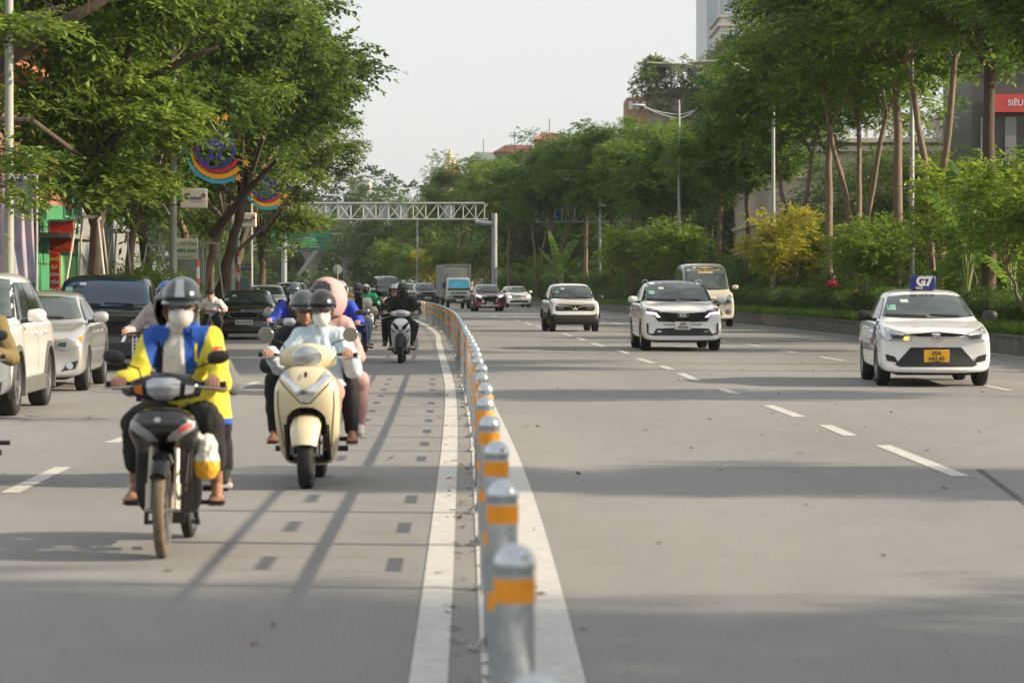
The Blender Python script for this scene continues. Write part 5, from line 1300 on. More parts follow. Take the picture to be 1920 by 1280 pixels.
base_sedan = dict(w=1.70, L=4.41, h=1.475, zh0=.86, zh1=1.0, yc=1.02, yr0=1.85, yr1=3.2, yt=3.85, zt=1.04, wr=.305, wx=.19, yf=.86, wb=2.55, zb=.21, tum=.72)
base_suv = dict(w=1.90, L=4.75, h=1.66, zh0=1.00, zh1=1.14, yc=1.2, yr0=1.95, yr1=4.0, yt=4.65, zt=1.15, wr=.37, wx=.235, yf=.9, wb=2.8, zb=.24, tum=.76, sgr=.3)

# 1 taxi
s = dict(base_sedan, paint=P_white, rim='alloy', mirror=M_trim, handle=P_white, plate=('30A|642.40', .47, True, M_platey), spokes=8, steer=.05,
  front=[('grille', [(-.44, .53), (-.62, .335), (-.50, .285), (.50, .285), (.62, .335), (.44, .53), (.38, .60), (-.38, .60)], M_trim),
   ('lower_lip', [(-.52, .262), (.52, .262), (.54, .30), (-.54, .30)], P_white, .02),
   ('grille', [(-.56, .765), (.56, .765), (.40, .80), (.0, .835), (-.40, .80)], M_trimg, .007),
   ('chrome_bar', [(-.42, .762), (-.1, .725), (.1, .725), (.42, .762), (.42, .782), (.1, .752), (-.1, .752), (-.42, .782)], M_chrome, .014),
   ('headlight', [(.34, .755), (.46, .695), (.76, .70), (.81, .74), (.82, .88), (.74, .90), (.52, .835)], M_lamp, .010), ('lamp_inner', [(.46, .765), (.52, .73), (.66, .735), (.70, .80), (.56, .79)], M_lampd, .013),
   ('fog_recess', [(.56, .36), (.74, .40), (.76, .50), (.62, .46)], M_trim, .010)])
TAXI = s
r, b, bv = car('white taxi sedan with dark mirrors and a blue roof sign nearest on the right carriageway', 1757, 40.2, s, None, 'taxi', 'taxi', -.045)
decal('turn_signal', bv, ellpts(-.45, .742, .045, .028, 12), 'f', M_amber, b, .022)
emblem_rings(b, bv, [(0, .735, .075, .05), (0, .748, .05, .022), (0, .735, .022, .048)], M_chrome)
mb = MB(); mb.box((0, 2.05, 1.58), (.40, .18, .22)); sg_ = mb.build('roof_sign', mat('sign_blue', (.02, .02, .16), .4), r, bevel=.02)
text_mesh('G7', .20, M_plate, sg_, FT(.02, 1.955, 1.595), .002, bold=.012); text_mesh('TAXI', .05, M_plate, sg_, FT(-.06, 1.955, 1.495), .002, bold=.002)
for sx in (-.14, .14): mb = MB(); mb.box((sx, 2.05, 1.47), (.05, .1, .06)); mb.build('bracket', M_trim, sg_)
decal('livery_patch', bv, [(.95, .70), (1.45, .72), (1.2, .98), (1.0, .98)], 's', mat('livery_blue', (.02, .03, .25), .3), b, .005, sgn=-1)
decal('livery_patch', bv, [(1.3, .62), (1.75, .64), (1.72, .72), (1.32, .70)], 's', mat('livery_red', (.45, .03, .02), .3), b, .006, sgn=-1)
# driver glimpsed is left to the glass reflections

# 2 white SUV with tiger-nose grille
s = dict(base_suv, paint=P_white, L=4.81, h=1.66, rails=M_alloy, roofm=M_trimg, rim='alloy', plate=('34A|450.86', .60, True, M_plate), surround=1.04,
  front=[('grille', [(-.68, .86), (-.58, .70), (-.14, .68), (.14, .68), (.58, .70), (.68, .86), (.60, .93), (.3, .905), (0, .885), (-.3, .905), (-.60, .93)], M_trimg, .009),
   ('headlight', [(.48, .90), (.84, .93), (.86, 1.0), (.80, 1.01), (.55, .945)], M_lampd, .014), ('led_strip', [(.52, .80), (.60, .80), (.66, .87), (.84, .895), (.85, .925), (.62, .90)], M_led, .018),
   ('lamp_inner', [(.64, .94), (.78, .955), (.78, .975), (.66, .965)], M_lamp, .018),
   ('grille', [(-.72, .36), (-.62, .53), (-.2, .545), (.2, .545), (.62, .53), (.72, .36)], M_trim, .009), ('chrome_bar', [(-.62, .335), (.62, .335), (.66, .36), (-.66, .36)], M_plate, .016),
   ('bumper_vent', [(.80, .40), (.84, .42), (.85, .66), (.80, .64)], M_trim, .010), ('bumper_vent', [(.66, .37), (.82, .39), (.82, .42), (.68, .41)], M_trim, .010), ('fog_light', [(.50, .44), (.60, .44), (.60, .48), (.50, .48)], M_lamp, .014), ('chrome_bar', [(-.46, .615), (.46, .615), (.44, .632), (-.44, .632)], M_trim, .009)])
r, b, bv = car('white sport utility vehicle with black roof panel and wide dark grille beside the beige minibus', 1281, 62.6, s, None, 'car', 'moving_car', .03)
emblem_rings(b, bv, [(0, .845, .13, .05)], M_chrome); text_mesh('KIA', .085, M_chrome, b, FT(0, sy(bv, 0, .845) - .03, .845), .004, bold=.006, sx=1.2)
mb = MB(); rd = random.Random(2)
for i in range(26):
    for j in range(4):
        x_, z_ = -.50 + i * .04 + (j % 2) * .02, .72 + j * .045
        if abs(x_) > .14: mb.box((x_, sy(bv, x_, z_) - .016, z_), (.022, .006, .014))
mb.build('grille_mesh', M_alloyd, b)

# 3 beige minibus
s = dict(paint=P_beige, w=1.98, L=5.8, h=2.42, zh0=1.12, zh1=1.36, yc=.78, yr0=1.75, yr1=5.5, yt=5.75, zt=1.3, wr=.35, wx=.22, yf=.98, wb=3.75, zb=.28, tum=.82, zs=1.30, sgr=.1, split=[.2, .45, .7], rim='alloy', mz=.2, mirror=P_beige, bow=.22, arch=1.2,
  front=[('grille', [(-.42, .86), (-.36, .74), (.36, .74), (.42, .86)], M_trim, .009), ('headlight', [(.50, .92), (.66, .84), (.86, .88), (.90, 1.12), (.84, 1.22), (.66, 1.12)], M_lamp, .012), ('lamp_inner', [(.62, .93), (.78, .92), (.8, 1.05), (.68, 1.05)], M_lampd, .016), ('fog_light', ellpts(.74, .56, .07, .06, 12), M_lamp, .014), ('fog_recess', ellpts(.74, .56, .10, .09, 12), M_trim, .009), ('grille', [(-.52, .44), (.52, .44), (.46, .6), (-.46, .6)], M_trim, .009)])
r, b, bv = car('beige high-roofed minibus partly hidden behind the white sport utility vehicle', 1330, 100.5, s, None, 'minibus', 'minibus', .03)
y_ = sy(bv, 0, 2.22); fl = decal('roof_marking', bv, [(-.5, 2.13), (0, 2.09), (.5, 2.13), (.62, 2.2), (0, 2.25), (-.62, 2.2)], 'f', mat('marking_yellow', (.7, .45, .08), .5), b, .01)
decal('roof_marking', bv, [(-.4, 2.19), (-.12, 2.15), (-.1, 2.2), (-.36, 2.22)], 'f', M_ink, b, .016); decal('roof_marking', bv, [(.12, 2.15), (.4, 2.19), (.36, 2.22), (.1, 2.2)], 'f', M_ink, b, .016)
decal('roof_marking', bv, [(-.28, 2.02), (.28, 2.02), (.28, 2.08), (-.28, 2.08)], 'f', mat('marking_orange', (.55, .42, .2), .5), b, .018)

# 4 small boxy white car
s = dict(paint=P_white, w=1.68, L=3.19, h=1.62, zh0=1.02, zh1=1.08, yc=.72, yr0=1.12, yr1=2.75, yt=3.1, zt=1.1, wr=.33, wx=.2, yf=.52, wb=2.08, zb=.46, tum=.77, zs=1.05, bow=.07, drop=.05, sgr=.15, split=[.62], clad=M_trim, arch=1.2, rim='dark', mirror=M_trim, plate=('14A-959.32', .47, False, M_plate), surround=1.14, hw=.93, wxb=.80,
  front=[('grille', [(-.66, .86), (-.66, .74), (-.6, .70), (.6, .70), (.66, .74), (.66, .86), (.61, .91), (-.61, .91)], M_trimg, .008), ('headlight', ellpts(.50, .80, .13, .055, 14), M_lampd, .014), ('lamp_inner', [(.40, .775), (.6, .775), (.6, .79), (.4, .79)], M_lamp, .018),
   ('chrome_bar', [(.12, .845), (.64, .855), (.64, .878), (.18, .868), (.08, .77), (.05, .77), (.0, .86), (-.05, .77), (-.08, .77), (-.18, .868), (-.64, .878), (-.64, .855), (-.12, .845), (-.06, .73), (-.02, .73), (0, .79), (.02, .73), (.06, .73)], M_plate, .018),
   ('bumper', [(-.80, .47), (.80, .47), (.82, .62), (.60, .57), (-.60, .57), (-.82, .62)], M_trim, .012)])
r, b, bv = car('small boxy white car with black bumper and black wheel arches', 1079, 89.6, s, None, 'car', 'moving_car', .10)
mb = MB(); mb.rings([sering((0, .20, z), a, d, 36, 5) for z, a, d in ((.24, .70, .16), (.27, .76, .20), (.36, .80, .225), (.50, .81, .225), (.55, .79, .20))]); mb.build('bumper', M_trim, r, smooth=50)
mb = MB(); mb.box((0, 1.6, .36), (1.5, 2.6, .22)); mb.build('underbody', M_trim, r)

# 5 red multi-purpose car
s = dict(base_suv, paint=P_red, w=1.80, L=4.5, h=1.66, zh0=1.0, rim='dark', rails=M_alloy, clad=M_trim, plate=('30H|718.52', .48, True, M_plate), mirror=P_red,
  front=[('grille', [(-.44, .88), (-.30, .58), (.30, .58), (.44, .88), (.3, .93), (-.3, .93)], M_trimg), ('chrome_bar', [(-.52, .93), (-.2, .90), (.2, .90), (.52, .93), (.50, .96), (-.50, .96)], M_chrome, .016), ('bumper_vent', [(.46, .90), (.34, .60), (.40, .52), (.46, .60), (.56, .84)], M_chrome, .016), ('headlight', [(.50, .92), (.60, .84), (.80, .94), (.82, 1.0), (.6, .96)], M_led, .014), ('bumper_vent', [(.50, .60), (.74, .64), (.78, .84), (.62, .80)], M_trim, .010),
   ('chrome_bar', [(-.56, .40), (.56, .40), (.50, .34), (-.50, .34)], M_alloy, .018), ('grille', [(-.50, .44), (.50, .44), (.34, .56), (-.34, .56)], M_trim, .012)])
car('dark red people carrier with bright lights in front of the gantry column', 919, 162, s, 'cars coming round the bend', 'car', 'moving_car', .10)
# 6 white crossover behind
s = dict(base_suv, paint=P_white, w=1.83, L=4.3, h=1.56, zh0=.95, zh1=1.06, zs=1.03, rim='dark', clad=M_trim, plate=('30K-552.18', .6, False, M_plate), spokes=8,
  front=[('chrome_bar', [(-.62, .93), (-.08, .82), (0, .78), (.08, .82), (.62, .93), (.62, .95), (.08, .86), (0, .90), (-.08, .86), (-.62, .95)], M_ink, .012), ('headlight', [(.56, .70), (.78, .74), (.78, .84), (.56, .80)], M_led, .014), ('grille', [(-.72, .34), (.72, .34), (.62, .52), (-.62, .52)], M_trim, .010)])
car('white crossover following close behind the dark red people carrier', 974, 193, s, 'cars coming round the bend', 'car', 'moving_car', .14)
# 8 grey pickup-like suv, 9 white suv, 10 dark van, small red
s = dict(base_suv, paint=P_char, w=1.86, L=4.8, h=1.80, zh0=1.12, zh1=1.22, zs=1.18, rim='dark', rails=M_alloyd, plate=('29C-812.40', .66, False, M_plate),
  front=[('grille', [(-.42, .72), (.42, .72), (.46, 1.02), (-.46, 1.02)], M_trimg), ('chrome_bar', [(-.46, .86), (.46, .86), (.46, .90), (-.46, .90)], M_alloy, .014), ('headlight', [(.50, .90), (.84, .93), (.84, 1.06), (.5, 1.04)], M_lamp), ('grille', [(-.6, .36), (.6, .36), (.55, .54), (-.55, .54)], M_trim)])
car('dark grey sport utility vehicle left of the truck behind the bollards', 803, 203, s, 'cars coming round the bend', 'car', 'moving_car', .17)
s = dict(base_suv, paint=P_white, w=1.86, L=4.8, h=1.80, zh0=1.12, zh1=1.22, zs=1.18, rails=M_alloy, front=[('grille', [(-.46, .70), (.46, .70), (.40, 1.02), (-.40, 1.02)], M_trimg), ('headlight', [(.42, .96), (.82, .99), (.86, 1.08), (.5, 1.04)], M_lampd), ('bumper_vent', [(.52, .48), (.8, .5), (.82, .74), (.6, .66)], M_trim), ('grille', [(-.5, .36), (.5, .36), (.46, .5), (-.46, .5)], M_trim)])
car('white sport utility vehicle between the dark van and the grey car', 768, 216, s, 'cars coming round the bend', 'car', 'moving_car', .18)
s = dict(paint=P_navy, w=2.0, L=5.6, h=2.42, zh0=1.15, zh1=1.38, yc=.8, yr0=1.5, yr1=5.3, yt=5.55, zt=1.3, wr=.35, wx=.22, yf=.98, wb=3.6, zb=.28, tum=.86, zs=1.32, sgr=.1, split=[.2, .45, .7], bow=.2, arch=1.2, mz=.2,
  front=[('grille', [(-.45, .80), (.45, .80), (.5, 1.06), (-.5, 1.06)], M_trim), ('headlight', [(.55, .92), (.88, .95), (.9, 1.2), (.6, 1.14)], M_lamp), ('chrome_bar', [(-.46, .92), (.46, .92), (.46, .96), (-.46, .96)], M_chrome, .014)])
car('dark navy van behind the white scooter riders', 731, 226, s, 'cars coming round the bend', 'van', 'moving_van', .18)
s = dict(base_sedan, paint=P_red, front=[('headlight', [(.45, .70), (.75, .72), (.78, .84), (.5, .80)], M_lamp), ('grille', [(-.4, .4), (.4, .4), (.4, .7), (-.4, .7)], M_trim)])
car('small red car at the far bend left of the dark van', 690, 238, s, 'cars coming round the bend', 'car', 'moving_car', .2)
s = dict(base_sedan, paint=P_char, front=[('headlight', [(.45, .70), (.75, .72), (.78, .84), (.5, .80)], M_lamp), ('grille', [(-.4, .4), (.4, .4), (.4, .7), (-.4, .7)], M_trim)])
car('dark car behind the far riders at the bend', 655, 205, s, 'cars coming round the bend', 'car', 'moving_car', .2)
s = dict(base_suv, paint=P_white, h=1.62, front=[('headlight', [(.5, .85), (.8, .87), (.82, .98), (.55, .95)], M_lamp), ('grille', [(-.45, .6), (.45, .6), (.5, .9), (-.5, .9)], M_trim)])
car('white car on the side road behind the hedge at the right edge', 1912, 96, s, None, 'car', 'moving_car', 1.2)
# 7 truck
def truck():
    y = 181; x = (861 - 960) / F * y; r = empty('truck', (x, y, 0), .13, 'small white cab truck with a grey corrugated box body', 'truck')
    PW = paint('paint_truck', (.52, .54, .50))
    def rb(z, a, y0, y1, e=6): return sering((0, (y0 + y1) / 2, z), a, (y1 - y0) / 2, 32, e)
    mb = MB(); mb.rings([rb(.55, .80, .1, 1.5), rb(.62, .84, .04, 1.52), rb(1.15, .86, .0, 1.55), rb(1.38, .86, .03, 1.55), rb(1.75, .81, .17, 1.55), rb(2.02, .77, .28, 1.55), rb(2.12, .70, .40, 1.5)]); cab = mb.build('cab', PW, r, smooth=50)
    bm = bmesh.new(); bm.from_mesh(cab.data); bv = BVHTree.FromBMesh(bm); bm.free()
    decal('windscreen', bv, [(-.72, 1.40), (.72, 1.40), (.69, 1.92), (.62, 1.99), (-.62, 1.99), (-.69, 1.92)], 'f', mat('cyan_glass', (.03, .33, .50), .08, spec=.8), cab, .012)
    decal('windscreen_seal', bv, [(-.75, 1.26), (.75, 1.26), (.76, 1.39), (-.76, 1.39)], 'f', M_trim, cab, .008)
    for sg in (-1, 1): decal('side_window', bv, [(.25, 1.38), (1.2, 1.38), (1.2, 1.9), (.45, 1.9)], 's', M_glass2, cab, .008, sgn=sg)
    decal('grille', bv, [(-.42, .72), (.42, .72), (.46, .90), (-.46, .90)], 'f', M_trim, cab, .01)
    for sg in (-1, 1):
        P = [(sg * .5, .74), (sg * .80, .70), (sg * .82, .84), (sg * .56, .90)]; decal('headlight', bv, P if sg > 0 else P[::-1], 'f', M_lamp, cab, .014)
    text_mesh('XE THU BAO', .2, M_ink, cab, FT(0, -.012, 1.08), .004, bold=.008, sx=.92)
    mb = MB(); mb.box((0, -.02, .52), (1.75, .25, .26)); bp = mb.build('bumper', M_trim, r, bevel=.03)
    mb = MB(); mb.box((0, -.155, .58), (.46, .012, .12)); po = mb.build('number_plate', M_plate, r); text_mesh('29C-365.17', .1, M_ink, po, FT(0, -.163, .58), .001)
    for sg in (-1, 1):
        mb = MB(); mb.tube([(sg * .85, .1, 1.25), (sg * 1.04, .02, 1.35), (sg * 1.04, .02, 1.9), (sg * .84, .2, 1.95)], .018, 6); mb.box((sg * 1.06, -.0, 1.6), (.17, .06, .34)); mb.build('mirror', M_trim, cab)
    mb = MB(); bw, bz0, bz1, by0, by1 = 1.93, .85, 3.0, 1.7, 5.9
    mb.box((0, (by0 + by1) / 2, (bz0 + bz1) / 2), (bw, by1 - by0, bz1 - bz0)); n = 22
    bx = mb.build('box_body', mat('box_grey', (.33, .33, .32), .5, metal=.4, var=.15, vs=1), r)
    mb = MB()
    for i in range(n): z = bz0 + .1 + (bz1 - bz0 - .2) * i / (n - 1); mb.box((0, by0 - .02, z), (bw - .12, .05, .045))
    for i in range(34): mb.box((-bw / 2 - .02, by0 + .1 + i * .12, (bz0 + bz1) / 2), (.05, .05, bz1 - bz0 - .15)); mb.box((bw / 2 + .02, by0 + .1 + i * .12, (bz0 + bz1) / 2), (.05, .05, bz1 - bz0 - .15))
    mb.build('corrugation', mat('box_grey', (0, 0, 0)), bx)
    mb = MB()
    for sx in (-1, 1): mb.box((sx * (bw / 2 - .03), by0 - .03, (bz0 + bz1) / 2), (.1, .1, bz1 - bz0 + .04))
    mb.box((0, by0 - .03, bz1), (bw + .04, .12, .09)); mb.box((0, by0 - .03, bz0), (bw + .04, .12, .09)); mb.build('frame', M_alloy, bx)
    mb = MB(); mb.box((0, 3, .62), (.8, 5.4, .18)); mb.box((-.75, 2.9, .55), (.4, .9, .3)); mb.build('chassis', M_trim, r)
    for yy in (.75, 4.4):
        for sg in (-1, 1): wheel(r, (sg * .72, yy, .38), .38, .22, sg, 'alloy', 0, 8)
truck()

# left side: parked cars
s = dict(base_suv, paint=P_pearl, w=1.85, L=4.45, h=1.70, zh0=1.0, zh1=1.10, zs=1.07, clad=M_grey, wr=.36, yf=.92, wb=2.70, arch=1.14, spokes=5, rim='alloy', surround=1.04, mirror=P_pearl,
  front=[('grille', [(-.5, .56), (.5, .56), (.56, .86), (-.56, .86)], M_trimg), ('headlight', [(.54, .82), (.84, .86), (.86, .93), (.56, .90)], M_lampd), ('bumper', [(-.8, .24), (.8, .24), (.84, .42), (-.84, .42)], M_grey, .012)])
car('cream white sport utility vehicle parked at the left edge', 0, 30.5, s, 'cars parked along the left kerb', x=-6.70, yaw=.04)
s = dict(base_sedan, paint=P_silver, w=1.78, L=4.6, h=1.46, zh0=.84, wb=2.62, yf=.93, wr=.315, steer=.0, spokes=7, sgr=.42,
  front=[('headlight', [(.40, .66), (.62, .60), (.84, .66), (.86, .80), (.80, .84), (.56, .76)], M_lamp), ('turn_signal', [(.76, .70), (.84, .72), (.84, .80), (.78, .78)], M_amberoff, .014), ('lamp_inner', [(.50, .67), (.62, .65), (.64, .73), (.54, .72)], M_lampd, .013), ('fog_recess', [(.56, .30), (.76, .34), (.80, .46), (.66, .42)], M_trim), ('fog_light', ellpts(.68, .38, .05, .05, 12), M_lamp, .014), ('grille', [(-.4, .62), (.4, .62), (.46, .76), (-.46, .76)], M_trim), ('grille', [(-.5, .28), (.5, .28), (.46, .4), (-.46, .4)], M_trim)])
car('silver sedan parked behind the cream white sport utility vehicle', 0, 38.1, s, 'cars parked along the left kerb', x=-7.02, yaw=.06)
s = dict(base_suv, paint=P_black, w=2.0, L=4.95, h=1.75, zh0=1.02, zh1=1.13, zs=1.10, wr=.39, wx=.26, wb=2.95, rim='dark', drop=.05, hw=.92, tum=.80, bow=.14, glass=mat('blue_glass', (.015, .04, .085), .05, spec=.9), mirror=P_black,
  front=[('grille', [(-.46, .66), (.46, .66), (.50, .88), (-.50, .88)], M_trimg), ('chrome_bar', [(.40, .52), (.46, .52), (.60, .84), (.54, .84)], M_chrome, .016), ('chrome_bar', [(-.46, .52), (-.40, .52), (-.54, .84), (-.60, .84)], M_chrome, .016), ('headlight', [(.56, .74), (.92, .77), (.94, .91), (.58, .92)], M_lamp), ('lamp_inner', [(.62, .78), (.76, .78), (.76, .88), (.62, .88)], M_lampd, .014), ('grille', [(-.6, .30), (.6, .30), (.8, .5), (-.8, .5)], M_trim), ('bumper_vent', [(.7, .42), (.9, .45), (.9, .66), (.74, .6)], M_trim)])
car('black four-wheel-drive with a blue tinted windscreen parked behind the silver sedan', 0, 48, s, 'cars parked along the left kerb', x=-7.45, yaw=.08)
s = dict(base_sedan, paint=P_black, w=1.78, L=4.56, h=1.43, plate=('30A-533.82', .50, False, M_plate), wb=2.7, steer=0, handle=P_black,
  front=[('chrome_bar', [(-.46, .76), (-.36, .62), (.36, .62), (.46, .76), (.2, .80), (-.2, .80)], M_chrome, .008), ('grille', [(-.43, .75), (-.34, .635), (.34, .635), (.43, .75), (.2, .785), (-.2, .785)], M_trimg, .014), ('headlight', [(.48, .74), (.62, .64), (.80, .72), (.84, .86), (.70, .86)], M_lamp), ('grille', [(-.46, .27), (.46, .27), (.5, .38), (-.5, .38)], M_trim), ('fog_recess', [(.58, .34), (.80, .40), (.80, .54), (.62, .48)], M_trimg), ('fog_light', ellpts(.70, .44, .05, .04, 12), M_lamp, .014)])
r, b, bv = car('black sedan with a narrow grille waiting beyond the cyclist', 457, 76, s, 'cars parked along the left kerb', yaw=.04)
text_mesh('KIA', .075, M_chrome, b, FT(0, sy(bv, 0, .83) - .02, .83), .004, bold=.005, sx=1.3)
s = dict(base_suv, paint=P_pearl, w=1.75, L=4.1, h=1.60, yr1=3.5, yt=4.0, wb=2.5, front=[('headlight', [(.5, .80), (.78, .84), (.8, .95), (.55, .92)], M_lamp), ('grille', [(-.4, .5), (.4, .5), (.45, .7), (-.45, .7)], M_trim)])
car('cream white hatchback behind the black sedan', 499, 112, s, 'cars parked along the left kerb', yaw=.08)
s = dict(base_suv, paint=P_char, w=1.82, h=1.72, rails=M_alloy, front=[('headlight', [(.5, .85), (.8, .87), (.82, .98), (.55, .95)], M_lamp), ('grille', [(-.45, .6), (.45, .6), (.5, .9), (-.5, .9)], M_trim)])
car('dark car with roof rails behind the masked rider in blue', 548, 132, s, 'cars parked along the left kerb', yaw=.1)
# ---------------------------------------------------------------- people
SK = mat('skin', (.42, .235, .155), .5, var=.06, vs=8); SKd = mat('skin_tan', (.30, .155, .095), .5, var=.08, vs=8); SKl = mat('skin_light', (.52, .33, .24), .5)
def cloth(n, c, r=.85): return mat(n, c, r, var=.12, vs=6, bump=.12, bs=120)
C_white = cloth('cloth_white', (.68, .66, .62)); C_black = cloth('cloth_black', (.012, .012, .014)); C_mask = mat('mask_cloth', (.72, .71, .68), .8); C_yel = cloth('cloth_yellow', (.70, .60, .05)); C_blue = cloth('cloth_blue', (.02, .09, .42))
C_lblue = cloth('cloth_light_blue', (.53, .64, .72)); C_pink = cloth('cloth_pink', (.50, .31, .30)); C_royal = cloth('cloth_royal', (.02, .05, .42)); C_green = cloth('cloth_green', (.03, .38, .17)); C_khaki = cloth('cloth_khaki', (.15, .115, .04)); C_cream = cloth('cloth_cream', (.58, .52, .42)); C_grey = cloth('cloth_grey', (.12, .125, .13)); C_navy = cloth('cloth_navy', (.015, .02, .05)); C_denim = cloth('cloth_denim', (.22, .32, .38)); C_must = cloth('cloth_mustard', (.55, .36, .04)); C_orange = cloth('cloth_orange', (.7, .15, .04))
H_black = mat('helmet_black', (.015, .015, .017), .25, coat=.6); H_grey = mat('helmet_grey', (.05, .06, .065), .2, coat=.8); H_silver = mat('helmet_silver', (.45, .46, .48), .2, metal=.6, coat=.6); H_white = mat('helmet_white', (.65, .66, .64), .3, coat=.6); H_blue = mat('helmet_blue', (.03, .08, .35), .3, coat=.6); M_hair = mat('hair', (.008, .007, .006), .6)
M_eye = mat('eye_dark', (.02, .012, .01), .2); M_sole = mat('sole', (.02, .02, .02), .8); M_lens = mat('sunglass', (.02, .02, .02), .1)

def cap_(mb, p, q, r0, r1):
    p, q = V(p), V(q); mb.tube([p, q], [r0, r1], 12); mb.ell(p, r0, 12, 8); mb.ell(q, r1, 12, 8)
def ik(a, b, l1, l2, pole):
    a, b = V(a), V(b); d = b - a; L = min(d.length, (l1 + l2) * .995); u = d.normalized(); b = a + u * L
    x = (l1 * l1 - l2 * l2 + L * L) / (2 * L); h = math.sqrt(max(l1 * l1 - x * x, 0)); p = V(pole); p = (p - u * p.dot(u)).normalized()
    return a + u * x + p * h, b
def sculpt(name, mb, vox, mats, parent, it=3, fold=0.0, zone=None, seed=0, fs=9.0, maxz=None):
    me0 = mb.mesh('tmp', M_trim, 0); o = bpy.data.objects.new('tmp', me0)
    rm = o.modifiers.new('r', 'REMESH'); rm.mode = 'VOXEL'; rm.voxel_size = vox
    sm = o.modifiers.new('s', 'SMOOTH'); sm.factor = .5; sm.iterations = it
    me = evalmesh(o, name); bpy.data.objects.remove(o); bpy.data.meshes.remove(me0)
    if fold:
        n_ = len(me.vertices); P = np.empty(n_ * 3, np.float32); me.vertices.foreach_get('co', P); Nn = np.empty(n_ * 3, np.float32); me.vertices.foreach_get('normal', Nn)
        P = P.reshape(-1, 3); Nn = Nn.reshape(-1, 3)
        f = np.array([.55 - 1.5 * abs(mnoise.noise(V((c[0] * fs + seed, c[1] * fs, c[2] * fs * .6 + seed)))) + .5 * mnoise.noise(V((c[0] * fs * 2.3, c[1] * fs * 2.3 + seed, c[2] * fs * 1.3))) for c in P.tolist()], np.float32)
        P += Nn * (fold * f)[:, None]; me.vertices.foreach_set('co', P.ravel())
    mats = mats if isinstance(mats, (list, tuple)) else [mats]
    me.materials.clear()
    for m in mats: me.materials.append(m)
    if zone:
        me.polygons.foreach_set('material_index', [zone(p.center, p.normal) for p in me.polygons])
    me.polygons.foreach_set('use_smooth', [True] * len(me.polygons)); me.update()
    return mkobj(name, me, parent)
def shell(name, c, r, keep, m, parent, th=.006, nu=28, nv=20, M=None):
    mb = MB(); vs = []; fs = []; idx = {}
    for k in range(nv + 1):
        a = -math.pi / 2 + math.pi * k / nv
        for i in range(nu): vs.append(V((math.cos(a) * math.cos(2 * math.pi * i / nu) * r[0], math.cos(a) * math.sin(2 * math.pi * i / nu) * r[1], math.sin(a) * r[2])))
    for k in range(nv):
        for i in range(nu):
            j = (i + 1) % nu; f = (k * nu + i, k * nu + j, (k + 1) * nu + j, (k + 1) * nu + i); cc = sum((vs[q] for q in f), V((0, 0, 0))) / 4
            if keep(cc.x / r[0], cc.y / r[1], cc.z / r[2]): fs.append(f)
    used = sorted({q for f in fs for q in f}); mp = {q: n for n, q in enumerate(used)}
    P = [vs[q] for q in used]
    if M is not None: P = [M @ p for p in P]
    mb.add([p + V(c) for p in P], [tuple(mp[q] for q in f) for f in fs])
    o = mb.build(name, m, parent, smooth=60); sd_ = o.modifiers.new('s', 'SOLIDIFY'); sd_.thickness = th; sd_.offset = 1
    return o
def fist(mb, g, sg, ax=V((1, 0, 0)), back=V((0, 1, 0)), up=V((0, 0, 1)), s=1.0):
    """hand closed round a grip at g; sg=+1 left hand (thumb towards -x)"""
    P = lambda x, y, z: V(g) + ax * x * s + back * y * s + up * z * s
    mb.ell(P(0, .028, .012), (.044 * s, .034 * s, .026 * s), 12, 8); mb.ell(P(0, .012, .026), (.042 * s, .03 * s, .018 * s), 12, 8)
    for i in range(4):
        x = (-.034 + .0225 * i) ; l = (.95, 1.05, 1.0, .85)[i]
        pts = [P(x, .004, .034), P(x, -.028 * l, .026), P(x, -.036 * l, -.004), P(x, -.016 * l, -.026)]
        for a, b in zip(pts[:-1], pts[1:]): cap_(mb, a, b, .0098 * s, .0092 * s)
    a, b, c = P(-sg * .04, .03, .004), P(-sg * .052, .0, -.012), P(-sg * .046, -.026, -.016); cap_(mb, a, b, .0115 * s, .0105 * s); cap_(mb, b, c, .0105 * s, .009 * s)
def openhand(mb, g, d, sg, s=1.0):
    """relaxed hand from wrist g pointing along d"""
    d = V(d).normalized(); sx = d.cross(V((0, 0, 1))).normalized() * sg; up = sx.cross(d) * sg
    c = V(g) + d * .045; mb.ell(c, (.04, .045, .022), 12, 8); cap_(mb, V(g), c, .024, .032)
    for i in range(4):
        o_ = sx * (-.03 + .02 * i); a = c + o_ + d * .035; b = a + d * .034 - up * .008; e = b + d * .024 - up * .016; cap_(mb, a, b, .0095, .009); cap_(mb, b, e, .009, .0078)
    a = c - sx * .035; b = a + d * .03 - sx * .018; cap_(mb, a, b, .011, .0095); cap_(mb, b, b + d * .02, .0095, .0085)
def foot(mb, a, sg, s=1.0, turn=.12):
    """bare foot under ankle a, toes towards -y"""
    f = V((sg * turn, -1, 0)).normalized(); sd_ = V((-f.y, f.x, 0)) 
    cap_(mb, V(a) + V((0, .03, -.045)), V(a) + f * .10 + V((0, 0, -.052)), .034 * s, .030 * s); cap_(mb, V(a), V(a) + f * .09 + V((0, 0, -.04)), .036 * s, .028 * s)
    cap_(mb, V(a) + f * .10 + sd_ * -.02 + V((0, 0, -.058)), V(a) + f * .10 + sd_ * .02 + V((0, 0, -.058)), .024 * s, .024 * s)
    for i in range(5):
        b = V(a) + f * (.125) + sd_ * (-.036 + .018 * i) + V((0, 0, -.066)); l = (.030, .034, .030, .024, .018)[i if sg > 0 else 4 - i] 
        cap_(mb, b, b + f * l, .0105, .009)

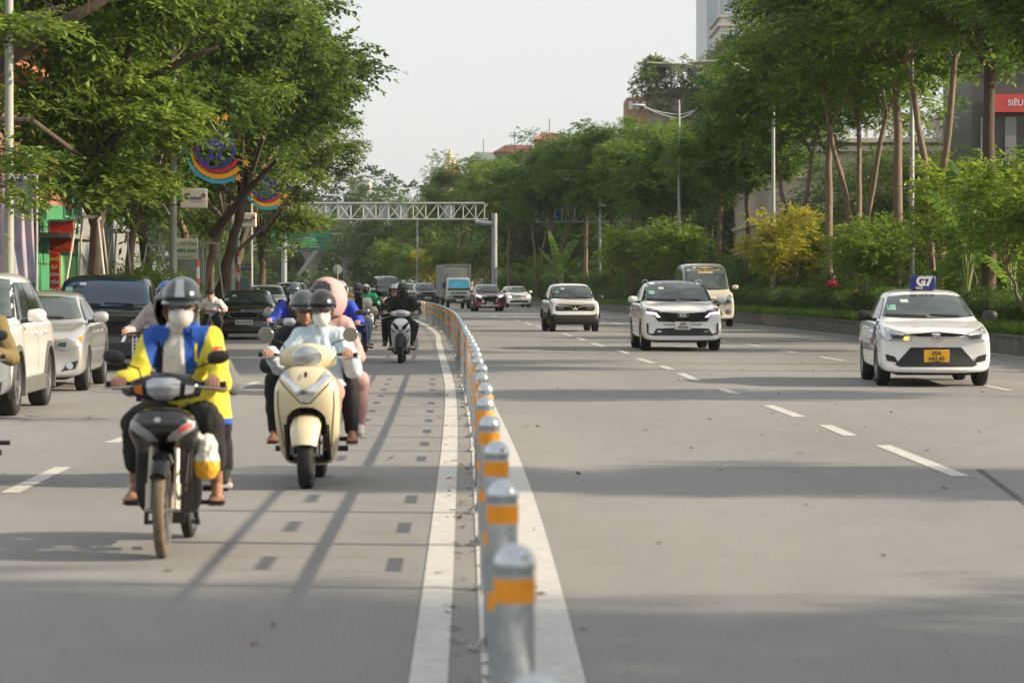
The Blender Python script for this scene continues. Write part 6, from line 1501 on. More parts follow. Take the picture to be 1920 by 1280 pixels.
def person(label, loc, rz, hip=(0, .68, .86), neck=(0, .50, 1.30), head=(0, .44, 1.44), hands=((.31, .12, 1.0), (-.31, .12, 1.0)), feet=((.17, .33, .36), (-.17, .33, .36)), skin=SK, top=C_white, topz=None, sleeves='long', pants=C_black, pleg='long', shoes='sandal', shoem=None, helmet='half', hm=None, mask=None, glasses=None, vox=.010, gripping=True, hoodm=None, hair=None, knee_out=.35, group=None, skirt=None, hs=1.0, bulk=1.0, headturn=0.0, fold=.010, seed=0, elbow=None, coll=None, parent_group=None, capm=None):
    r = empty('person', loc, rz, label, 'person', group)
    H, N, Hd = V(hip), V(neck), V(head); up = (N - H).normalized(); Cc = H.lerp(N, .66)
    fw = V((0, -1, 0)); b_ = bulk
    sh = {sg: N + V((sg * .165 * b_, .02, -.055)) for sg in (1, -1)}; hp = {sg: H + V((sg * .09, 0, -.03)) for sg in (1, -1)}
    arms = {}; legs = {}
    for k, sg in enumerate((1, -1)):
        g = V(hands[k]); wrist = g + V((0, .065, .03)) if gripping else g
        el, wr = ik(sh[sg], wrist, .285, .255, (sg * abs(elbow[0]), elbow[1], elbow[2]) if elbow else (sg * .6, .35, -.85)); arms[sg] = (sh[sg], el, wr)
        kn, an = ik(hp[sg], V(feet[k]) , .43, .41, (sg * knee_out, -.8, .55)); legs[sg] = (hp[sg], kn, an)
    def torso(mb, t, low=True):
        mb.ell(H, (.155 * b_ + t, .125 + t, .13 + t), 16, 10); cap_(mb, H + up * .04, H.lerp(N, .45), .125 * b_ + t, .125 * b_ + t); mb.ell(Cc, (.165 * b_ + t, .115 + t, .17 + t), 16, 10)
        cap_(mb, sh[1] + V((-.03, 0, 0)), sh[-1] + V((.03, 0, 0)), .062 + t, .062 + t)
    # body
    mb = MB(); torso(mb, -.012)
    cap_(mb, N - up * .04, Hd + V((0, .015, -.05)), .055, .052)
    R_ = Matrix.Rotation(headturn, 3, 'Z'); T = lambda x, y, z: Hd + R_ @ V((x * hs, y * hs, z * hs))
    mb.ell(T(0, .012, .022), (.074 * hs, .092 * hs, .098 * hs), 16, 12); mb.ell(T(0, -.028, -.045), (.056 * hs, .062 * hs, .066 * hs), 14, 10); cap_(mb, T(0, -.086, -.016), T(0, -.096, -.038), .009 * hs, .013 * hs); mb.ell(T(0, -.062, -.098), (.026 * hs, .025 * hs, .02 * hs), 10, 6)
    cap_(mb, T(-.03, -.074, .022), T(.03, -.074, .022), .014 * hs, .014 * hs); cap_(mb, T(-.018, -.082, -.066), T(.018, -.082, -.066), .010 * hs, .010 * hs)
    for sg in (1, -1): mb.ell(T(sg * .077, .01, -.012), (.010 * hs, .02 * hs, .032 * hs), 8, 6); mb.ell(T(sg * .042, -.062, -.03), (.022 * hs, .02 * hs, .02 * hs), 8, 6)
    for k, sg in enumerate((1, -1)):
        s_, e, w_ = arms[sg]; cap_(mb, s_, e, .05, .039); cap_(mb, e, w_, .039, .027)
        if gripping: fist(mb, hands[k], sg); cap_(mb, w_, V(hands[k]) + V((0, .03, .02)), .027, .026)
        else: openhand(mb, w_, (w_ - e) + V((0, -.02, -.05)), sg)
        h_, kn, an = legs[sg]; cap_(mb, h_, kn, .078, .055); cap_(mb, kn, kn.lerp(an, .35), .054, .052); cap_(mb, kn.lerp(an, .35), an, .052, .034); foot(mb, an, sg)
    body = sculpt('body', mb, vox, skin, r, 2)
    # eyes, brows
    if not glasses and vox < .02:
        for sg in (1, -1):
            mb = MB(); mb.ell(T(sg * .031, -.083, -.0), (.013 * hs, .006, .0055 * hs), 10, 6); mb.build('eye', M_eye, r)
            mb = MB(); cap_(mb, T(sg * .018, -.089, .018), T(sg * .046, -.080, .02), .0035, .003); mb.build('eyebrow', M_hair, r)
    # trousers
    mb = MB(); mb.ell(H + V((0, 0, -.01)), (.165 * b_, .14, .13), 16, 10)
    for sg in (1, -1):
        h_, kn, an = legs[sg]; cap_(mb, h_, kn, .092, .074)
        if pleg == 'long': cap_(mb, kn, kn.lerp(an, .45), .074, .068); cap_(mb, kn.lerp(an, .45), kn.lerp(an, .95), .068, .058)
        elif pleg == 'crop': cap_(mb, kn, kn.lerp(an, .6), .078, .072)
    sculpt('trousers', mb, vox * 1.15, pants, r, 3, fold * .9, seed=seed + 5)
    if skirt:
        mb = MB(); pts = [H + V((0, .0, .1)), H + V((0, -.12, -.03)), H + V((0, -.30, -.06)), H + V((0, -.38, -.22))]; mb.tube(pts, [.16, .19, .20, .19], 18, flat=.7); sculpt('skirt', mb, vox * 1.2, skirt, r, 2, fold, seed=seed)
    # top
    mb = MB(); torso(mb, .016 if sleeves == 'long' else .008)
    cap_(mb, N - up * .05, N + up * .015, .075, .062)
    mb.ell(H + V((0, 0, .03)), (.18 * b_, .15, .10), 16, 10)
    for sg in (1, -1):
        s_, e, w_ = arms[sg]
        if sleeves == 'long': cap_(mb, s_, e, .074 * b_, .062); cap_(mb, e, e.lerp(w_, .93), .060, .044)
        elif sleeves == 'loose': cap_(mb, s_, e, .070, .068); cap_(mb, e, e.lerp(w_, .9), .066, .050)
        else: cap_(mb, s_, s_.lerp(e, .72), .070 * b_, .066)
    if coll: mb.tube([N + V((math.cos(t) * .075, math.sin(t) * .07 + .0, .02 + .02 * math.sin(t))) for t in [2 * math.pi * i / 16 for i in range(16)]], .022, 8, closed=True)
    tm = top if isinstance(top, (list, tuple)) else [top]
    tp = sculpt('jacket' if sleeves != 'short' else 'shirt', mb, vox if not topz or vox > .008 else .005, tm, r, 3, fold, zone=topz, seed=seed)
    # footwear
    for k, sg in enumerate((1, -1)):
        an = legs[sg][2]; f = V((sg * .12, -1, 0)).normalized(); sd_ = V((-f.y, f.x, 0))
        if shoes == 'sandal':
            mb = MB(); mb.rings([[an + f * (t * .19 - .045 + .0) + sd_ * q[0] * (.034 + .012 * math.sin(t * 2.6)) + V((0, 0, q[1])) for q in ((-1, -.094), (1, -.094), (1, -.080), (-1, -.080))] for t in (0, .25, .5, .75, 1.0)]); so = mb.build('sandal', shoem or M_sole, r)
            mb = MB(); mb.tube([an + f * .06 + sd_ * math.cos(t) * .042 + V((0, 0, -.078 + .055 * math.sin(t))) for t in [math.pi * i / 8 for i in range(9)]], .012, 8, flat=.6); mb.build('strap', shoem or M_sole, so)
        else:
            mb = MB(); cap_(mb, an + V((0, .035, -.05)), an + f * .12 + V((0, 0, -.056)), .044, .038); cap_(mb, an + V((0, 0, -.0)), an + f * .08 + V((0, 0, -.04)), .046, .038); cap_(mb, an + f * .12 + V((0, 0, -.06)), an + f * .165 + V((0, 0, -.064)), .038, .03); so = sculpt('shoe', mb, vox, shoem or C_white, r, 3)
            mb = MB(); mb.rings([[an + f * (t * .245 - .05) + sd_ * q[0] * (.036 + .014 * math.sin(t * 2.6)) + V((0, 0, q[1])) for q in ((-1, -.104), (1, -.104), (1, -.086), (-1, -.086))] for t in (0, .25, .5, .75, 1.0)]); mb.build('sole', C_white if shoem is not C_white else C_white, so)
    # headgear
    rot4 = R_
    if helmet in ('half', 'peak'):
        hl = shell('helmet', T(0, .014, .04), (.104 * hs, .130 * hs, .118 * hs), lambda x, y, z: z > -.12 + .18 * (-y), hm or H_black, r, .012, M=rot4)
        mb = MB(); n = 14; L = .075 if helmet == 'peak' else .045
        up_, lo_ = [], []
        for i in range(n + 1):
            a = math.pi * (1.12 + .76 * i / n); cx, cy = math.cos(a), math.sin(a)
            up_.append(T(cx * .108, .014 + cy * .132, .038)); lo_.append(T(cx * .116, .014 + cy * .132 - L * (-cy) ** 2, .012 + .01 * abs(cx)))
        vs = up_ + lo_; K = n + 1
        mb.add(vs + [p + V((0, 0, -.008)) for p in vs], [(i, i + 1, K + i + 1, K + i) for i in range(n)] + [(2 * K + i + 1, 2 * K + i, 3 * K + i, 3 * K + i + 1) for i in range(n)] + [(K + i, K + i + 1, 3 * K + i + 1, 3 * K + i) for i in range(n)])
        mb.build('peak', hm or H_black, hl)
    elif helmet == 'open':
        hl = shell('helmet', T(0, .02, .015), (.122 * hs, .145 * hs, .142 * hs), lambda x, y, z: z > -.72 and not (y < -.30 and z < .38 and abs(x) < .86), hm or H_black, r, .012, M=rot4)
        mb = MB(); mb.tube([T(math.cos(a) * .118, .02 + math.sin(a) * .14 - .012, .075) for a in [math.pi * (1.1 + .8 * i / 12) for i in range(13)]], .012, 8); mb.build('visor_peak', H_black, hl)
    elif helmet == 'cap':
        hl = shell('cap', T(0, .012, .03), (.088 * hs, .11 * hs, .105 * hs), lambda x, y, z: z > .05, capm or C_black, r, .008, M=rot4)
        mb = MB(); mb.rings([sering(T(0, -.10, .045), .07, .06, 18, 2.2), sering(T(0, -.105, .036), .072, .062, 18, 2.2)]); mb.build('brim', capm or C_black, hl)
    if helmet in ('half', 'peak', 'open') and vox < .014:
        mb = MB()
        for sg in (1, -1): mb.tube([T(sg * .092, .0, .01), T(sg * .082, -.02, -.06), T(sg * .03, -.045, -.118)], .006, 6)
        mb.build('strap', M_trim, r)
    if hair == 'long': shell('hair', T(0, .02, -.03), (.098 * hs, .112 * hs, .15 * hs), lambda x, y, z: (y > -.35 or (abs(x) > .80)) and z < .72, M_hair, r, .012, M=rot4)
    elif hair == 'short' or helmet != 'open': shell('hair', T(0, .018, .018), (.086 * hs, .103 * hs, .108 * hs), lambda x, y, z: (y > .05 and z > -.5) or (z > .35 and y > -.85), M_hair, r, .006, M=rot4)
    if mask: shell('face_mask', T(0, -.030, -.056), (.067 * hs, .088 * hs, .068 * hs), lambda x, y, z: y < -.10 and z < .86, mask, r, .004, M=rot4)
    if mask and vox < .014:
        mb = MB()
        for sg in (1, -1): mb.tube([T(sg * .062, -.045, -.02), T(sg * .078, .01, -.0)], .0025, 5); mb.tube([T(sg * .060, -.04, -.07), T(sg * .078, .012, -.03)], .0025, 5)
        mb.build('mask_loop', mask, r)
    if glasses:
        for sg in (1, -1):
            mb = MB(); mb.ell(T(sg * .033, -.096, .0), (.026, .004, .017), 14, 6); mb.build('lens', glasses, r)
            mb = MB(); mb.tube([T(sg * (.033 + .028 * math.cos(a)), -.098, .019 * math.sin(a)) for a in [2 * math.pi * i / 16 for i in range(16)]], .0035 if glasses is not M_lens else .006, 6, closed=True); mb.tube([T(sg * .06, -.094, .003), T(sg * .078, 0, .0)], .003, 5); mb.build('frame', M_trim if glasses is not M_lens else C_white, r)
    if hoodm: shell('hood', T(0, .035, .01), (.138, .162, .166), lambda x, y, z: z > -.85 and not (y < -.35 and z < .80), hoodm, r, .010, M=rot4)
    return r, T, arms, legs

# ---------------------------------------------------------------- scooters
def scooter(label, loc, rz, style='sport', body=P_white, second=M_trim, steer=0.0, mirrors='oval', wr=.27, ww=.095, wb=1.24, group=None, box=None, cat='scooter', name='scooter', grip=(.31, .12, 1.0), bag=None, hl_w=.09, hl_h=.062):
    r = empty(name, loc, rz, label, cat, group)
    gx, gy, gz = grip
    fwh = wheel(r, (0, 0, wr), wr, ww, 1, 'alloy', steer, 14 if style == 'under' else 5, .80 if style == 'under' else .68); wheel(r, (0, wb, wr), wr, ww * 1.08, 1, 'alloy', 0, 14 if style == 'under' else 5, .80 if style == 'under' else .66)
    if style == 'under': fwh.data = fwh.data.copy(); fwh.data.materials[0] = mat('dusty_rubber', (.13, .10, .07), .9, var=.3, vs=15)
    # fork and axle
    for sg in (-1, 1):
        mb = MB(); fx = sg * (ww / 2 + .042); mb.tube([(fx, 0, wr), (fx, .03, wr + .14)], .026, 10); mb.tube([(fx, .03, wr + .12), (fx * .95, .10, .68)], .017, 10); mb.build('fork_leg', mat('fork_metal', (.42, .38, .31), .35, metal=.5) if style == 'under' else M_alloyd, r)
    mb = MB(); mb.tube([(-.1, 0, wr), (.1, 0, wr)], .014, 8); mb.cyl((.03, 0, wr), (.034, 0, wr), .11, 24); mb.build('axle', M_alloy, r)
    # front mudguard
    fm = {'under': M_trimg, 'retro': body, 'sport': second}[style]; fw_ = {'under': .062, 'retro': .115, 'sport': .08}[style]
    mb = MB(); rs = []
    for i in range(15):
        a = math.radians({'under': 42, 'retro': 18, 'sport': 10}[style] + {'under': 108, 'retro': 130, 'sport': 140}[style] * i / 14); cy, cz = -math.cos(a) * (wr + .035), wr + math.sin(a) * (wr + .035); nrm = V((0, -math.cos(a), math.sin(a))); wq = fw_ * (.62 + .38 * math.sin(math.pi * min(1, .15 + i / 15)))
        rs.append([V((0, cy, cz)) + V((x, 0, 0)) * wq + nrm * d for x, d in ((-1, -.045), (-.82, .0), (-.4, .018), (0, .022), (.4, .018), (.82, 0), (1, -.045), (.8, -.035), (0, -.005), (-.8, -.035))])
    mb.rings(rs); mb.build('front_mudguard', fm, r, smooth=50)
    # apron / leg shield
    ring = lambda z, a, f, bk, e=2.7: sering((0, (f + bk) / 2, z), a, (bk - f) / 2, 28, e)
    if style == 'retro': S = [(.925, .09, -.02, .10), (.90, .16, -.07, .13), (.82, .225, -.12, .17), (.73, .25, -.14, .20), (.62, .252, -.12, .25), (.50, .247, -.06, .31), (.38, .238, .03, .36), (.27, .222, .12, .40), (.19, .19, .2, .43), (.15, .13, .26, .42)]; cw, ct = .150, .60
    elif style == 'sport': S = [(.90, .07, -.0, .10), (.86, .13, -.05, .12), (.78, .185, -.10, .15), (.68, .20, -.09, .18), (.58, .195, -.02, .24), (.46, .19, .08, .30), (.34, .175, .15, .35), (.24, .15, .22, .40), (.18, .11, .27, .40)]; cw, ct = .115, .56
    else: S = [(.84, .10, -.02, .14), (.80, .17, -.06, .17), (.72, .205, -.07, .19), (.66, .19, -.02, .2), (.60, .17, .12, .24), (.50, .185, .2, .27), (.38, .195, .24, .31), (.28, .185, .27, .33), (.21, .15, .29, .34)]; cw, ct = .085, .50
    mb = MB(); mb.rings([ring(*q) for q in S][::-1]); o = mkobj('leg_shield', mb.mesh('leg_shield', body, 0)); ss = o.modifiers.new('s', 'SUBSURF'); ss.levels = 2
    cut = MB(); arc = [(-cw, -.5, -.1), (cw, -.5, -.1)] + [(cw * math.cos(t), -.5, ct - .10 + .12 * math.sin(t)) for t in [math.pi * i / 12 for i in range(13)]]; cut.prism(arc, (0, .83 if style != 'under' else .72, 0)); co = mkobj('cut', cut.mesh('cut', M_trim, 0)); bo = o.modifiers.new('b', 'BOOLEAN'); bo.object = co; bo.operation = 'DIFFERENCE'
    me = evalmesh(o, 'leg_shield'); bpy.data.objects.remove(o); bpy.data.objects.remove(co); me.materials.clear(); me.materials.append(body)
    me.polygons.foreach_set('use_smooth', [True] * len(me.polygons)); me.set_sharp_from_angle(angle=math.radians(40)); sh = mkobj('leg_shield', me, r)
    bm = bmesh.new(); bm.from_mesh(me); bv = BVHTree.FromBMesh(bm); bm.free()
    mb = MB(); mb.box((0, .345 if style != 'under' else .26, .38), (cw * 2.2, .02, .42)); mb.build('inner_panel', M_trim, r)
    D = lambda n_, P, m_, o_=.006: [decal(n_, bv, q, 'f', m_, sh, o_, .03) for q in (P, mirror(P))]
    if style == 'retro':
        D('chrome_trim', [(.0, .655), (.035, .66), (.10, .76), (.19, .84), (.215, .88), (.185, .885), (.09, .80), (.0, .745)], M_chrome, .008); D('turn_signal', [(.10, .815), (.19, .87), (.205, .905), (.16, .90)], M_lamp, .012)
        decal('emblem', bv, ellpts(0, .855, .014, .022, 12), 'f', M_alloyd, sh, .012, .02)
        D('panel_gap', [(.0, .640), (.04, .645), (.17, .78), (.225, .845), (.222, .852), (.165, .788), (.038, .652), (.0, .648)], M_trim, .003); D('panel_gap', [(.175, .30), (.181, .30), (.214, .62), (.212, .74), (.206, .74), (.208, .62)], M_trim, .003)
        D('wheel_arch_edge', [(.150, .20), (.17, .20), (.17, .50), (.12, .60), (0, .625), (0, .60), (.10, .58), (.150, .49)], M_trim, .004)
    elif style == 'sport':
        D('side_flash', [(.05, .74), (.17, .84), (.185, .80), (.07, .66), (.03, .68)], M_trimg, .006); D('turn_signal', [(.10, .64), (.18, .70), (.19, .65), (.13, .61)], M_lamp, .010)
        decal('nose_vent', bv, [(-.04, .63), (.04, .63), (.03, .655), (-.03, .655)], 'f', M_trim, sh, .01, .03)
    else:
        D('side_flash', [(.02, .655), (.08, .66), (.2, .74), (.205, .79), (.13, .755), (.05, .70)], mat('flash_silver', (.28, .29, .31), .25, coat=1), .006); decal('sticker', bv, [(.09, .70), (.19, .75), (.19, .775), (.10, .73)], 'f', mat('flash_red', (.45, .05, .04), .4), sh, .011, .03)
        decal('emblem', bv, ellpts(-.02, .775, .02, .014, 10), 'f', M_alloy, sh, .01, .02)
    # handlebar cover with headlight
    cz = gz - .02; cy0 = gy - .06
    hw = {'retro': .215, 'sport': .19, 'under': .20}[style]
    mb = MB(); rs = []
    for i in range(13):
        t = -1 + 2 * i / 12; hh = {'retro': .105, 'sport': .07, 'under': .082}[style] * (.38 + .62 * math.cos(t * 1.35)); dd = .095 * (.35 + .65 * math.cos(t * 1.3))
        rs.append([V((t * hw, cy0 + .015 + abs(t) * .05, cz + .01 * (1 - abs(t)))) + V((0, -math.cos(a) * dd, math.sin(a) * hh)) for a in [2 * math.pi * k / 16 for k in range(16)]])
    mb.rings(rs); hc = mb.build('handlebar_cover', body if style != 'under' else M_trimg, r, smooth=60)
    bm = bmesh.new(); bm.from_mesh(hc.data); bh = BVHTree.FromBMesh(bm); bm.free()
    a_, b_ = (hl_w, hl_h)
    if style != 'under': decal('headlight_rim', bh, ellpts(0, cz + .005, a_ * 1.08, b_ * 1.1, 24), 'f', M_chrome, hc, .006, .03)
    hlp = ellpts(0, cz + .005, a_, b_, 24) if style != 'under' else [(-a_, cz - .02), (-a_ * .5, cz - .055), (a_ * .5, cz - .055), (a_, cz - .02), (a_ * 1.05, cz + .04), (a_ * .6, cz + .058), (-a_ * .6, cz + .058), (-a_ * 1.05, cz + .04)]
    hl = decal('headlight', bh, hlp, 'f', M_lamp, hc, .012, .03)
    decal('lamp_inner', bh, ellpts(0, cz, a_ * .5, b_ * .55, 16), 'f', M_alloy, hc, .018, .03)
    if style == 'under':
        for sg in (-1, 1): P = [(sg * .115, cz - .03), (sg * .16, cz - .02), (sg * .172, cz + .012), (sg * .12, cz + .02)]; decal('turn_signal', bh, P if sg > 0 else P[::-1], 'f', M_lamp if sg > 0 else M_amberoff, hc, .010, .03)
    for sg in (-1, 1):
        mb = MB(); mb.tube([(sg * .1, gy - .02, gz - .01), (sg * (gx - .09), gy, gz), (sg * (gx + .055), gy + .012, gz)], .012, 8); bo_ = mb.build('handlebar', M_trim, r)
        mb = MB(); mb.tube([(sg * (gx - .06), gy, gz), (sg * (gx + .06), gy + .012, gz)], .0185, 10); mb.tube([(sg * (gx + .06), gy + .012, gz), (sg * (gx + .075), gy + .014, gz)], .022, 10); mb.build('grip', M_rubber, bo_)
        mb = MB(); mb.tube([(sg * (gx - .11), gy - .03, gz - .005), (sg * (gx - .05), gy - .06, gz - .012), (sg * (gx + .06), gy - .055, gz - .02), (sg * (gx + .085), gy - .05, gz - .022)], [.008, .007, .006, .008], 6); mb.build('brake_lever', M_alloy, bo_)
        # mirrors
        mx, mz = sg * (gx + .02), gz + .155
        mb = MB(); mb.tube([(sg * (gx - .13), gy, gz + .02), (sg * (gx - .11), gy - .0, gz + .09), (mx, gy + .01, mz - .02)], .006, 6); ms = mb.build('mirror_stalk', M_trim, bo_)
        mb = MB()
        if mirrors == 'round': mb.cyl((mx, gy - .012, mz), (mx, gy + .012, mz), .058, 24); mb.build('mirror', mat('mirror_back', (.35, .33, .29), .15, metal=.9), ms, bevel=.006)
        else: mb.rings([sering((mx + sg * .01, gy + dy, mz), a, b, 20, 2.5, V((1, 0, .12 * sg)), V((0, 0, 1))) for dy, a, b in ((-.025, .03, .02), (-.015, .058, .034), (.01, .064, .04), (.018, .06, .036))]); mb.build('mirror', M_trim, ms, smooth=50)
    # floor, seat, tail
    if style != 'under':
        mb = MB(); mb.rings([sering((0, y_, .235), a, b, 16, 4, V((1, 0, 0)), V((0, 0, 1))) for y_, a, b in ((.26, .12, .05), (.34, .165, .07), (.62, .17, .07), (.7, .14, .06))]); mb.build('footboard', M_trim, r)
    mb = MB(); mb.rings([sering((0, y_, z_), a, b, 16, 2.6, V((1, 0, 0)), V((0, 0, 1))) for y_, z_, a, b in ((.50, .52, .06, .20), (.60, .56, .12, .22), (.85, .60, .155, .17), (1.15, .66, .15, .12), (1.45, .72, .07, .05))]); mb.build('tail_fairing', body, r, smooth=60)
    mb = MB(); mb.rings([sering((0, y_, z_), a, b, 16, 3, V((1, 0, 0)), V((0, 0, 1))) for y_, z_, a, b in ((.46, .73, .05, .03), (.54, .75, .11, .045), (.8, .76, .145, .045), (1.1, .79, .13, .05), (1.35, .80, .09, .03))]); mb.build('seat', M_trim, r, smooth=60)
    mb = MB(); mb.box((0, .78, .32), (.16, .35, .24)); mb.box((-.13, 1.0, .28), (.08, .5, .14)); mb.build('engine', M_alloyd, r, bevel=.03)
    mb = MB(); mb.tube([(-.10, .55, .2), (-.16, .8, .2), (-.19, 1.0, .26), (-.20, 1.4, .34)], [.02, .025, .05, .055], 12); mb.build('exhaust', M_alloyd, r)
    for sg in (-1, 1): mb = MB(); mb.tube([(sg * .1, .52, .27), (sg * .27, .52, .27)], .014, 8); mb.tube([(sg * .2, .52, .27), (sg * .28, .52, .27)], .022, 8); mb.build('footrest', M_trim, r); mb = MB(); mb.tube([(sg * .12, .92, .32), (sg * .27, .92, .32)], .018, 8); mb.build('footrest', M_trim, r)
    mb = MB(); mb.tube([(.12, .05, wr + .1), (.13, .16, .62), (.08, .16, .8)], .007, 6); mb.tube([(.06, .0, wr), (.16, -.02, wr + .18), (.15, .12, .6)], .006, 6); mb.build('cable', M_trim, r)
    if style == 'under': mb = MB(); mb.tube([(-.12, .28, .34), (-.15, .42, .16), (-.1, .6, .15)], .014, 8); mb.tube([(.12, .28, .34), (.15, .42, .16), (.1, .6, .15)], .014, 8); mb.build('side_bar', M_trim, r)
    return r
# ---------------------------------------------------------------- riders
def at(px, py): 
    x, y = G(px, py); return (x, y, 0)
def add(l, d): return (l[0] + d[0], l[1] + d[1], l[2] + (d[2] if len(d) > 2 else 0))
# A: front rider in yellow and blue jacket
LA = at(305, 1045)
scooter('black underbone motorbike with a dusty front wheel, nearest on the left', LA, 0.0, 'under', P_black, M_trimg, .03, 'oval', .272, .062, 1.24, cat='motorbike', name='motorbike', grip=(.265, .14, .965), hl_w=.088, hl_h=.055)
def zA(c, n):
    ax = abs(c.x)
    if n.y < -.15 and ax < .052 + max(0, (1.30 - c.z)) * .06 and c.z > .86: return 2
    if .90 < c.z < 1.20 and c.x < -.055 and c.x > -.10 and n.y < 0: return 3
    if c.z > 1.01 + .9 * max(0, ax - .15) ** .5 * 0 and ax < .115 + (c.z - 1.01) * .32: return 1
    if c.z < .815: return 1
    return 0
rA, TA, aA, lA_ = person('rider in an open yellow and blue jacket with white mask and grey cap helmet', LA, 0.0, hip=(.03, .70, .84), neck=(.04, .56, 1.27), head=(.045, .50, 1.405), hands=((.265, .14, .965), (-.265, .14, .965)), feet=((.255, .46, .365), (-.215, .46, .365)), skin=SKd, top=[C_yel, C_blue, C_white, C_black], topz=zA, coll=1, pants=C_black, pleg='crop', shoes='sandal', helmet='peak', hm=H_grey, mask=C_mask, glasses=mat('clear_lens', (.25, .18, .15), .1), vox=.0065, fold=.013, knee_out=.12, seed=3, bulk=.98, hs=1.02, elbow=(.3, .3, -.9))
mb = MB(); mb.prism([(.012, 0, 1.53), (.07, 0, 1.53), (.075, 0, 1.50), (.01, 0, 1.50)], (0, .01, 0))
def jacket_bits(r):
    jk = [c for c in r.children if c.name.startswith('jacket')][0]; bm = bmesh.new(); bm.from_mesh(jk.data); bv = BVHTree.FromBMesh(bm); bm.free()
    # lapels, badge, flag
    decal('logo', bv, [(.135, 1.10), (.15, 1.10), (.15, 1.135), (.165, 1.145), (.175, 1.125), (.175, 1.10), (.16, 1.08), (.135, 1.08)], 'f', C_yel, jk, .004, .02)
    decal('logo', bv, [(.12, 1.19), (.135, 1.19), (.135, 1.08), (.12, 1.09)], 'f', C_yel, jk, .004, .02)
    decal('flag_patch', bv, [(.235, 1.13), (.295, 1.13), (.295, 1.17), (.235, 1.17)], 'f', mat('flag_cloth_red', (.7, .03, .02), .7), jk, .006, .02)
    decal('flag_star', bv, star(.265, 1.15, .012), 'f', C_yel, jk, .011, .05)
    for sg in (1, -1):
        P = [(.04 + sg * .06, 1.285), (.04 + sg * .135, 1.27), (.04 + sg * .115, 1.17), (.04 + sg * .062, 1.235)]; decal('collar', bv, P if sg > 0 else P[::-1], 'f', C_blue, jk, .014, .03)
    mb = MB(); tl = [(.04 + sg_ * .0, 0, 0) for sg_ in (1,)]
    # loose flaring hem on the rider's left side
    mb = MB(); mb.rings([sering((.19, .62, z), a, b, 18, 2.2) for z, a, b in ((.98, .08, .11), (.88, .11, .12), (.78, .125, .12), (.72, .13, .12))]); hm_ = sculpt('jacket_hem', mb, .01, [C_yel, C_blue], r, 2, .014, zone=lambda c, n: 1 if c.z < .755 else 0, seed=8)
jacket_bits(rA)
# the shiny stripe on his helmet
hl = [c for c in rA.children if c.name.startswith('helmet')][0]; dgm = evalmesh(hl, 'x'); bm = bmesh.new(); bm.from_mesh(dgm); bv = BVHTree.FromBMesh(bm); bm.free()
decal('stripe', bv, [(.02, 1.46), (.075, 1.46), (.065, 1.56), (.025, 1.56)], 'f', H_silver, hl, .004, .02)
# plastic bag hanging from the hook
mb = MB(); mb.ell((.235, .36, .52), (.075, .06, .10), 16, 12); mb.ell((.24, .36, .60), (.055, .05, .08), 14, 10); cap_(mb, (.2, .34, .66), (.16, .3, .74), .02, .012)
bg = sculpt('plastic_bag', mb, .008, [mat('bag_white', (.62, .62, .55), .25), mat('bag_orange', (.75, .38, .03), .35)], None, 2, .012, zone=lambda c, n: 1 if (c.z < .53 and n.y < .4) else 0, fs=22)
bg.location = (LA[0] - .01, LA[1] - .17, LA[2]); tag(bg, 'white and orange plastic bag hanging from the black motorbike', 'bag')
# passenger behind him, mostly hidden
person('passenger in grey jacket and dark helmet behind the yellow-jacketed rider', LA, 0.0, hip=(-.02, 1.03, .86), neck=(-.02, .93, 1.22), head=(-.035, .86, 1.375), hands=((.15, .74, .98), (-.18, .74, .98)), feet=((.24, .94, .44), (-.24, .94, .44)), skin=SKd, top=C_grey, pants=C_black, shoes='shoe', shoem=C_black, helmet='open', hm=H_black, vox=.011, gripping=True, seed=9, bulk=.98, knee_out=.1)

# E: cream scooter with three people
LE = at(575, 915)
scooter('cream retro scooter with chrome trim carrying three people', LE, 0.0, 'retro', paint('paint_cream', (.62, .55, .36)), M_trim, .0, 'round', .252, .11, 1.22, grip=(.30, .14, 1.0), hl_w=.10, hl_h=.078)
rE, TE, aE, lE = person('driver in a loose light blue top with white mask and black cap helmet', LE, 0.0, hip=(.04, .62, .80), neck=(.07, .46, 1.19), head=(.085, .40, 1.335), hands=((.30, .14, 1.0), (-.30, .14, 1.0)), feet=((.12, .34, .35), (-.12, .34, .35)), skin=SK, top=C_lblue, sleeves='loose', pants=cloth('cloth_pink_short', (.42, .24, .22)), pleg='crop', shoes='sandal', helmet='peak', hm=H_black, mask=C_mask, glasses=mat('clear_lens', (.25, .18, .15), .1), vox=.0065, fold=.014, knee_out=.2, seed=14, bulk=.92, hair='short', elbow=(.3, .3, -.9), hs=.97)
mb = MB(); p = V((.0, .62, .80)); mb.rings([sering((.04, .50, z), a, b, 24, 2.3) for z, a, b in ((1.06, .17, .15), (.95, .20, .19), (.84, .22, .22), (.76, .23, .23))]); sculpt('shirt_tail', mb, .010, C_lblue, rE, 2, .016, seed=4)
person('black-jacketed passenger with grey cap helmet leaning out behind the light blue driver', LE, 0.0, hip=(-.02, .88, .88), neck=(-.06, .76, 1.19), head=(-.075, .70, 1.33), hands=((.16, .6, .92), (-.22, .58, .90)), feet=((.30, .62, .40), (-.29, .62, .40)), skin=SKd, top=C_black, pants=C_black, pleg='long', shoes='sandal', shoem=mat('sandal_brown', (.12, .05, .03), .6), helmet='peak', hm=H_grey, vox=.009, gripping=True, seed=21, knee_out=.3, bulk=1.0, headturn=.25, hs=.97)
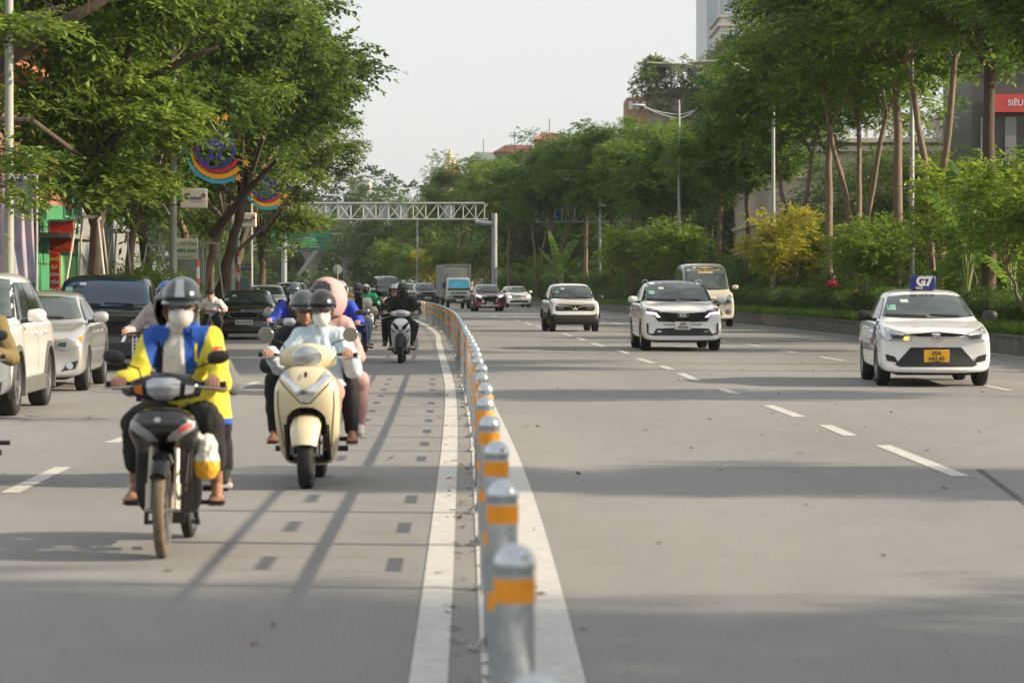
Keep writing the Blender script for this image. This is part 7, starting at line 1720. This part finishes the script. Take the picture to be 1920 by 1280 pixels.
person('rear passenger in pink hooded jacket worn over a black helmet', LE, 0.0, hip=(.02, 1.12, .89), neck=(.07, 1.0, 1.27), head=(.06, .94, 1.41), hands=((.22, .80, .96), (-.10, .82, .96)), feet=((.34, .98, .43), (-.26, .98, .43)), skin=SK, top=C_pink, pants=C_pink, pleg='long', shoes='shoe', shoem=C_white, helmet='open', hm=H_black, hoodm=C_pink, vox=.010, seed=31, bulk=.92, mask=None, headturn=-.8, elbow=(.45, .5, -.9))

# K: rider behind the pink one, blue top
LK = at(628, 740)
scooter('dark scooter mostly hidden behind the cream one', LK, 0.0, 'sport', P_navy, M_trim)
person('rider in bright blue top with silver helmet half hidden behind the pink hood', LK, 0.0, head=(.03, .44, 1.44), top=C_royal, pants=C_navy, helmet='open', hm=H_silver, vox=.013, seed=41, bulk=1.1)

# F: woman in blue on dark scooter
LF_ = at(543, 728)
scooter('dark scooter with a round headlight ridden by the masked rider in blue', LF_, 0.0, 'sport', P_black, M_trim, mirrors='round', hl_w=.085, hl_h=.08)
person('long-haired rider in royal blue jacket with white mask and dark cap helmet', LF_, 0.0, head=(.03, .44, 1.42), neck=(.02, .5, 1.27), skin=SKl, top=[C_royal, C_navy], topz=lambda c, n: 1 if (abs(c.x) < .09 and n.y < 0) else 0, pants=C_navy, helmet='peak', hm=H_grey, hair='long', mask=C_mask, vox=.010, seed=51, shoes='shoe', shoem=C_white)

# D: cyclist in white T-shirt
LD = at(392, 672)
def bicycle(label, loc, rz=0.0, basket=False):
    r = empty('bicycle', loc, rz, label, 'bicycle'); R = .33
    for y_ in (0, 1.05):
        mb = MB(); mb.tube([(0, y_ + R * math.cos(a), R + R * math.sin(a)) for a in [2 * math.pi * i / 32 for i in range(32)]], .018, 8, closed=True); wl = mb.build('wheel', M_rubber, r)
        mb = MB()
        for i in range(16): a = 2 * math.pi * i / 16; mb.tube([(0, y_, R), (0, y_ + R * .95 * math.cos(a), R + R * .95 * math.sin(a))], .002, 4)
        mb.tube([(0, y_ + R * .94 * math.cos(a), R + R * .94 * math.sin(a)) for a in [2 * math.pi * i / 32 for i in range(32)]], .008, 6, closed=True); mb.build('rim', M_alloy, wl)
    mb = MB(); mb.tube([(.05, 0, R), (.04, .08, .72), (0, .14, .95)], .013, 8); mb.tube([(-.05, 0, R), (-.04, .08, .72), (0, .14, .95)], .013, 8); mb.tube([(0, .12, .78), (0, .45, .32), (0, .62, .78)], .016, 8); mb.tube([(0, .6, .72), (0, 1.05, R), (0, .45, .32)], .012, 8); mb.build('frame', M_alloyd, r)
    mb = MB(); mb.tube([(-.28, .26, .98), (-.12, .14, 1.0), (.12, .14, 1.0), (.28, .26, .98)], .012, 8); mb.build('handlebar', M_trim, r)
    mb = MB(); mb.ell((0, .66, .84), (.1, .14, .035), 14, 8); mb.tube([(0, .62, .7), (0, .66, .84)], .014, 8); mb.build('saddle', M_trim, r)
    if basket:
        mb = MB()
        for z in np.arange(.72, .96, .04): mb.tube([(x, y, z) for x, y in ((-.17, -.22), (.17, -.22), (.17, .06), (-.17, .06))], .004, 5, closed=True)
        for i in range(9):
            for yy in (-.22, .06): mb.tube([(-.17 + i * .0425, yy, .72), (-.17 + i * .0425, yy, .95)], .003, 4)
        mb.build('basket', M_alloy, r)
    return r
bicycle('bicycle of the capped cyclist in white, in front of the black sedan', LD)
person('cyclist in white T-shirt and black cap bending over the handlebars', LD, 0.0, hip=(0, .66, .95), neck=(.0, .38, 1.24), head=(.0, .28, 1.34), hands=((.27, .26, .99), (-.27, .26, .99)), feet=((.10, .42, .42), (-.10, .48, .22)), top=C_white, sleeves='short', pants=C_black, helmet='cap', capm=C_black, vox=.010, seed=61, shoes='shoe', shoem=C_black)
# basket bicycle behind the front rider
LB_ = at(278, 790)
bicycle('bicycle with a wire basket beside the black four-wheel-drive', LB_, 0.1, True)
person('rider in speckled grey sun jacket and blue helmet behind the yellow-jacketed rider', LB_, 0.1, hip=(.12, .66, .92), neck=(.15, .48, 1.29), head=(.20, .42, 1.42), hands=((.27, .26, .99), (-.27, .26, .99)), feet=((.10, .42, .42), (-.10, .48, .30)), top=mat('speckled', (.32, .30, .30), .8, var=.7, vs=60), pants=C_black, helmet='open', hm=H_blue, vox=.011, seed=71, shoes='shoe', shoem=C_black)

# B: partly cut off rider at the left edge
LBx = add(at(0, 925), (-.37, 0, 0))
scooter('motorbike almost wholly cut off by the left edge of the photo', LBx, 0, 'under', P_black, cat='motorbike', name='motorbike')
person('rider in khaki shirt and black trousers cut off by the left edge', LBx, 0, hip=(0, .62, .84), neck=(.02, .50, 1.27), feet=((.27, .12, .12), (-.2, .4, .36)), top=C_khaki, bulk=1.35, pants=C_black, skin=SKd, shoes='shoe', shoem=C_grey, helmet='half', vox=.010, seed=81, knee_out=.1)

# I: black-clad pair on white scooter
LI = at(751, 681)
scooter('white scooter ridden by two people in black near the bollards', LI, 0.0, 'sport', P_white, M_trim, .0, 'oval', .275, .10)
person('rider in black jacket, black helmet and dark face mask on the white scooter', LI, 0.0, neck=(.02, .50, 1.30), head=(.03, .44, 1.44), top=C_black, pants=C_black, helmet='half', hm=H_black, mask=C_black, vox=.011, seed=91, shoes='sandal', bulk=1.12)
person('passenger with a silver helmet behind the black-clad rider', LI, 0.0, hip=(-.05, 1.0, .88), neck=(-.12, .92, 1.28), head=(-.165, .86, 1.40), hands=((.12, .72, .95), (-.2, .72, .95)), feet=((.2, .9, .42), (-.34, .72, .42)), top=C_black, pants=C_black, helmet='open', hm=H_silver, vox=.012, seed=95, shoes='shoe', shoem=C_grey)

# G: sunglasses rider, H: green jacket, J: mustard, far orange
LG = at(671, 677)
scooter('blue and white scooter of the rider with white sunglasses', LG, 0.0, 'sport', paint('paint_blue', (.02, .03, .2)), H_white)
person('rider with white-framed sunglasses, dark mask and open cream jacket over black shirt', LG, 0.0, head=(-.02, .44, 1.42), neck=(-.01, .5, 1.27), top=[C_cream, C_black], topz=lambda c, n: 1 if (abs(c.x + .01) < .085 and n.y < 0) else 0, pants=C_denim, helmet='half', hm=H_black, mask=C_black, glasses=M_lens, vox=.011, seed=101, bulk=1.1)
LH = at(688, 632)
scooter('white scooter of the green-jacketed rider', LH, 0.0, 'sport', H_white, M_trim)
person('rider in bright green jacket with white helmet behind the sunglasses rider', LH, 0.0, head=(-.06, .44, 1.43), top=C_green, pants=C_black, helmet='open', hm=H_white, mask=C_black, vox=.013, seed=111, bulk=1.15)
LJ = at(645, 622)
scooter('dark scooter of the rider in mustard', LJ, 0.0, 'sport', P_black, M_trim)
person('rider in mustard top with white mask half hidden behind the sunglasses rider', LJ, 0.0, top=C_must, pants=C_navy, helmet='half', hm=H_blue, mask=C_mask, vox=.014, seed=121)
LO = at(640, 596)
scooter('distant scooter of the orange-hatted rider', LO, 0.0, 'sport', P_red, M_trim)
person('distant rider in orange helmet and orange top beneath the round sign', LO, 0.0, head=(0, .44, 1.50), neck=(0, .5, 1.36), top=C_orange, pants=C_navy, helmet='half', hm=mat('helmet_orange', (.7, .15, .04), .4), vox=.016, seed=131)
LP_ = at(706, 598)
scooter('distant dark scooter near the far bollards', LP_, 0.0, 'sport', P_black, M_trim)
person('distant rider in black with a dark helmet near the far bollards', LP_, 0.0, top=C_black, pants=C_navy, helmet='half', hm=H_black, vox=.016, seed=141)
# pedestrians half hidden behind the hedge on the right
for (px, y, tm, lb, sd) in ((1562, 100, cloth('cloth_red', (.35, .02, .04)), 'standing person in dark red behind the hedge', 1), (1618, 102, cloth('cloth_lilac', (.22, .2, .36)), 'seated person in lilac behind the hedge', 2)):
    person(lb, ((px - 960) / F * y, y, .3), .4 * sd, hip=(0, 0, .92 if sd == 1 else .5), neck=(0, 0, 1.42 if sd == 1 else 1.0), head=(0, -.01, 1.58 if sd == 1 else 1.16), hands=((.22, -.12, .92), (-.22, -.12, .92)) if sd == 1 else ((.12, -.35, .6), (-.12, -.35, .6)), feet=((.09, .05, .09), (-.09, -.05, .09)) if sd == 1 else ((.1, -.4, .1), (-.1, -.4, .1)), top=tm, sleeves='short', pants=C_navy, helmet=None, hair='short', gripping=False, vox=.016, seed=sd)

bpy.data.scenes.remove(WS)

# slack cable from the near pole to the first tree
mb = MB(); A_, B_ = W(17, 20, 46), W(168, 235, 59.5)
mb.tube([A_.lerp(B_, t) + V((0, 0, -.35 * math.sin(math.pi * t))) for t in [i / 14 for i in range(15)]], .012, 6)
tag(mb.build('cable', M_trim), 'thin slack cable crossing the upper left foliage', 'cable')
mb = MB(); A_, B_ = W(17, -40, 46), W(325, 60, 76)
mb.tube([A_.lerp(B_, t) + V((0, 0, -.5 * math.sin(math.pi * t))) for t in [i / 14 for i in range(15)]], .014, 6)
tag(mb.build('cable', M_trim), 'upper cable running between the two left poles', 'cable')
# thin warm haze in the air of the street
mb = MB(); mb.box((0, 0, 0), (560, 640, 61)); hz_ = mb.build('haze', M_white, None, smooth=0); hz_.location = (20, 290, 29.5); hz_['kind'] = 'stuff'; hz_['label'] = 'thin pale haze filling the street'
hm_ = bpy.data.materials.new('haze'); hm_.use_nodes = True; n_ = hm_.node_tree.nodes; n_.clear(); ou = n_.new('ShaderNodeOutputMaterial'); pv = n_.new('ShaderNodeVolumePrincipled')
pv.inputs['Color'].default_value = (.92, .95, 1, 1); pv.inputs['Density'].default_value = .00016; pv.inputs['Anisotropy'].default_value = .2
hm_.node_tree.links.new(pv.outputs[0], ou.inputs['Volume']); hz_.data.materials.clear(); hz_.data.materials.append(hm_)
